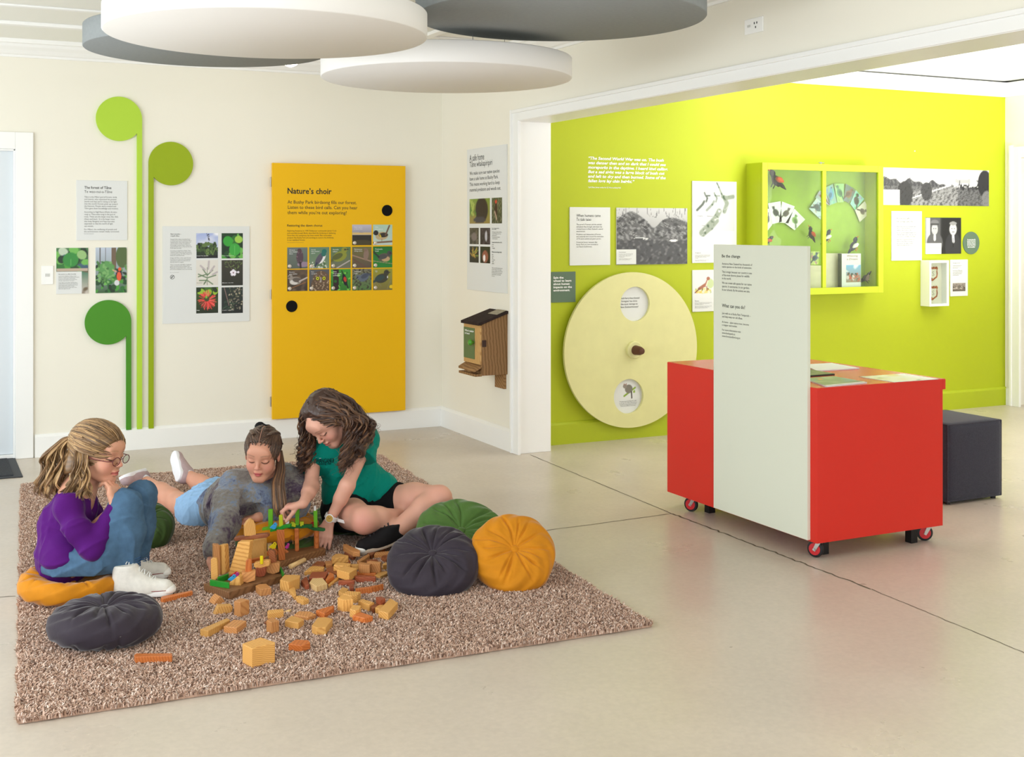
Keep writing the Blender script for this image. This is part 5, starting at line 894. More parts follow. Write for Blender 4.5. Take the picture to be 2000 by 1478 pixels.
# blocks lying on others
flat(K4, [(830, 285), (880, 242), (960, 235), (1082, 265), (1080, 282), (842, 310)], .026, 'p', 'grooved yellow plank lying on the reddish slab at the back of the heap', z1_+.014)
flat(K4, [(855, 408), (900, 365), (1115, 382), (1110, 405), (1000, 422)], .026, 'p', 'long pale curved plank across the middle of the heap', z1_+.012)
flat(K4, [(1100, 392), (1238, 388), (1240, 412), (1120, 415)], .02, 'p', 'short pale bar end beside the pinkish cube', z1_+.012)
flat(K4, [(905, 475), (1030, 418), (1210, 462), (1092, 530)], .034, 'p', 'big yellow striped block lying on the dark slab', z1_+.012)
flat(K4, [(1210, 500), (1312, 510), (1500, 520), (1490, 538), (1320, 542), (1215, 518)], .018, 'o', 'orange slab carrying the pinkish cube', z1_)
flat(K4, [(1228, 372), (1262, 362), (1422, 385), (1402, 408), (1250, 402)], .036, 'm', 'pinkish-tan cube in the heap, left of its larger neighbour', z1_+.018)
flat(K4, [(1355, 358), (1402, 342), (1582, 360), (1560, 378), (1425, 380)], .05, 'm', 'taller tan cube in the heap, nearest the grey cushion', z1_+.004)
flat(K4, [(1350, 330), (1500, 318), (1532, 342), (1360, 350)], .02, 'd', 'brown bar end behind the two cubes of the heap', z1_)
flat(K4, [(1490, 885), (1570, 878), (1640, 905), (1560, 932)], .024, 'e', 'small red-brown six-sided block resting on the brown knotty block', z1_+.02)
flat(K4, [(1185, 756), (1400, 727), (1600, 686), (1610, 698), (1430, 745), (1190, 772)], .026, 'o', 'long orange arch piece in front of the heap')
flat(K4, [(186, 772), (240, 735), (280, 740), (300, 862), (272, 868)], .02, 'p', 'slim curved pine wedge in front of the big striped block')
def log(a, b, r, wd, label): return autosmooth(block('wooden_block', MB().lathe(a, np.array(b)-np.array(a), [(r-.001, 0), (r, .001), (r, np.linalg.norm(np.array(b)-a)-.001), (r-.001, np.linalg.norm(np.array(b)-a))], 24), WM[wd], label, bev=0), 50)
log(zp(540+1050/7.692, 1050+235/7.692, .03), zp(540+1158/7.692, 1050+298/7.692, .03), .0115, 'd', 'brown round log at the back of the heap, under a tan wedge')
P_ = [zp(540+x/7.692, 1050+y/7.692, .058) for x, y in [(1000, 95), (1050, 92), (1258, 188), (1255, 212), (1150, 212), (1002, 128)]]; block('wooden_block', MB().prism([p-UP*.022 for p in P_], UP*.022), W_M, 'tan wedge lying across the round log by the black shoe')
log(zp(380+1255/6.718, 960+985/6.718, .03), zp(380+1442/6.718, 960+895/6.718, .03), .0105, 'q', 'pale round dowel lying right of the play building')
stand(K5, [(275, 318), (272, 215), (300, 160), (358, 100), (410, 150), (452, 225), (440, 318)], 4.72, .05, -38, 'm', 'striped house-shaped block standing on the rug, front left', grp='loose wooden blocks on the rug')
stand(K5, [(245, 420), (335, 238), (520, 232), (540, 262), (480, 405)], 4.60, .03, -25, 'p', 'slanted yellow block leaning in front of the house-shaped block', grp='loose wooden blocks on the rug')
stand(K5, [(1190, 470), (1160, 350), (1290, 300), (1322, 305), (1315, 360), (1240, 445)], 4.62, .018, 20, 'q', 'pale half-circle block leaning on the tan cube', grp='loose wooden blocks on the rug')
# ================================================================ the play building on two dark planks
ZPL = .048
PG = 'brown planks of the play building'
def plank(tops, label):
    P = [zp(380+x/6.718, 960+y/6.718, ZPL) for x, y in tops]; h = ZPL-.012; o = MB().prism([p-UP*h for p in P], UP*h).build('base_plank', W_B, bevel=.003); tag(o, label, 'plank', PG); return P
PL1 = plank([(118, 1205), (455, 1318), (1172, 1090), (1090, 950), (860, 1000)], 'dark brown plank under the left half of the play building')
PL2 = plank([(930, 830), (1080, 930), (1722, 745), (1690, 728), (1395, 668), (1250, 672)], 'dark brown plank under the bridge pillars')
def dep(px, py, z): return CH*0+(zp(px, py, z)-CP)@FW
def st6(pts, base, th, yaw, wd, label, zb=ZPL, **k):
    bx, by = base; D = dep(380+bx/6.718, 960+by/6.718, zb); return stand(K6, pts, D, th, yaw, wd, label, **k)
GB = mat('block_bright_green', (96, 168, 28), .5, .3, noise=.06, nscale=60); GM = mat('block_green', (28, 134, 34), .5, .3, noise=.1, nscale=60); GDK = mat('block_dark_green', (18, 92, 40), .5, .3, noise=.1, nscale=60); YG = mat('block_lime', (176, 184, 24), .5, .3); YL = mat('bird_yellow', (236, 214, 20), .45, .3); BLU = mat('bird_blue', (52, 150, 205), .45, .3); MAG = mat('bird_magenta', (196, 62, 150), .45, .3); RD = mat('bird_red', (196, 30, 44), .45, .3); WT = mat('bird_white', (226, 226, 224), .45, .3)
st6([(250, 705), (262, 695), (330, 700), (345, 1088), (300, 1100), (258, 1090)], (300, 1095), .03, -25, 'm', 'tall brown grooved block with rounded top at the left of the building')
st6([(320, 700), (385, 698), (392, 715), (410, 1070), (340, 1098)], (370, 1085), .028, 25, 'p', 'tall yellow grooved block beside the brown one')
st6([(212, 890), (240, 873), (285, 878), (298, 905), (308, 1130), (270, 1162), (225, 1158), (215, 1130)], (262, 1160), .022, -5, 'p', 'rounded upright slat held by the girl in the grey jumper')
st6([(440, 1088), (470, 1110), (640, 1085), (690, 1000), (728, 655), (568, 660)], (560, 1110), .035, 12, 'p', 'wide slanting pine slab, left leg of the tower')
st6([(706, 885), (715, 900), (915, 880), (912, 622), (758, 640)], (800, 985), .035, 8, 'p', 'wide slanting pine slab, right leg of the tower')
st6([(515, 608), (525, 652), (940, 605), (965, 592), (962, 560), (935, 552), (540, 598)], (720, 1060), .028, 5, 'd', 'brown beam lying across the two slabs of the tower')
st6([(652, 455), (655, 585), (790, 580), (806, 570), (800, 430), (775, 380), (750, 365), (720, 368), (680, 405)], (730, 1060), .03, -18, 'p', 'arched pine block standing on top of the brown beam')
st6([(620, 1060), (622, 1180), (690, 1198), (795, 1165), (802, 1050), (790, 1040), (700, 1065)], (700, 1195), .035, -12, 'm', 'striped tan cube on the plank, under the small upright')
st6([(662, 1062), (690, 1062), (748, 1050), (752, 900), (740, 888), (700, 890), (672, 915)], (700, 1180), .022, -10, 'o', 'orange upright block with rounded top on the striped cube')
st6([(800, 1050), (805, 1110), (850, 1122), (915, 1110), (928, 1085), (932, 990), (850, 1010), (805, 1000)], (870, 1120), .03, 0, 'e', 'round red-brown stump under the small table top')
st6([(775, 950), (778, 985), (820, 1020), (975, 975), (982, 955), (978, 912), (930, 905), (780, 940)], (870, 1110), .03, 0, 'p', 'grooved yellow slab forming the small table top')
st6([(745, 890), (750, 945), (915, 905), (918, 862), (880, 868)], (830, 1040), .02, 0, 'o', 'orange curved block behind the small table top')
st6([(940, 985), (938, 1050), (960, 1068), (1030, 1085), (1110, 1055), (1115, 950), (1085, 935), (960, 960)], (1030, 1082), .035, -5, 'm', 'two-layered tan block at the right end of the first plank')
st6([(968, 770), (975, 930), (1020, 952), (1068, 935), (1050, 790), (1035, 775), (995, 768)], (1020, 1065), .025, 0, 'd', 'dark brown upright block standing on the two-layered block')
cl = J(380+880/6.718, 960+920/6.718, dep(380+870/6.718, 960+1112/6.718, ZPL)); block('coloured_block', autosmooth(MB().cyl(cl+UP*-.012, cl+UP*.02, .0065, 18).build('x', YL)) and MB().cyl(cl+UP*-.0085, cl+UP*.0245, .0066, 18), YL, 'short yellow peg on the small table top', 'coloured blocks of the play building', .001)
bpy.data.objects.remove(bpy.data.objects['x'])
D_ = dep(380+530/6.718, 960+1325/6.718, ZPL-.03); stand(K6, [(455, 1190), (460, 1325), (475, 1335), (598, 1330), (605, 1315), (598, 1125), (560, 1110), (480, 1180)], D_, .04, 8, 'p', 'square pine block with wavy grain at the front corner of the plank')
# bridge pillars
st6([(1080, 505), (1075, 520), (1105, 905), (1190, 898), (1178, 500)], (1150, 905), .03, -12, 'o', 'widest orange pillar under the near end of the green bridge')
st6([(952, 505), (958, 768), (990, 770), (1012, 760), (1010, 500)], (985, 830), .02, 0, 'q', 'pale slim pillar behind the tower', zb=.03)
st6([(1310, 485), (1318, 780), (1345, 788), (1370, 778), (1368, 482)], (1345, 785), .024, -8, 'o', 'orange pillar in the middle of the bridge')
st6([(1278, 480), (1283, 690), (1298, 692), (1300, 478)], (1290, 745), .012, 0, 'm', 'thin tan pillar behind the middle of the bridge')
cx = zp(380+1600/6.718, 960+735/6.718, ZPL); zt2 = J(1, 960+500/6.718, (cx-CP)@FW)[2]
autosmooth(block('wooden_block', MB().lathe(cx, (0, 0, 1), [(.0115, 0), (.0115, zt2-ZPL)], 24), W_O, 'round orange pillar at the far right of the bridge', 'blocks of the play building', 0), 50)
CG = 'coloured blocks of the play building'
def col6(pts, D, th, yaw, m, label, name='coloured_block', bev=.001): o = stand(K6, pts, D, th, yaw, m, label, name=name, grp=CG, bev=bev); return o
DB = dep(380+1150/6.718, 960+905/6.718, ZPL)+.01; DM = dep(380+1345/6.718, 960+785/6.718, ZPL)+.008; DR = (cx-CP)@FW
col6([(885, 478), (888, 512), (1105, 488), (1100, 462), (960, 465)], DB+.07, .02, 5, GB, 'bright green bar at the left end of the bridge')
col6([(988, 500), (992, 530), (1110, 505), (1255, 465), (1255, 430), (1160, 440), (1080, 480)], DB, .022, 8, GM, 'curved mid-green arch over the near pillar')
col6([(1180, 462), (1230, 480), (1300, 490), (1532, 470), (1535, 436), (1400, 440), (1260, 448)], DM, .022, 6, GDK, 'curved dark green arch in the middle of the bridge')
col6([(1475, 475), (1560, 510), (1690, 522), (1715, 510), (1712, 492), (1600, 472), (1480, 470)], DR-.012, .022, -8, GDK, 'dark green arch at the right end of the bridge')
col6([(965, 240), (968, 468), (1025, 470), (1025, 240), (1000, 234)], DB+.075, .018, -5, GB, 'tall bright green upright at the left end of the bridge')
col6([(1105, 318), (1110, 470), (1162, 465), (1152, 312), (1130, 306)], DB+.004, .016, -5, YG, 'lime green upright on the curved mid-green arch')
col6([(1320, 222), (1322, 440), (1368, 445), (1375, 228)], DM+.002, .018, -5, GB, 'bright green upright carrying the yellow bird')
col6([(1560, 252), (1565, 470), (1612, 475), (1608, 252)], DR-.01, .018, -5, GB, 'bright green upright at the right end of the bridge')
col6([(1258, 402), (1265, 455), (1325, 465), (1330, 425), (1300, 398)], DM-.002, .02, -15, YG, 'lime green block lying left of the middle upright')
col6([(1382, 398), (1385, 455), (1430, 458), (1433, 398)], DM-.002, .018, -10, YG, 'small lime cube right of the middle upright')
col6([(1562, 192), (1566, 252), (1592, 252), (1592, 188)], DR-.008, .014, 0, WT, 'white figure on the bright green upright at the right end', 'block_figure')
col6([(1195, 425), (1202, 385), (1235, 382), (1238, 415), (1222, 432)], DM-.02, .014, 0, WT, 'small white figure pinched between two fingers', 'block_figure')
# green edging bars on the plank
D1 = dep(380+330/6.718, 960+1220/6.718, ZPL)
flat(K6, [(200, 1160), (225, 1165), (455, 1200), (455, 1185), (230, 1150), (205, 1150)], .022, GM, 'green bar along the front left corner of the plank', ZPL, 'coloured_block', CG, .001)
flat(K6, [(300, 1118), (445, 1068), (448, 1080), (310, 1135)], .022, GM, 'green bar behind the blue bird on the plank', ZPL, 'coloured_block', CG, .001)
flat(K6, [(1112, 985), (1130, 975), (1180, 1075), (1160, 1090)], .016, GM, 'green bar leaning at the right end of the first plank', ZPL, 'coloured_block', CG, .001)
# flat wooden birds
BS = [(0, .62), (.08, .82), (.2, .97), (.33, 1), (.45, .9), (.52, .74), (.75, .55), (1, .28), (.98, .2), (.7, .12), (.62, 0), (.3, .02), (.16, .2), (.12, .45), (.1, .58)]
def wbird(x0, y0, x1, y1, D, yaw, m, label, flip=False, eye=True):
    pts = [(x0+(1-a if flip else a)*(x1-x0), y1-(y1-y0)*b) for a, b in BS]
    o = stand(K6, pts, D, .011, yaw, m, label, name='wooden_bird', grp='painted wooden birds of the play building', bev=.001); o['category'] = 'toy bird'
    a = math.radians(yaw); n = FW*math.cos(a)+RT*math.sin(a); ex = x0+(.67 if flip else .3)*(x1-x0); ey = y0+.2*(y1-y0)
    e = J(380+ex/6.718, 960+ey/6.718, D); MB().cyl(e-n*.0025, e, .0016, 10).build('eye', INK, o); return o
wbird(1300, 150, 1412, 225, DM+.004, 5, YL, 'yellow wooden bird perched on the middle green upright')
wbird(985, 408, 1085, 495, DB-.006, 0, BLU, 'blue wooden bird on the near end of the bridge', True)
wbird(978, 665, 1085, 752, DB+.0, -10, YL, 'yellow wooden bird below the bridge, on a brown wedge', True)
wbird(1182, 680, 1232, 750, DB+.09, 20, MAG, 'magenta wooden bird behind the wide orange pillar', True)
wbird(1500, 396, 1560, 462, DR+.005, 20, RD, 'red wooden bird beside the right-hand green upright', True)
DF = dep(380+520/6.718, 960+1200/6.718, ZPL)
wbird(435, 1090, 548, 1178, DF, -5, BLU, 'blue wooden bird at the front left corner of the plank', True)
wbird(500, 1060, 585, 1140, DF+.035, -5, MAG, 'magenta wooden bird just behind the blue one', True)
wbird(470, 1052, 575, 1120, DF+.06, -5, RD, 'red wooden bird behind the magenta one', True)
st6([(915, 830), (925, 850), (1090, 830), (1095, 790), (1060, 745), (990, 760)], (1010, 900), .025, -10, 'o', 'brown carved wedge with a round hole under the yellow bird')
st6([(1185, 765), (1190, 810), (1232, 800), (1205, 775)], (1200, 850), .02, -5, 'o', 'tip of a brown wedge right of the wide orange pillar')
# ================================================================ implicit bodies: smooth unions of tapered limbs, meshed with surface nets
def nrm_(v): v = np.asarray(v, float); return v/(np.linalg.norm(v)+1e-12)
class Sdf:
    def __init__(s): s.p = []
    def cone(s, a, b, ra, rb, k=.02, op=0, g=None): s.p.append(('c', np.array(a, float), np.array(b, float), ra, rb, k, op, g)); return s
    def chain(s, pts, rs, k=.02, op=0, g=None):
        for i in range(len(pts)-1): s.cone(pts[i], pts[i+1], rs[i], rs[i+1], k, op, g)
        return s
    def ell(s, c, r, M=None, k=.02, op=0, g=None): s.p.append(('e', np.array(c, float), np.array(r, float), np.eye(3) if M is None else np.array(M, float), 0, k, op, g)); return s
    def plane(s, p0, n, k=.004): s.p.append(('p', np.array(p0, float), nrm_(n), 0, 0, k, 2, None)); return s      # keep the side opposite to n
    def cutcap(s, p0, n, rad, k=.004, ln=.12): s.p.append(('k', np.array(p0, float), nrm_(n), rad, ln, k, 2, None)); return s
    def bounds(s, pad=.02):
        lo = []; hi = []
        for q in s.p:
            if q[6]: continue
            if q[0] == 'c': r = max(q[3], q[4]); lo.append(np.minimum(q[1], q[2])-r); hi.append(np.maximum(q[1], q[2])+r)
            else: r = q[2].max(); lo.append(q[1]-r); hi.append(q[1]+r)
        return np.min(lo, 0)-pad, np.max(hi, 0)+pad
    def __call__(s, P):
        d = np.full(len(P), 9.0); todo = getattr(s, 'disp', None)
        for t, a, b, c, e, k, op, g in s.p:
            if op == 2 and todo is not None: d = d+todo(P); todo = None
            if t == 'c':
                ba = b-a; h = np.clip(((P-a)@ba)/(ba@ba+1e-12), 0, 1); di = np.linalg.norm(P-a-h[:, None]*ba, axis=1)-(c+(e-c)*h)
            elif t == 'e':
                q = (P-a)@c; k0 = np.linalg.norm(q/b, axis=1); k1 = np.linalg.norm(q/(b*b), axis=1)+1e-9; di = k0*(k0-1)/k1
            elif t == 'p': di = (P-a)@b
            elif t == 'k':
                w_ = (P-a)@b; rr = np.linalg.norm(P-a-w_[:, None]*b, axis=1); di = np.where((rr < c) & (w_ < e), w_, -1.0)
            if op == 0: h = np.clip(.5+.5*(d-di)/k, 0, 1); d = d*(1-h)+di*h-k*h*(1-h)
            elif op == 1: h = np.clip(.5-.5*(d+di)/k, 0, 1); d = d*(1-h)-di*h+k*h*(1-h)
            else: h = np.clip(.5-.5*(d-di)/k, 0, 1); d = d*(1-h)+di*h+k*h*(1-h)
        return d
def surface(fn, lo, hi, h, disp=None):
    """block-sparse evaluation and surface nets -> verts, quads"""
    B = 12; n = np.ceil((hi-lo)/h/B).astype(int)*B; nb = n//B
    G = np.full(tuple(n+1), 1.0, np.float32)
    bi = np.stack(np.meshgrid(*[np.arange(k) for k in nb], indexing='ij'), -1).reshape(-1, 3)
    cen = lo+(bi*B+B/2)*h; d = fn(cen)
    if disp is not None: d = d+disp(cen)
    for b in bi[d < 0]: G[b[0]*B:b[0]*B+B+1, b[1]*B:b[1]*B+B+1, b[2]*B:b[2]*B+B+1] = -1.0
    keep = bi[np.abs(d) < B*h*1.1+.01]
    off = np.stack(np.meshgrid(*[np.arange(B+1)]*3, indexing='ij'), -1).reshape(-1, 3)
    for s_ in range(0, len(keep), 160):
        kb = keep[s_:s_+160]; idx = (kb[:, None, :]*B+off[None]).reshape(-1, 3); P = lo+idx*h; v = fn(P)
        if disp is not None: v = v+disp(P)
        G[idx[:, 0], idx[:, 1], idx[:, 2]] = v
    I = G < 0; c = I[:-1, :-1, :-1].astype(np.int8)
    cnt = np.zeros(c.shape, np.int8)
    for dx in (0, 1):
        for dy in (0, 1):
            for dz_ in (0, 1): cnt += I[dx:dx+c.shape[0], dy:dy+c.shape[1], dz_:dz_+c.shape[2]]
    act = np.argwhere((cnt > 0) & (cnt < 8)); vid = np.full(c.shape, -1, np.int32); vid[act[:, 0], act[:, 1], act[:, 2]] = np.arange(len(act))
    acc = np.zeros((len(act), 3)); w_ = np.zeros(len(act)); crn = [(x, y, z) for x in (0, 1) for y in (0, 1) for z in (0, 1)]
    for a in crn:
        for ax in range(3):
            if a[ax]: continue
            b = list(a); b[ax] = 1; ga = G[act[:, 0]+a[0], act[:, 1]+a[1], act[:, 2]+a[2]]; gb = G[act[:, 0]+b[0], act[:, 1]+b[1], act[:, 2]+b[2]]
            m = (ga < 0) != (gb < 0); t = np.where(m, ga/(ga-gb+1e-12), 0); p = np.tile(np.array(a, float), (len(act), 1)); p[:, ax] += t; acc += p*m[:, None]; w_ += m
    V = lo+(act+acc/w_[:, None])*h; F_ = []
    for ax in range(3):
        u, v = (ax+1) % 3, (ax+2) % 3; sl0 = [slice(None)]*3; sl1 = [slice(None)]*3; sl0[ax] = slice(0, -1); sl1[ax] = slice(1, None)
        A = I[tuple(sl0)]; Bq = I[tuple(sl1)]; E_ = np.argwhere(A != Bq); ok = (E_[:, u] > 0) & (E_[:, v] > 0) & (E_[:, u] < c.shape[u]) & (E_[:, v] < c.shape[v]); E_ = E_[ok]; sg = A[E_[:, 0], E_[:, 1], E_[:, 2]]
        def at(du, dv): q = E_.copy(); q[:, u] -= du; q[:, v] -= dv; return vid[q[:, 0], q[:, 1], q[:, 2]]
        q = np.stack([at(1, 1), at(0, 1), at(0, 0), at(1, 0)], 1); q = np.where(sg[:, None], q, q[:, ::-1]); F_.append(q)
    F_ = np.concatenate(F_); F_ = F_[(F_ >= 0).all(1)]; return V, F_
def smoothv(V, Fq, it=1, lam=.5):
    for _ in range(it):
        S_ = np.zeros_like(V); n = np.zeros(len(V))
        for i in range(4):
            for j in (1, 3): np.add.at(S_, Fq[:, i], V[Fq[:, (i+j) % 4]]); np.add.at(n, Fq[:, i], 1)
        V = V*(1-lam)+lam*S_/n[:, None]
    return V
def sdf_obj(name, fn, h, m, parent, disp=None, colfn=None, pad=.02, it=1, label=None):
    if disp is not None and any(q[6] == 2 for q in fn.p): fn.disp = disp; disp = None
    lo, hi = fn.bounds(pad); V, Fq = surface(fn, lo, hi, h, disp); V = smoothv(V, Fq, it)
    o = mesh_np(name, V, Fq, m, parent, smooth=True, col=None if colfn is None else colfn(V)); 
    if label: o['label'] = label
    return o
def folds(seed, amp, sc, n=5, stretch=(1, 1, 1)):
    r = np.random.default_rng(seed); K = [(nrm_(r.normal(size=3))*np.array(stretch)*sc*r.uniform(.6, 1.7), r.uniform(0, 6.28), nrm_(r.normal(size=3))*sc*.6) for _ in range(n)]
    def f(P):
        o = 0
        for k, ph, k2 in K: s = np.sin(P@k+ph+1.4*np.sin(P@k2+ph)); m = .5+.5*np.sin(P@(k2*.8)+2*ph); o = np.maximum(o, m*(1-np.abs(s))**3)
        return amp*(.3-o)
    return f
# ---------------------------------------------------------------- head
def frame(f, up=UP):
    f = nrm_(f); x = nrm_(np.cross(f, up)); u = np.cross(x, f); return np.stack([x, f, u], 1)       # columns: right-of-view x, forward y, up z
class Head:
    """c: point between the ears at eye level; M: columns x, forward, up; s: scale (1 = 0.225 m tall)"""
    def __init__(s, c, f, roll=0, sc=1.0, jaw=1.0):
        s.c = np.array(c, float); M = frame(f); a = math.radians(roll); x, y, z = M.T; s.M = np.stack([x*math.cos(a)+z*math.sin(a), y, z*math.cos(a)-x*math.sin(a)], 1); s.s = sc; s.jaw = jaw
    def W(s, x, y, z): return s.c+s.M@np.array([x, y, z])*s.s
    def L(s, P): return (P-s.c)@s.M/s.s
    def add(s, S_):
        w, k, M, j = s.W, s.s, s.M, s.jaw
        S_.ell(w(0, -.018, .035), np.array([.073, .092, .082])*k, M, .02)
        S_.ell(w(0, .028, .02), np.array([.064, .058, .072])*k, M, .02)
        S_.ell(w(0, .03, -.045), np.array([.052*j, .05, .052])*k, M, .025)
        for x in (-1, 1): S_.ell(w(.034*x, .05, -.032), np.array([.023, .024, .026])*k, M, .02)
        S_.ell(w(0, .058, -.088), np.array([.021, .019, .018])*k, M, .022)
        for x in (-1, 1): S_.cone(w(.05*x, .0, -.062), w(.014*x, .058, -.094), .014*k, .012*k, .02)
        S_.ell(w(0, .077, .036), np.array([.046, .012, .026])*k, M, .025)
        for x in (-1, 1): S_.ell(w(.031*x, .097, .004), np.array([.017, .0125, .012])*k, M, .014, 1)       # sockets
        for x in (-1, 1): S_.ell(w(.031*x, .0735, .001), np.array([.0150, .0112, .0106])*k, M, .004)        # lids over the eyeballs
        S_.cone(w(0, .082, .008), w(0, .099, -.024), .005*k, .0072*k, .014)
        S_.ell(w(0, .0985, -.027), np.array([.0085, .008, .007])*k, M, .006)
        for x in (-1, 1): S_.ell(w(.0095*x, .091, -.029), np.array([.006, .0075, .0055])*k, M, .005)
        S_.ell(w(0, .083, -.0525), np.array([.018, .0085, .0065])*k, M, .006); S_.ell(w(0, .0815, -.064), np.array([.0145, .0095, .007])*k, M, .006)
        S_.chain([w(-.02, .086, -.061), w(0, .0895, -.0582), w(.02, .086, -.061)], [.001, .0012, .001], .003, 1)
        for x in (-1, 1):
            S_.ell(w(.073*x, -.012, -.008), np.array([.007, .016, .027])*k, M, .006); S_.ell(w(.081*x, -.008, -.005), np.array([.006, .009, .016])*k, M, .004, 1)
        S_.cone(w(0, -.03, -.05), w(0, -.04, -.1), .045*k, .043*k, .03)
    def paint(s, P, C, base, lip=(186, 96, 92), brow=(120, 88, 66), cheek=(222, 140, 128)):
        q = s.L(P); x, y, z = q.T; ax = np.abs(x); face = (y > .045) & (ax < .075) & (z > -.11) & (z < .12)
        def mix(m, c): C[:] = C*(1-m[:, None])+np.array(lin(c))*m[:, None]
        g = lambda a, b, c_, ra, rb: np.exp(-((a-b)/ra)**2-((c_-rb[0])/rb[1])**2)
        mix(np.clip(g(ax, .042, z, .02, (-.03, .02)), 0, 1)*.42*face, cheek); mix(g(ax, 0, z, .012, (-.026, .012))*.35*face*(y > .085), cheek)
        lz = -.0062+19.2*(ax-.030)**2
        lipm = np.clip((1-(x/.023)**2-((z+.0585)/(.0095*(1-.25*(ax/.023)**2)))**2)*3, 0, 1)*(y > .072); mix(lipm*.95, lip); mix(np.clip(1.1-np.abs(z-lz+.0032)/.002, 0, 1)*(np.abs(ax-.031) < .011)*(y > .06)*.55, (120, 92, 84)); mix(np.exp(-((ax-.031)/.018)**2-((z-.006)/.009)**2)*.22*(y > .05), (176, 116, 98))
        mix(np.clip(1-np.abs(z+.0585+.12*ax)/.0017, 0, 1)*(ax < .022)*(y > .07)*.8, (110, 44, 44))
        bz = .0265+.005*np.sin(np.clip((ax-.012)/.04, 0, 1)*2.6); mix(np.clip(1-np.abs(z-bz)/.0036, 0, 1)*np.clip((.055-ax)/.012, 0, 1)*(ax > .013)*(y > .05)*.62, brow)
        lz = -.0062+1.6*(ax-.030)**2*12; mix(np.clip(1.3-np.abs(z-lz)/.0027, 0, 1)*(np.abs(ax-.031) < .0165)*(y > .06), (46, 32, 30))
        mix(np.clip(1-np.abs(z-.0125)/.0022, 0, 1)*(np.abs(ax-.031) < .013)*(y > .06)*.22, (168, 110, 92))
        mix(np.clip(1.2-np.hypot(ax-.0075, (z+.0345))/.0035, 0, 1)*(y > .085)*.8, (90, 44, 40))
        mix(np.clip((ax-.066)/.01, 0, 1)*(np.abs(z) < .035)*.3, (205, 120, 105))
# ---------------------------------------------------------------- hand
def hand(S_, wrist, d, pn, thumb, curl=(.5, .5, .5, .5), L=.155, spread=.10, tc=.3, tdir=None, k=.007, bend=None):
    """d: wrist -> fingers; pn: palm normal (the side the fingers close to); thumb: +1/-1 side along d x pn"""
    d = nrm_(d); pn = nrm_(pn-d*(np.dot(pn, d))); sd = np.cross(d, pn)*thumb; W_ = np.array(wrist, float); q = L/.17
    kn = [W_+d*(L*.47-abs(i-1)*.0035)+sd*(.029-.0195*i)*q for i in range(4)]
    for i in range(4): S_.cone(W_+sd*(.014-.009*i)*q+d*.008, kn[i], .0125*q, .0105*q, .012)
    S_.cone(W_+d*.01+sd*.012*q, W_+d*L*.3+sd*.03*q+pn*.004, .013*q, .012*q, .014)
    ln = [.40, .45, .415, .325]
    for i in range(4):
        a = curl[i]; dd = nrm_(d+sd*spread*(1.2-i)); p = kn[i]; r = [.0094, .0086, .0078, .0066]; seg = [.46, .30, .24]; ang = 0
        for j in range(3):
            ang += a*[.8, 1.15, .8][j]; v = dd*math.cos(ang)+pn*math.sin(ang); p2 = p+v*L*ln[i]*seg[j]*1.05; S_.cone(p, p2, r[j]*q, r[j+1]*q, k if j == 0 else .003); p = p2
    t0 = W_+d*L*.16+sd*.022*q; td = nrm_(tdir) if tdir is not None else nrm_(d*.75+sd*.75+pn*.35); t1 = t0+td*L*.22; td2 = nrm_(td*(1-tc)+d*tc+pn*tc*.6); t2 = t1+td2*L*.19; t3 = t2+nrm_(td2+pn*.25*tc)*L*.14
    S_.chain([t0, t1, t2, t3], [.0125*q, .0105*q, .0092*q, .0078*q], .006)
# ---------------------------------------------------------------- hair: many tapered locks
def locks(name, paths, rad, cols, parent, m, ns=5, taper=(.5, 1, .9, .25)):
    """paths: (n, k, 3)"""
    P = np.asarray(paths, float); n, k, _ = P.shape; T = np.gradient(P, axis=1); T /= np.linalg.norm(T, axis=2, keepdims=True)+1e-9
    a = np.tile(np.array([.31, .27, .91]), (n, k, 1)); U = np.cross(T, a); U /= np.linalg.norm(U, axis=2, keepdims=True)+1e-9; Wv = np.cross(U, T)
    tp = np.interp(np.linspace(0, 1, k), np.linspace(0, 1, len(taper)), taper); R_ = np.asarray(rad).reshape(-1, 1)*tp[None]
    q = np.arange(ns)*2*np.pi/ns; V = P[:, :, None, :]+R_[:, :, None, None]*(U[:, :, None, :]*np.cos(q)[:, None]+Wv[:, :, None, :]*np.sin(q)[:, None])
    i = np.arange(n)[:, None, None]*k*ns; j = np.arange(k-1)[None, :, None]*ns; l = np.arange(ns)[None, None, :]; a_ = i+j+l; b_ = i+j+(l+1) % ns
    Fq = np.stack([a_, b_, b_+ns, a_+ns], -1).reshape(-1, 4); C = np.repeat(np.asarray(cols), k*ns, 0); return mesh_np(name, V.reshape(-1, 3), Fq, m, parent, smooth=True, col=C)
def bez(P, n): # catmull-rom through control points, P (m,3)
    P = np.asarray(P, float); Q = np.vstack([2*P[0]-P[1], P, 2*P[-1]-P[-2]]); t = np.linspace(0, len(P)-1.0001, n); i = t.astype(int); u = (t-i)[:, None]
    a, b, c, d = Q[i], Q[i+1], Q[i+2], Q[i+3]; return .5*((2*b)+(c-a)*u+(2*a-5*b+4*c-d)*u*u+(3*b-a-3*c+d)*u**3)
def tone(r, n, pal, lo=.7, hi=1.25): p = np.array([lin(c) for c in pal]); return p[r.integers(0, len(p), n)]*r.uniform(lo, hi, (n, 1))
HAIR = attr_mat('hair', .38, .5, sheen=.1); SKINM = attr_mat('skin', .5, .35, sss=.12)
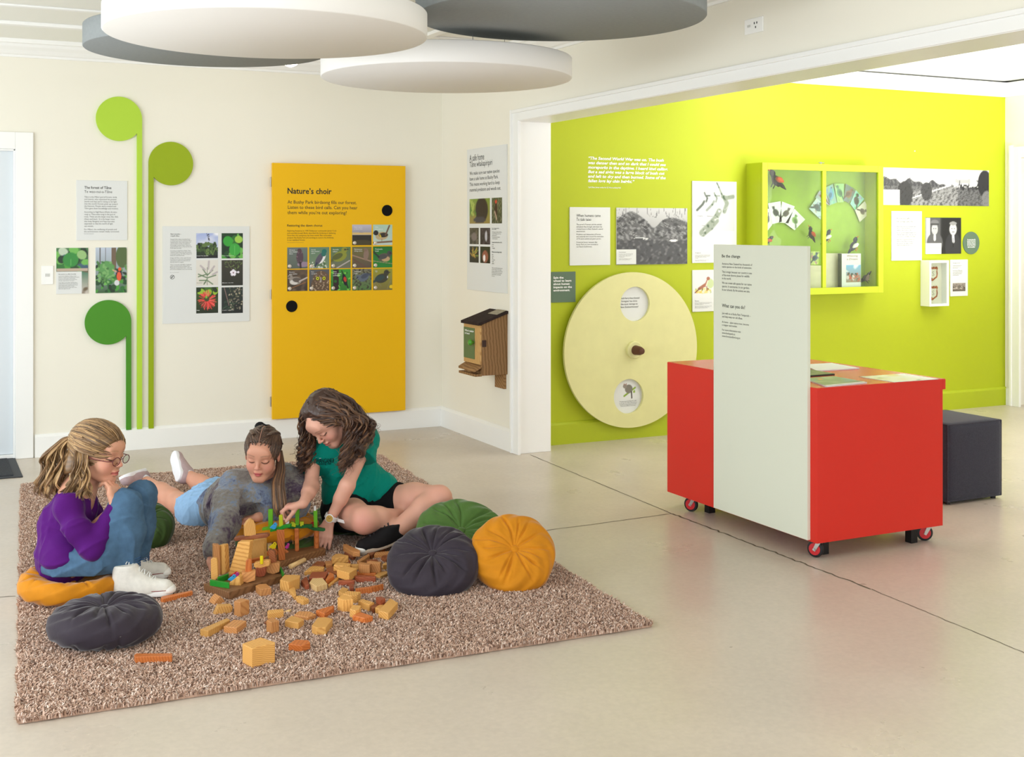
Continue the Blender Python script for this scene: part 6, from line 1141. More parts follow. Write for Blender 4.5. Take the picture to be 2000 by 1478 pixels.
def skincol(P, base, hd=None, extra=None, **k):
    C = np.tile(np.array(lin(base)), (len(P), 1)); v = 1+.05*np.sin(P[:, 0]*61+P[:, 2]*47)*np.sin(P[:, 1]*53); C *= v[:, None]
    if hd: hd.paint(P, C, base, **k)
    for c, r, col, a in (extra or []): m = (np.exp(-(np.linalg.norm(P-c, axis=1)/r)**2)*a)[:, None]; C = C*(1-m)+np.array(lin(col))*m
    return C
def scalp_locks(hd, n, seed, target, kpts=9, lift=.006, region=None, jit=.01):
    """roots over the skull in head space, combed towards target(q) -> list of control points"""
    r = np.random.default_rng(seed); out = []
    while len(out) < n:
        v = nrm_(r.normal(size=3)); q = np.array([0, -.018, .035])+v*np.array([.076, .095, .086])
        if region is not None and not region(q): continue
        out.append(target(q, r))
    return out

def clumps(guides, per, spread, r, twist=0, kink=.0):
    """guides: list of (k,3); every guide becomes a clump of strands that share its curl"""
    out = []
    for g in guides:
        g = np.asarray(g); k = len(g); u = np.linspace(0, 1, k)[:, None]
        for _ in range(per):
            a = r.uniform(0, 6.28); q = math.sqrt(r.uniform())*spread; o = RT*math.cos(a)+FW*math.sin(a)*.9+UP*math.sin(a+1)*.5
            o2 = RT*math.cos(a+2.5)+UP*math.sin(a+2.5); c = g+(o*(1-u)+o2*u)*q*np.clip(.6+u*.9-u**4*.9, .2, 1.4); L = r.uniform(.88, 1.0)
            out.append(bez(c[:max(4, int(k*L))], k))
    return out
def curlpath(c, n, fr, am, ph, start=.15):
    c = bez(c, n); u = np.linspace(0, 1, n)[:, None]; am = am*np.clip((u-start)*3, 0, 1); return c+(RT*np.sin(u*fr+ph)+FW*np.cos(u*fr+ph)+UP*.25*np.sin(u*fr+ph+1))*am
# ================================================================ girl in purple (left, sitting, chin on hand)
def jn(px, py, D): return J(px, py, D)
def shoe(parent, name, heel, toe, upv, ln, w_, hgt, sole_rgb, up_rgb, hi=0, ankle=None, label=None, stripe=None, lace=(225, 225, 220)):
    """heel/toe: sole-line points; upv: away from the ground"""
    heel = np.array(heel, float); toe = np.array(toe, float); d = nrm_(toe-heel); upv = nrm_(upv-d*np.dot(upv, d)); sd = np.cross(d, upv); L = np.linalg.norm(toe-heel)
    P = lambda a, b, c=0: heel+d*a*L+upv*b+sd*c
    t = parent
    S1 = Sdf(); S1.cone(P(.13, .03), P(.45, .028), w_*.42, w_*.44, .02); S1.cone(P(.45, .028), P(.82, .024), w_*.46, w_*.42, .02); S1.cone(P(.12, .05), P(.14, hgt), w_*.40, w_*.42, .02); S1.cone(P(.3, .05), P(.22, hgt), w_*.38, w_*.38, .03); S1.cone(P(.55, .035), P(.28, hgt*.72), w_*.34, w_*.34, .03)
    S1.plane(P(0, .012), -upv, .003)
    top = np.array(ankle) if ankle is not None else P(.15, hgt+.02); S1.plane(P(.17, hgt+.002), upv, .004)
    up_ = sdf_obj('shoe_upper', S1, .0035, mat('shoe_%d_%d_%d' % up_rgb, up_rgb, .8, .2, noise=.1, nscale=60), t)
    S2 = Sdf(); S2.cone(P(.15, .012), P(.45, .012), w_*.42, w_*.42, .02); S2.cone(P(.45, .012), P(.80, .012), w_*.43, w_*.45, .02); S2.plane(P(0, .024), upv, .002); S2.plane(P(0, .0), -upv, .002)
    sdf_obj('sole', S2, .0035, mat('sole_%d_%d_%d' % sole_rgb, sole_rgb, .6, .3), t)
    if hi:
        S3 = Sdf(); S3.ell(P(.88, .02), (L*.13, w_*.41, .024), np.stack([d, sd, upv], 1)); S3.plane(P(0, .01), -upv, .002); sdf_obj('toe_cap', S3, .0035, mat('toe_cap', (238, 236, 230), .4, .4), t)
    mb = MB(); n = 6 if hi else 5
    for i in range(n):
        u = i/(n-1); a = .68-.42*u; hgt_ = .055+(hgt-.06)*u**.8+w_*.12; wd = w_*.20
        p0 = P(a, hgt_-.008, -wd); p1 = P(a-.01, hgt_+.006, 0); p2 = P(a, hgt_-.008, wd); mb.tube(bez([p0, p1, p2], 7), .0022, 5)
        p2b = P(a-.05, hgt_+.002, wd); mb.tube(bez([p0, P(a-.03, hgt_+.008), p2b], 7), .002, 5)
    mb.build('laces', mat('lace_%d_%d_%d' % lace, lace, .8, .1), t)
    if stripe:
        mb = MB(); m2 = []
        for sg in (-1, 1):
            pts = [P(a, .0245, sg*w_*.43*b) for a, b in ((.02, .3), (.1, .92), (.3, 1.0), (.5, 1.0), (.7, 1.04), (.9, .85), (.99, .3))]; mb.tube(bez(pts, 20), .0014, 5)
        mb.build('sole_stripe', mat('stripe_maroon', stripe, .6, .2), t)
def person(loc, label): return empty('person', loc, label, 'person')
DA = 4.92
def girl_purple():
    t = person(zp(150, 1150, 0), 'girl with blonde ponytail and glasses in a purple top, chin on hand')
    f = RT*math.cos(math.radians(16))-FW*math.sin(math.radians(16)); hd = Head(jn(193, 886, DA), f*math.cos(.12)-UP*math.sin(.12), 0, 1.07)
    SK = (214, 158, 130); A = lambda x, y, d=0: jn(x, y, DA+d)
    nk = A(150, 965); shN = A(132, 992, -.13); shF = A(160, 985, .13); pelN = A(130, 1098, -.07); pelF = A(140, 1098, .08)
    elN = A(182, 1074, -.17); wrN = A(226, 986, -.09); elF = A(196, 1050, .12); wrF = A(236, 1030, .05)
    knN = A(246, 985, -.07); anN = A(250, 1108, -.075); knF = A(277, 966, .09); anF = A(268, 1095, .13)
    S_ = Sdf(); hd.add(S_)
    S_.cone(hd.W(0, -.035, -.06), nk+UP*.0, .045, .05, .03); S_.chain([nk, A(130, 1035), A(128, 1095)], [.07, .07, .06], .05)
    S_.cone(shN, shF, .05, .05, .05); S_.cone(pelN, pelF, .065, .065, .05)
    S_.chain([shN, elN, wrN], [.036, .028, .02], .02); S_.chain([shF, elF, wrF], [.036, .028, .02], .02)
    S_.chain([pelN, knN, anN], [.055, .04, .028], .03); S_.chain([pelF, knF, anF], [.055, .04, .028], .03)
    hand(S_, wrN, A(222, 940, -.06)-wrN, FW*.35-RT*.75-UP*.1, 1, (.75, .7, .72, .8), .150, .05, tdir=A(207, 938, -.03)-A(217, 966, -.07))
    hand(S_, wrF, RT*.6-UP*.5+FW*.2, -UP, -1, (.4, .4, .4, .4), .145)
    sdf_obj('body', S_, .0032, SKINM, t, colfn=lambda P: skincol(P, SK, hd, [(A(222, 935, -.06), .03, (214, 140, 118), .5)], brow=(168, 128, 92)))
    # purple top
    C_ = Sdf(); C_.chain([A(142, 985), A(126, 1030), A(122, 1082), A(122, 1112)], [.08, .094, .094, .094], .05); C_.cone(A(152, 1000), A(150, 1040), .066, .07, .05)
    C_.cone(shN, shF, .056, .056, .05); C_.cone(A(126, 1085, -.09), A(126, 1085, .09), .088, .088, .05)
    C_.cone(A(112, 1126, -.05), A(112, 1126, .06), .066, .066, .05)
    C_.chain([shN, A(150, 1032, -.165), elN, wrN+(elN-wrN)*.08], [.056, .048, .043, .031], .025); C_.chain([shF, elF, wrF], [.06, .048, .033], .025)
    wv = nrm_(wrN-elN); C_.cutcap(wrN-wv*.004, wv, .06)
    C_.cone(hd.W(0, -.035, -.06), nk-UP*.01, .04, .052, .01, 1) ; C_.cone(nk+UP*.03, A(181, 1000, -.02)+RT*.03, .03, .02, .01, 1)
    C_.plane(A(112, 1150), nrm_(-UP+RT*.38), .01)
    sdf_obj('purple_top', C_, .0045, mat('purple_jersey', (82, 24, 108), .85, .1, sheen=.15, noise=.06, nscale=200), t, disp=lambda P: folds(3, .010, 17, 4)(P)+folds(5, .005, 36, 3)(P))
    # jeans
    Jn_ = Sdf(); Jn_.cone(pelN, pelF, .098, .098, .05); Jn_.chain([A(140, 1112, -.08), A(200, 1078, -.09), knN, A(252, 1040, -.075), anN+UP*.0], [.092, .088, .058, .058, .045], .035)
    Jn_.chain([A(150, 1108, .08), A(225, 1030, .09), knF, A(275, 1030, .11), anF], [.09, .072, .056, .055, .045], .03); Jn_.plane(anN+UP*.0-UP*.012, -UP, .003)
    JM = mat('denim_blue', (80, 110, 138), .9, .1, noise=.22, nscale=30, bump=.4, bscale=600)
    sdf_obj('jeans', Jn_, .0045, JM, t, disp=lambda P: folds(8, .009, 20, 4)(P)+folds(9, .004, 44, 3)(P))
    mb = MB()
    for an_, r_ in ((anN, .0475), (anF, .0475)):
        for i in range(5):
            z_ = .006+i*.009; mb.tube([an_+UP*z_+r_*(RT*math.cos(q)+FW*math.sin(q)) for q in np.linspace(0, 2*math.pi, 28)], .0026, 5, cap=False)
    mb.build('elastic_cuffs', mat('denim_cuff', (62, 96, 136), .9, .1), t)
    # hi-top shoes
    gz = .026
    hN = zp(222, 1163, gz); tN = zp(343, 1160, gz)
    s1 = empty('shoe', hN, None, None); s1.parent = t; s1.location = tuple(hN-WL[t.name]); s1['label'] = 'white canvas high-top'; 
    shoe(s1, 'shoe', hN, tN, UP, .25, .088, .122, (232, 230, 226), (226, 222, 212), 1, stripe=(140, 50, 50))
    hF = hN+FW*.2-RT*.075; tF = hF+(tN-hN)*.94+FW*.05
    s2 = empty('shoe', hF, None, None); s2.parent = t; s2.location = tuple(hF-WL[t.name]); shoe(s2, 'shoe', hF, tF, UP, .25, .088, .12, (232, 230, 226), (226, 222, 212), 1, stripe=(140, 50, 50))
    # glasses
    fr = mat('frame_maroon', (96, 26, 40), .3, .5); mb = MB(); W_ = hd.W
    for x in (-1, 1):
        mb.tube([W_(x*.031+.0225*math.cos(q), .101-.10*abs(x*.031+.0225*math.cos(q))**1.3, -.008+.0155*math.sin(q)) for q in np.linspace(0, 2*math.pi, 30)], .0015*1.1, 6, cap=False)
        mb.tube([W_(x*.0535, .098, -.004), W_(x*.07, .085, -.003), W_(x*.076, .03, -.002), W_(x*.078, -.012, .004)], .0018, 6)
    mb.tube([W_(-.0085, .1005, -.004), W_(0, .104, .0), W_(.0085, .1005, -.004)], .0015, 6); g = mb.build('glasses', fr, t); g['label'] = 'maroon-framed glasses'
    gl = MB()
    for x in (-1, 1): gl.prism([W_(x*.031+.0215*math.cos(q), .0985, -.008+.0145*math.sin(q)) for q in np.linspace(0, 2*math.pi, 24, endpoint=False)], hd.M[:, 1]*.0008)
    gl.build('lenses', GL, g)
    # hair cap, strands to the tie, ponytail
    pal = [(146, 112, 72), (164, 128, 84), (122, 90, 56), (184, 150, 104), (104, 76, 46)]
    H_ = Sdf(); H_.ell(W_(0, -.022, .04), np.array([.079, .098, .086])*1.07, hd.M, .01); H_.ell(W_(0, .02, .05), np.array([.072, .068, .066])*1.07, hd.M, .02)
    H_.plane(W_(0, .078, .052), nrm_(hd.M@np.array([0, .8, -.62])), .015); H_.plane(W_(0, 0, -.045), nrm_(hd.M@np.array([0, .5, -1.2])), .01)
    for x in (-1, 1): H_.ell(W_(.08*x, .0, -.012), np.array([.03, .022, .03]), hd.M, .01, 1)
    H_.p = [q for q in H_.p if q[6] != 1]+[q for q in H_.p if q[6] == 1]; H_.chain([A(152, 880, .0), A(143, 915, .0), A(136, 955, .0)], [.038, .042, .042], .02); H_.p = [q for q in H_.p if q[6] == 0]+[q for q in H_.p if q[6]]
    hm = lambda P: (lambda n: np.array(lin((122, 92, 58)))*(.8+.35*n)[:, None]+0)(.5+.5*np.sin(hd.L(P)[:, 2]*420+hd.L(P)[:, 0]*160+3*np.sin(hd.L(P)[:, 1]*50)))
    hb = sdf_obj('hair', H_, .004, HAIR, t, colfn=hm)
    tie = W_(.0, -.118, .06); r = np.random.default_rng(4); paths = []
    def reg(q): return (q[1] < .068 or q[2] > .058) and q[2] > -.03-.25*(q[1]+.02) and not (abs(q[0]) > .05 and q[2] < .012 and q[1] > -.03)
    def tgt(q, r):
        e = np.array([q[0]*.12, -.116, .06+(q[2]-.06)*.12]); pts = []
        for u in np.linspace(0, 1, 7):
            p = q*(1-u)+e*u; c0 = np.array([0, -.02, .037]); v = (p-c0)/np.array([.082, .102 if p[1] < c0[1] else .115, .09]); l = np.linalg.norm(v)
            if u < .93: p = c0+(p-c0)/max(l, .2)*(1.03+r.uniform(-.01, .025))
            pts.append(hd.W(*p))
        return bez(pts, 14)
    paths = scalp_locks(hd, 900, 5, tgt, region=reg); locks('hair_strands', paths, r.uniform(.0013, .0026, 900), tone(r, 900, pal), hb, HAIR, taper=(.6, 1, .8, .5))
    gd = []
    for i in range(64):
        a = r.uniform(0, 6.28); rr_ = math.sqrt(r.uniform(0, 1)); sx, sy = math.cos(a)*rr_, math.sin(a)*rr_; L = r.uniform(.72, 1)
        base = [A(147, 851), A(130, 860), A(113, 892), A(112, 930), A(122, 962), A(126, 990)]; sp_ = [.008, .026, .046, .062, .066, .07]
        pth = bez([b+RT*(sx*s-.012*u*(i % 3 == 0))+FW*sy*s*.8 for b, s, u in zip(base, sp_, range(6))], 40)[:int(40*L)]
        g_ = curlpath(pth, 36, r.uniform(13, 17)*L, r.uniform(.013, .022), 2.2*sx+r.normal(0, .7), .22); gd.append(g_)
    pt = clumps(gd, 13, .0085, r); N = len(pt); cc = np.repeat(tone(r, 64, pal, .75, 1.2), 13, 0)*r.uniform(.85, 1.15, (N, 1))
    locks('ponytail', pt, r.uniform(.0014, .0028, N), cc, hb, HAIR, taper=(.8, 1, 1, .9, .3))
    gd = []
    for i in range(44):
        v = r.uniform(-1, 1); s = -1+2*(i+r.uniform())/44; x0 = 158+14*s; xe = 150+30*s
        pth = [A(158+8*s, 872+6*v, -.052), A(x0, 896+6*v, -.082), A(x0-1, 920, -.085+.02*v), A(.4*x0+.6*xe, 948, -.105+.02*v), A(xe, 972+14*r.uniform(-1, 1), -.13-.03*max(0, -s)+.01*v)]
        gd.append(curlpath(pth, 30, r.uniform(10, 13), r.uniform(.008, .014), r.uniform(0, 6.28), .25))
    pt = clumps(gd, 11, .007, r); N = len(pt); locks('loose_hair', pt, r.uniform(.0014, .0028, N), np.repeat(tone(r, 44, pal, .65, 1.1), 11, 0), hb, HAIR, taper=(.3, 1, 1, .3))
    autosmooth(MB().lathe(tie-nrm_(tie-W_(0, 0, .05))*.006, nrm_(tie-W_(0, 0, .05)), [(.012, -.009), (.018, -.005), (.018, .005), (.012, .009)], 20).build('hair_tie', mat('tie_black', (22, 24, 34), .8, .2, bump=.5), t), 60)
girl_purple()
# ================================================================ girl in the grey jumper (lying, propped on her elbows)
def girl_jumper():
    t = person(zp(440, 1040, 0), 'girl with braided brown hair in a mottled grey-blue jumper, lying propped on cushions')
    DB_ = 5.42; B_ = jn
    f = nrm_(-FW*.97-UP*.20-RT*.02); hd = Head(B_(512, 888, 5.49), f, 4, 1.0, 1.06); SK = (212, 154, 128)
    shR = B_(462, 945, 5.56); shL = B_(562, 938, 5.62); chest = B_(515, 968, 5.62); nk = B_(514, 945, 5.60); wst = B_(455, 985, 5.85); pel = B_(408, 990, 6.1)
    pR = B_(392, 1002, 6.06); pL = B_(420, 975, 6.2); elR = B_(440, 1020, 5.33); wrR = B_(413, 1096, 5.2); elL = B_(570, 998, 5.60); wrL = B_(503, 1010, 5.46)
    knR = B_(335, 975, 6.35); anR = B_(276, 936, 6.62); knL = B_(405, 955, 6.5); anL = B_(362, 926, 6.6)
    S_ = Sdf(); hd.add(S_); S_.cone(hd.W(0, -.035, -.06), nk, .044, .05, .03)
    S_.chain([nk, chest, wst, pel], [.06, .08, .075, .085], .05); S_.cone(shR, shL, .048, .048, .04); S_.cone(pR, pL, .08, .08, .05)
    S_.chain([shR, elR, wrR], [.043, .034, .022], .02); S_.chain([shL, elL, wrL], [.043, .034, .022], .02)
    S_.chain([pR, knR, anR], [.078, .05, .032], .03); S_.cone(knR, knR+(anR-knR)*.35, .046, .05, .03); S_.chain([pL, knL, anL], [.075, .05, .032], .03); S_.cone(knL, knL+(anL-knL)*.35, .046, .048, .03)
    hand(S_, wrR, B_(418, 1122, 5.19)-wrR, RT*.9-UP*.1, 1, (.55, .6, .6, .55), .14, .04); hand(S_, wrL, nrm_(-RT*.9-UP*.12+FW*.1), -UP, -1, (1.1, 1.1, 1.1, 1.1), .125)
    
    sdf_obj('body', S_, .0032, SKINM, t, colfn=lambda P: skincol(P, SK, hd, [(knR, .05, (214, 150, 130), .3)], brow=(104, 74, 56), lip=(192, 92, 92)))
    # jumper
    C_ = Sdf(); C_.chain([nk-UP*.01, chest, wst+UP*.01, B_(430, 990, 5.98)], [.085, .125, .12, .11], .05); C_.cone(shR, shL, .066, .066, .05); C_.cone(B_(500, 980, 5.5), B_(545, 985, 5.52), .07, .07, .05)
    C_.chain([shR, B_(442, 985, 5.44), elR, B_(420, 1070, 5.23), wrR], [.07, .068, .062, .052, .036], .03); C_.chain([shL, B_(578, 970, 5.56), elL, wrL+(elL-wrL)*.1], [.072, .066, .058, .042], .03)
    wv = nrm_(wrR-elR); C_.cutcap(wrR-wv*.01, wv, .07); wv = nrm_(wrL-elL); C_.cutcap(wrL-wv*.014, wv, .07)
    C_.cone(hd.W(0, -.02, -.07), nk+UP*.035, .05, .058, .008, 1)
    C_.plane(B_(408, 990, 6.08), nrm_(pel-wst), .01)
    m = mat('mohair', (90, 90, 98), .95, .1, bump=.9, bscale=260, sheen=.5); nt = m.node_tree; N = nt.nodes; Lk = nt.links; tc = N.new('ShaderNodeTexCoord')
    n1 = N.new('ShaderNodeTexNoise'); n1.inputs['Scale'].default_value = 5.2; n1.inputs['Detail'].default_value = 3; Lk.new(tc.outputs['Object'], n1.inputs[0])
    n2 = N.new('ShaderNodeTexNoise'); n2.inputs['Scale'].default_value = 70; n2.inputs['Detail'].default_value = 3; Lk.new(tc.outputs['Object'], n2.inputs[0])
    ad = N.new('ShaderNodeMath'); ad.operation = 'MULTIPLY_ADD'; ad.inputs[1].default_value = .35; Lk.new(n2.outputs[0], ad.inputs[0]); sb = N.new('ShaderNodeMath'); sb.operation = 'SUBTRACT'; sb.inputs[1].default_value = .175; Lk.new(n1.outputs[0], sb.inputs[0]); Lk.new(sb.outputs[0], ad.inputs[2])
    cr = N.new('ShaderNodeValToRGB'); e = cr.color_ramp.elements; e[0].position = .28; e[0].color = lin((66, 52, 74))+(1,); e[1].position = .74; e[1].color = lin((62, 70, 100))+(1,)
    for p_, c in ((.38, (84, 70, 84)), (.46, (122, 116, 112)), (.53, (134, 130, 124)), (.60, (124, 138, 160)), (.66, (104, 112, 136))): q = e.new(p_); q.color = lin(c)+(1,)
    Lk.new(ad.outputs[0], cr.inputs[0]); Lk.new(cr.outputs[0], N['Principled BSDF'].inputs['Base Color'])
    jo = sdf_obj('jumper', C_, .0045, m, t, disp=lambda P: folds(13, .014, 18, 3)(P)+folds(15, .006, 40, 3)(P))
    # ribbed neck band
    mb = MB(); cN = (hd.W(0, -.02, -.07)*.45+(nk+UP*.035)*.55); ax_ = nrm_(hd.W(0, -.02, -.07)-nk); ux = nrm_(np.cross(ax_, FW)); uy = np.cross(ax_, ux)
    for k in range(3): c = nk+UP*.035+ax_*(.012+.007*k-.01)-FW*.006; mb.tube([c+(.0625-.003*k)*(ux*math.cos(q)+uy*math.sin(q)) for q in np.linspace(0, 2*math.pi, 36)], .0065, 6, cap=False)
    mb.build('neck_band', mat('rib_navy', (52, 52, 76), .95, .1), jo)
    # denim shorts
    D_ = Sdf(); D_.cone(pR, pL, .105, .105, .05); D_.cone(pel, wst+(pel-wst)*.6, .11, .10, .05); D_.cone(pR, pR+(knR-pR)*.40, .1, .088, .04); D_.cone(pL, pL+(knL-pL)*.40, .095, .085, .04)
    a_ = nrm_(knR-pR); D_.cutcap(pR+(knR-pR)*.36, a_, .25, .004); D_.plane(wst+(pel-wst)*.45, nrm_(wst-pel), .01)
    sdf_obj('denim_shorts', D_, .0045, mat('denim_pale', (148, 184, 220), .9, .1, noise=.12, nscale=40, bump=.3, bscale=500), t, disp=lambda P: folds(23, .011, 26, 3)(P)+folds(25, .005, 60, 3)(P))
    # sneakers, soles turned up
    def sneak(an, tip, sole_dir, lb):
        e = empty('shoe', an, None, None); e.parent = t; e.location = tuple(an-WL[t.name]); an = np.array(an); d = nrm_(tip-an); sdv = nrm_(sole_dir-d*np.dot(sole_dir, d)); heel = an+sdv*.05-d*.055; shoe(e, 'shoe', heel, heel+d*.235, -sdv, .235, .085, .082, (236, 236, 240), (182, 160, 162), 0, lace=(200, 180, 184))
    sneak(anR, B_(238, 948, 6.42), UP*.8-RT*.35+FW*.2, 0); sneak(anL, B_(333, 905, 6.52)+FW*.2, -RT*.8+UP*.5+FW*.1, 0)
    mb = MB(); mb.tube([anR+(knR-anR)*.05, anR+(knR-anR)*.16], .036, 20); mb.tube([anL+(knL-anL)*.05, anL+(knL-anL)*.16], .036, 20); mb.build('socks', mat('sock_white', (232, 232, 236), .9, .1), t)
    # hair
    pal = [(92, 68, 52), (78, 56, 42), (112, 84, 64), (66, 46, 36)]; W_ = hd.W
    H_ = Sdf(); H_.ell(W_(0, -.02, .038), np.array([.0755, .0935, .083])*1.02, hd.M, .01); H_.ell(W_(0, .016, .046), np.array([.067, .064, .066])*1.02, hd.M, .02)
    H_.plane(W_(0, .060, .080), nrm_(hd.M@np.array([0, .72, -.7])), .008); H_.plane(W_(0, 0, -.05), nrm_(hd.M@np.array([0, .7, -1.1])), .01)
    for x in (-1, 1): H_.ell(W_(.08*x, .002, -.012), np.array([.03, .02, .03]), hd.M, .01, 1)
    H_.cone(W_(0, .09, .09), W_(0, -.02, .13), .004, .004, .004, 1)
    hb = sdf_obj('hair', H_, .0035, HAIR, t, colfn=lambda P: np.tile(np.array(lin((80, 58, 45))), (len(P), 1)))
    r = np.random.default_rng(14)
    def reg(q): return (q[1] < .06 or q[2] > .070) and q[2] > -.03-.3*(q[1]+.02) and abs(q[0]) > .003 and not (abs(q[0]) > .05 and q[2] < .01 and q[1] > -.03)
    def tgt(q, r):
        sx = np.sign(q[0]); e = np.array([sx*.045, q[1]-.05, .105-.3*max(0, -q[1]-.03)]) if abs(q[0]) < .045 else np.array([sx*.05, q[1]-.06, .095]); pts = []
        for u in np.linspace(0, 1, 6):
            p = q*(1-u)+e*u; c0 = np.array([0, -.02, .037]); v = (p-c0)/np.array([.081, .1 if p[1] < c0[1] else .110, .09]); p = c0+(p-c0)/max(np.linalg.norm(v), .3)*(.985+r.uniform(0, .03)); pts.append(hd.W(*p))
        return bez(pts, 12)
    paths = scalp_locks(hd, 800, 6, tgt, region=reg); locks('hair_strands', paths, r.uniform(.0016, .0032, 800), tone(r, 800, pal), hb, HAIR, taper=(.6, 1, .8, .4))
    MB().tube([W_(0, .088-.16*k, .078+.052*math.sin(k*2.6)) for k in np.linspace(0, .8, 12)], .0016, 6).build('parting', mat('scalp', (170, 128, 108), .6, .2), hb)
    bd = []; bc = []
    for sx in (-1, 1):
        u = np.linspace(0, 1, 40); cen = np.stack([hd.W(sx*(.034+.022*math.sin(k*2.2)), .045-.14*k, .1125-.05*k*k) for k in u])
        for st in range(3):
            ph = st*2.094; bd.append(cen+np.stack([hd.M[:, 0]*.007*math.sin(k*40+ph)+hd.M[:, 2]*.003*abs(math.cos(k*40+ph)) for k in u])); 
    locks('braids', bd, np.full(6, .0062), tone(r, 6, pal, .8, 1.1), hb, HAIR, ns=8, taper=(.6, 1, 1, .9))
    pt = []; N = 260
    for i in range(N):
        a = r.uniform(0, 6.28); q = math.sqrt(r.uniform()); sx, sy = math.cos(a)*q, math.sin(a)*q
        base = [B_(546, 880, 5.56), B_(548, 915, 5.50), B_(543, 945, 5.44), B_(546, 985, 5.40), B_(549, 1008, 5.39)]; sp_ = [.012, .02, .026, .03, .022]; P = [b+RT*sx*s+FW*sy*s*.6 for b, s in zip(base, sp_)]
        c = bez(P, 22); u = np.linspace(0, 1, 22)[:, None]; ph = r.uniform(0, 6.28); pt.append(c+(RT*np.sin(u*7+ph)+FW*np.cos(u*5+ph))*.004*u)
    cc = tone(r, N, pal+[(130, 92, 58), (146, 104, 62)], .8, 1.2); locks('ponytail', pt, r.uniform(.002, .0042, N), cc, hb, HAIR, taper=(.8, 1, 1, .9, .3))
    BK = mat('ribbon_black', (14, 12, 14), .7, .2, sheen=.3)
    b0 = B_(512, 832, 5.60); S3 = Sdf(); S3.ell(b0-RT*.012, (.024, .012, .02), np.stack([nrm_(RT+UP*.5), FW, nrm_(UP-RT*.5)], 1), .008); S3.ell(b0+RT*.02-UP*.004, (.022, .012, .011), np.stack([nrm_(RT-UP*.4), FW, nrm_(UP+RT*.4)], 1), .008); S3.chain([b0+RT*.03, B_(541, 846, 5.60), B_(552, 867, 5.56)], [.008, .005, .004], .008)
    sdf_obj('hair_ribbon', S3, .003, BK, t)
girl_jumper()
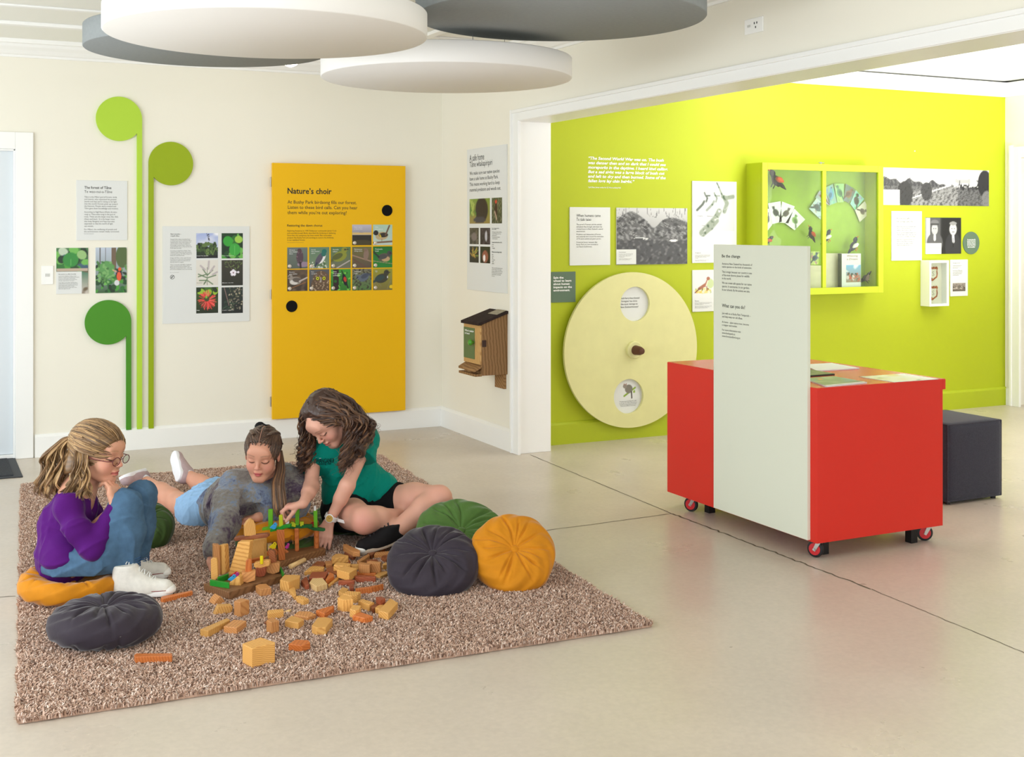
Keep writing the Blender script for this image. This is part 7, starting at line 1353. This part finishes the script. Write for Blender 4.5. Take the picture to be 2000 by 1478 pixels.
# ================================================================ girl in the teal shirt (cross-legged, leaning forward)
def girl_teal():
    t = person(zp(700, 1040, 0), 'girl with long curly brown hair in a teal T-shirt and black shorts, sitting cross-legged')
    B_ = jn; f = nrm_(-FW*.56-RT*.42-UP*.70); hd = Head(B_(640, 821, 5.60), f, -10, 1.04); SK = (218, 164, 142)
    pel = B_(712, 985, 5.86); pR = B_(672, 995, 5.74); pL = B_(748, 985, 5.80); wst = B_(700, 945, 5.82); chest = B_(672, 895, 5.74); nk = B_(662, 862, 5.70); shL = B_(716, 858, 5.70); shR = B_(612, 888, 5.68)
    elL = B_(678, 948, 5.52); wrL = B_(643, 1018, 5.52); elR = B_(608, 950, 5.54); wrR = B_(592, 984, 5.38)
    knR = B_(712, 1016, 5.46); anR = B_(790, 1010, 5.68); knL = B_(858, 972, 5.62); anL = B_(764, 1042, 5.50)
    S_ = Sdf(); hd.add(S_); S_.cone(hd.W(0, -.035, -.06), nk, .045, .05, .03); S_.chain([nk, chest, wst, pel], [.06, .078, .075, .09], .05); S_.cone(shR, shL, .046, .046, .04); S_.cone(pR, pL, .085, .085, .05)
    S_.chain([shL, elL, wrL], [.038, .031, .0215], .02); S_.cone(elL, elL+(wrL-elL)*.35, .031, .032, .02); S_.chain([shR, elR, wrR], [.038, .031, .0215], .02); S_.cone(elR, elR+(wrR-elR)*.35, .031, .032, .02)
    S_.chain([pR, knR], [.088, .058], .03); S_.chain([knR, knR+(anR-knR)*.3, anR], [.056, .055, .036], .03); S_.cone(knR+UP*.004, knR+UP*.006-FW*.012, .05, .046, .02)
    S_.chain([pL, B_(810, 975, 5.72), knL], [.088, .074, .056], .03); S_.chain([knL, knL+(anL-knL)*.32, anL], [.05, .055, .036], .03)
    hand(S_, wrL, B_(632, 1058, 5.50)-wrL, nrm_(-UP*.15+FW), -1, (.05, .08, .08, .1), .155, .05)
    hand(S_, wrR, nrm_(-RT*.95-UP*.12-FW*.12), nrm_(-UP*.9+RT*.1), 1, (.72, .75, .85, .95), .15, .05, tdir=nrm_(-RT*.5-UP*.8-FW*.25))
    sdf_obj('body', S_, .0032, SKINM, t, colfn=lambda P: skincol(P, SK, hd, [(knR-FW*.05, .05, (216, 140, 128), .55), (knL, .06, (216, 140, 126), .4)], brow=(96, 68, 52), lip=(190, 110, 104)))
    # teal shirt
    C_ = Sdf(); C_.chain([nk-UP*.015, chest, wst, B_(706, 975, 5.84)], [.08, .118, .118, .125], .05); C_.cone(shR, shL, .06, .06, .05); C_.cone(B_(668, 965, 5.72), B_(745, 955, 5.78), .09, .085, .06)
    C_.chain([shL, B_(706, 895, 5.62)], [.064, .066], .025); C_.chain([shR, B_(608, 915, 5.64)], [.06, .062], .025)
    wv = nrm_(elL-shL); C_.cutcap(shL+(elL-shL)*.40, wv, .085); wv = nrm_(elR-shR); C_.cutcap(shR+(elR-shR)*.42, wv, .085)
    C_.cone(hd.W(0, -.03, -.07), nk+UP*.02, .05, .055, .008, 1); C_.plane(B_(700, 1000, 5.75), nrm_(-UP+RT*.05), .01)
    sh = sdf_obj('teal_shirt', C_, .0045, mat('teal_jersey', (0, 128, 112), .85, .15, sheen=.1, noise=.05, nscale=100), t, disp=lambda P: folds(33, .013, 18, 3)(P)+folds(35, .005, 42, 3)(P))
    # shorts
    D_ = Sdf(); D_.cone(pR, pL, .103, .103, .05); D_.cone(pel, pel+UP*.03, .11, .1, .05); D_.cone(pR, pR+(knR-pR)*.46, .1, .085, .04); D_.cone(pL, pL+(B_(810, 975, 5.72)-pL)*.8, .1, .09, .04)
    D_.cutcap(pR+(knR-pR)*.42, nrm_(knR-pR), .15); D_.cutcap(pL+(B_(810, 975, 5.72)-pL)*.62, nrm_(B_(810, 975, 5.72)-pL), .16); D_.plane(B_(700, 1030, 5.8)-UP*.0, -UP, .01)
    sdf_obj('black_shorts', D_, .0045, mat('shorts_black', (22, 22, 24), .85, .1, noise=.1, nscale=60), t, disp=folds(43, .007, 34, 5))
    # shirt print, following the cloth
    dg = bpy.context.evaluated_depsgraph_get()
    def decal(body, x0, y0, x1, y1, m, bold=0):
        cu = bpy.data.curves.new('print', 'FONT'); cu.body = body; cu.size = .1; cu.resolution_u = 2; cu.offset = bold*.1; to = bpy.data.objects.new('tmp', cu); COL.objects.link(to); bpy.context.view_layer.update(); me = bpy.data.meshes.new_from_object(to.evaluated_get(bpy.context.evaluated_depsgraph_get())); COL.objects.unlink(to); bpy.data.objects.remove(to)
        co = np.array([v.co[:] for v in me.vertices]); lo = co.min(0); hi = co.max(0); u = (co[:, 0]-lo[0])/(hi[0]-lo[0]); v = (co[:, 1]-lo[1])/(hi[1]-lo[1]); P = []
        for a, b in zip(u, v):
            x = x0+(x1-x0)*a; y = y1+(y0-y1)*b-(x-x0)*.05; d = ray(x, y); loc = np.array(sh.location)+WL[t.name]; ok, h, n, i = sh.ray_cast(Vector(CP-loc), Vector(nrm_(d))); 
            P.append((np.array(h)+loc+np.array(n)*.002) if ok else J(x, y, 5.55))
        P = np.array(P); org = P.mean(0); me.vertices.foreach_set('co', (P-org).astype(np.float32).ravel()); me.materials.clear(); me.materials.append(m); me.update(); o = bpy.data.objects.new('shirt_print', me); COL.objects.link(o); place(o, org, sh)
    DK = mat('print_dark', (12, 34, 40), .7, .1)
    decal('WHANGANUI', 612, 896, 652, 905, DK, .02); decal('swimming club', 617, 904, 647, 909, DK, .01); decal('ᴗ~', 616, 893, 627, 897, mat('print_white', (225, 232, 240), .7, .1), .03); decal('HEAT', 668, 895, 684, 902, DK, .02)
    # shoes and socks
    e = empty('shoe', anL, None, None); e.parent = t; e.location = tuple(anL-WL[t.name]); e['label'] = 'black lace-up trainer with pale sole'
    d = nrm_(-RT*.82-FW*.5-UP*.16); sd = nrm_(-FW*.3-UP*.5-RT*.5); sd = nrm_(sd-d*np.dot(sd, d)); heel = anL+sd*.045-d*.045; shoe(e, 'shoe', heel, heel+d*.225, -sd, .24, .09, .085, (206, 190, 172), (26, 24, 26), 1, lace=(60, 58, 60))
    d2 = nrm_(anR-knR); e2 = empty('shoe', anR, None, None); e2.parent = t; e2.location = tuple(anR-WL[t.name]); up2 = nrm_(UP*.5+FW*.5); heel2 = anR-up2*.045; shoe(e2, 'shoe', heel2, heel2+nrm_(RT*.8+FW*.5-UP*.1)*.2, up2, .2, .085, .08, (206, 190, 172), (26, 24, 26), 0, lace=(60, 58, 60))
    mb = MB(); v = nrm_(knL-anL); mb.tube([anL+v*.0, anL+v*.05], .039, 20); mb.build('sock', mat('sock_grey', (140, 150, 158), .9, .1), t); mb = MB(); mb.tube([anL+v*.045, anL+v*.07], .0395, 20); mb.tube([anR-d2*.06, anR], .039, 20); mb.build('sock_band', mat('sock_black', (20, 20, 22), .9, .1), t)
    # watch
    wv = nrm_(elL-wrL); wc_ = wrL+wv*.022; ux = nrm_(np.cross(wv, FW)); uy = nrm_(np.cross(ux, wv)); uy = -uy if uy@FW > 0 else uy
    WT_ = mat('watch_white', (235, 232, 230), .35, .4); w_e = empty('wristwatch', wc_, None, None); w_e.parent = t; w_e.location = tuple(wc_-WL[t.name])
    mb = MB(); ring = [(wc_+(.0285)*(ux*math.cos(q)+uy*math.sin(q))) for q in np.linspace(0, 2*math.pi, 40)]
    for k in range(-3, 4): mb.tube([p+wv*k*.003 for p in ring], .0026, 5, cap=False)
    mb.build('watch_strap', WT_, w_e); cb = wc_+uy*.028+ux*.004; autosmooth(MB().lathe(cb, uy, [(.017, 0), (.0195, .002), (.0195, .008), (.016, .0105), (.0155, .0095)], 36).build('watch_case', WT_, w_e)); autosmooth(MB().lathe(cb+uy*.0096, uy, [(.0158, 0), (.0158, .0008)], 32).build('watch_dial', mat('dial_gold', (214, 180, 96), .3, .5, metal=.6), w_e))
    mb = MB(); mb.tube([cb+uy*.0112, cb+uy*.0112+ux*.009+wv*.005], .0006, 4); mb.tube([cb+uy*.0112, cb+uy*.0112-ux*.004+wv*.009], .0006, 4); mb.build('watch_hands', INK, w_e)
    s0 = wc_+ux*.03*np.sign(ux@RT); tl = nrm_(RT*.9-UP*.25); MB().prism([s0+UP*.008, s0+tl*.045+UP*.007, s0+tl*.05, s0+tl*.045-UP*.007, s0-UP*.008], FW*.003).build('strap_end', WT_, w_e, bevel=.001)
    # hair: base volume and curly locks
    pal = [(88, 60, 44), (72, 48, 36), (108, 76, 54), (60, 38, 28), (128, 92, 64)]; W_ = hd.W
    H_ = Sdf(); H_.ell(W_(0, -.024, .045), np.array([.084, .1, .092])*1.04, hd.M, .01); H_.ell(W_(0, .015, .055), np.array([.075, .07, .07])*1.04, hd.M, .02)
    H_.plane(W_(0, .078, .048), nrm_(hd.M@np.array([0, .8, -.55])), .012)
    Dh = 5.62
    H_.chain([B_(612, 850, 5.58), B_(594, 880, 5.57), B_(590, 900, 5.57)], [.04, .05, .035], .03); H_.chain([B_(685, 820, 5.64), B_(698, 850, 5.60), B_(690, 885, 5.55), B_(676, 895, 5.53)], [.055, .06, .045, .03], .04)
    H_.plane(W_(0, .062, -.02), nrm_(hd.M@np.array([0, 1, .05])), .02)
    hb = sdf_obj('hair', H_, .0045, HAIR, t, colfn=lambda P: np.tile(np.array(lin((64, 44, 34))), (len(P), 1)), disp=folds(53, .008, 60, 4))
    r = np.random.default_rng(24); gd = []; NG = 190
    while len(gd) < NG:
        v = nrm_(r.normal(size=3)); q = np.array([0, -.024, .045])+v*np.array([.085, .101, .093])
        if (q[1] > .06 and q[2] < .07) or q[2] < -.01: continue
        side = 1 if q[0] > -.02 else -1; w0 = hd.W(*q); tx = r.uniform(0, 1)
        if side > 0:
            end = B_(583+38*tx*r.uniform(.3, 1), 905+26*r.uniform(-.9, 1), 5.48+.14*r.uniform()); mid = B_(587+26*tx, 862, 5.50+.16*r.uniform()); out = hd.W(*(q+np.array([.034, .012, .004])))
        else:
            end = B_(662+66*tx, 912-62*tx**1.6+16*r.uniform(-1, 1), 5.47+.24*tx*r.uniform(.4, 1)); mid = B_(678+48*tx, 842-18*tx, 5.47+.26*r.uniform()*tx+.02); out = hd.W(*(q+np.array([-.04, -.004, .006])))
        pth = [w0, out*.6+mid*.4+UP*.014, mid, mid*.35+end*.65, end]; ln = np.linalg.norm(np.diff(np.array(pth), axis=0), axis=1).sum()
        c = curlpath(pth, 52, ln*r.uniform(78, 105), r.uniform(.009, .017), r.uniform(0, 6.28), .12); lc = hd.L(c)
        if ((lc[:, 1] > .05) & (np.abs(lc[:, 0]) < .056) & (lc[:, 2] < .048) & (lc[:, 2] > -.12)).sum() > 2: continue
        gd.append(c)
    pt = clumps(gd, 11, .0075, r); N = len(pt); locks('curly_locks', pt, r.uniform(.0012, .0024, N), np.repeat(tone(r, NG, pal, .6, 1.25), 11, 0)*r.uniform(.85, 1.15, (N, 1)), hb, HAIR, taper=(.6, 1, 1, .9, .3))
    fl = []
    for i in range(160):
        gq = gd[r.integers(0, NG)]; fl.append(gq+(RT*r.normal(0, .012)+UP*r.normal(0, .008)+FW*r.normal(0, .01))*np.linspace(.2, 1.6, 52)[:, None])
    locks('flyaway_hair', fl, np.full(160, .0006), tone(r, 160, pal, .8, 1.2), hb, HAIR, taper=(1, 1, .6))
girl_teal()
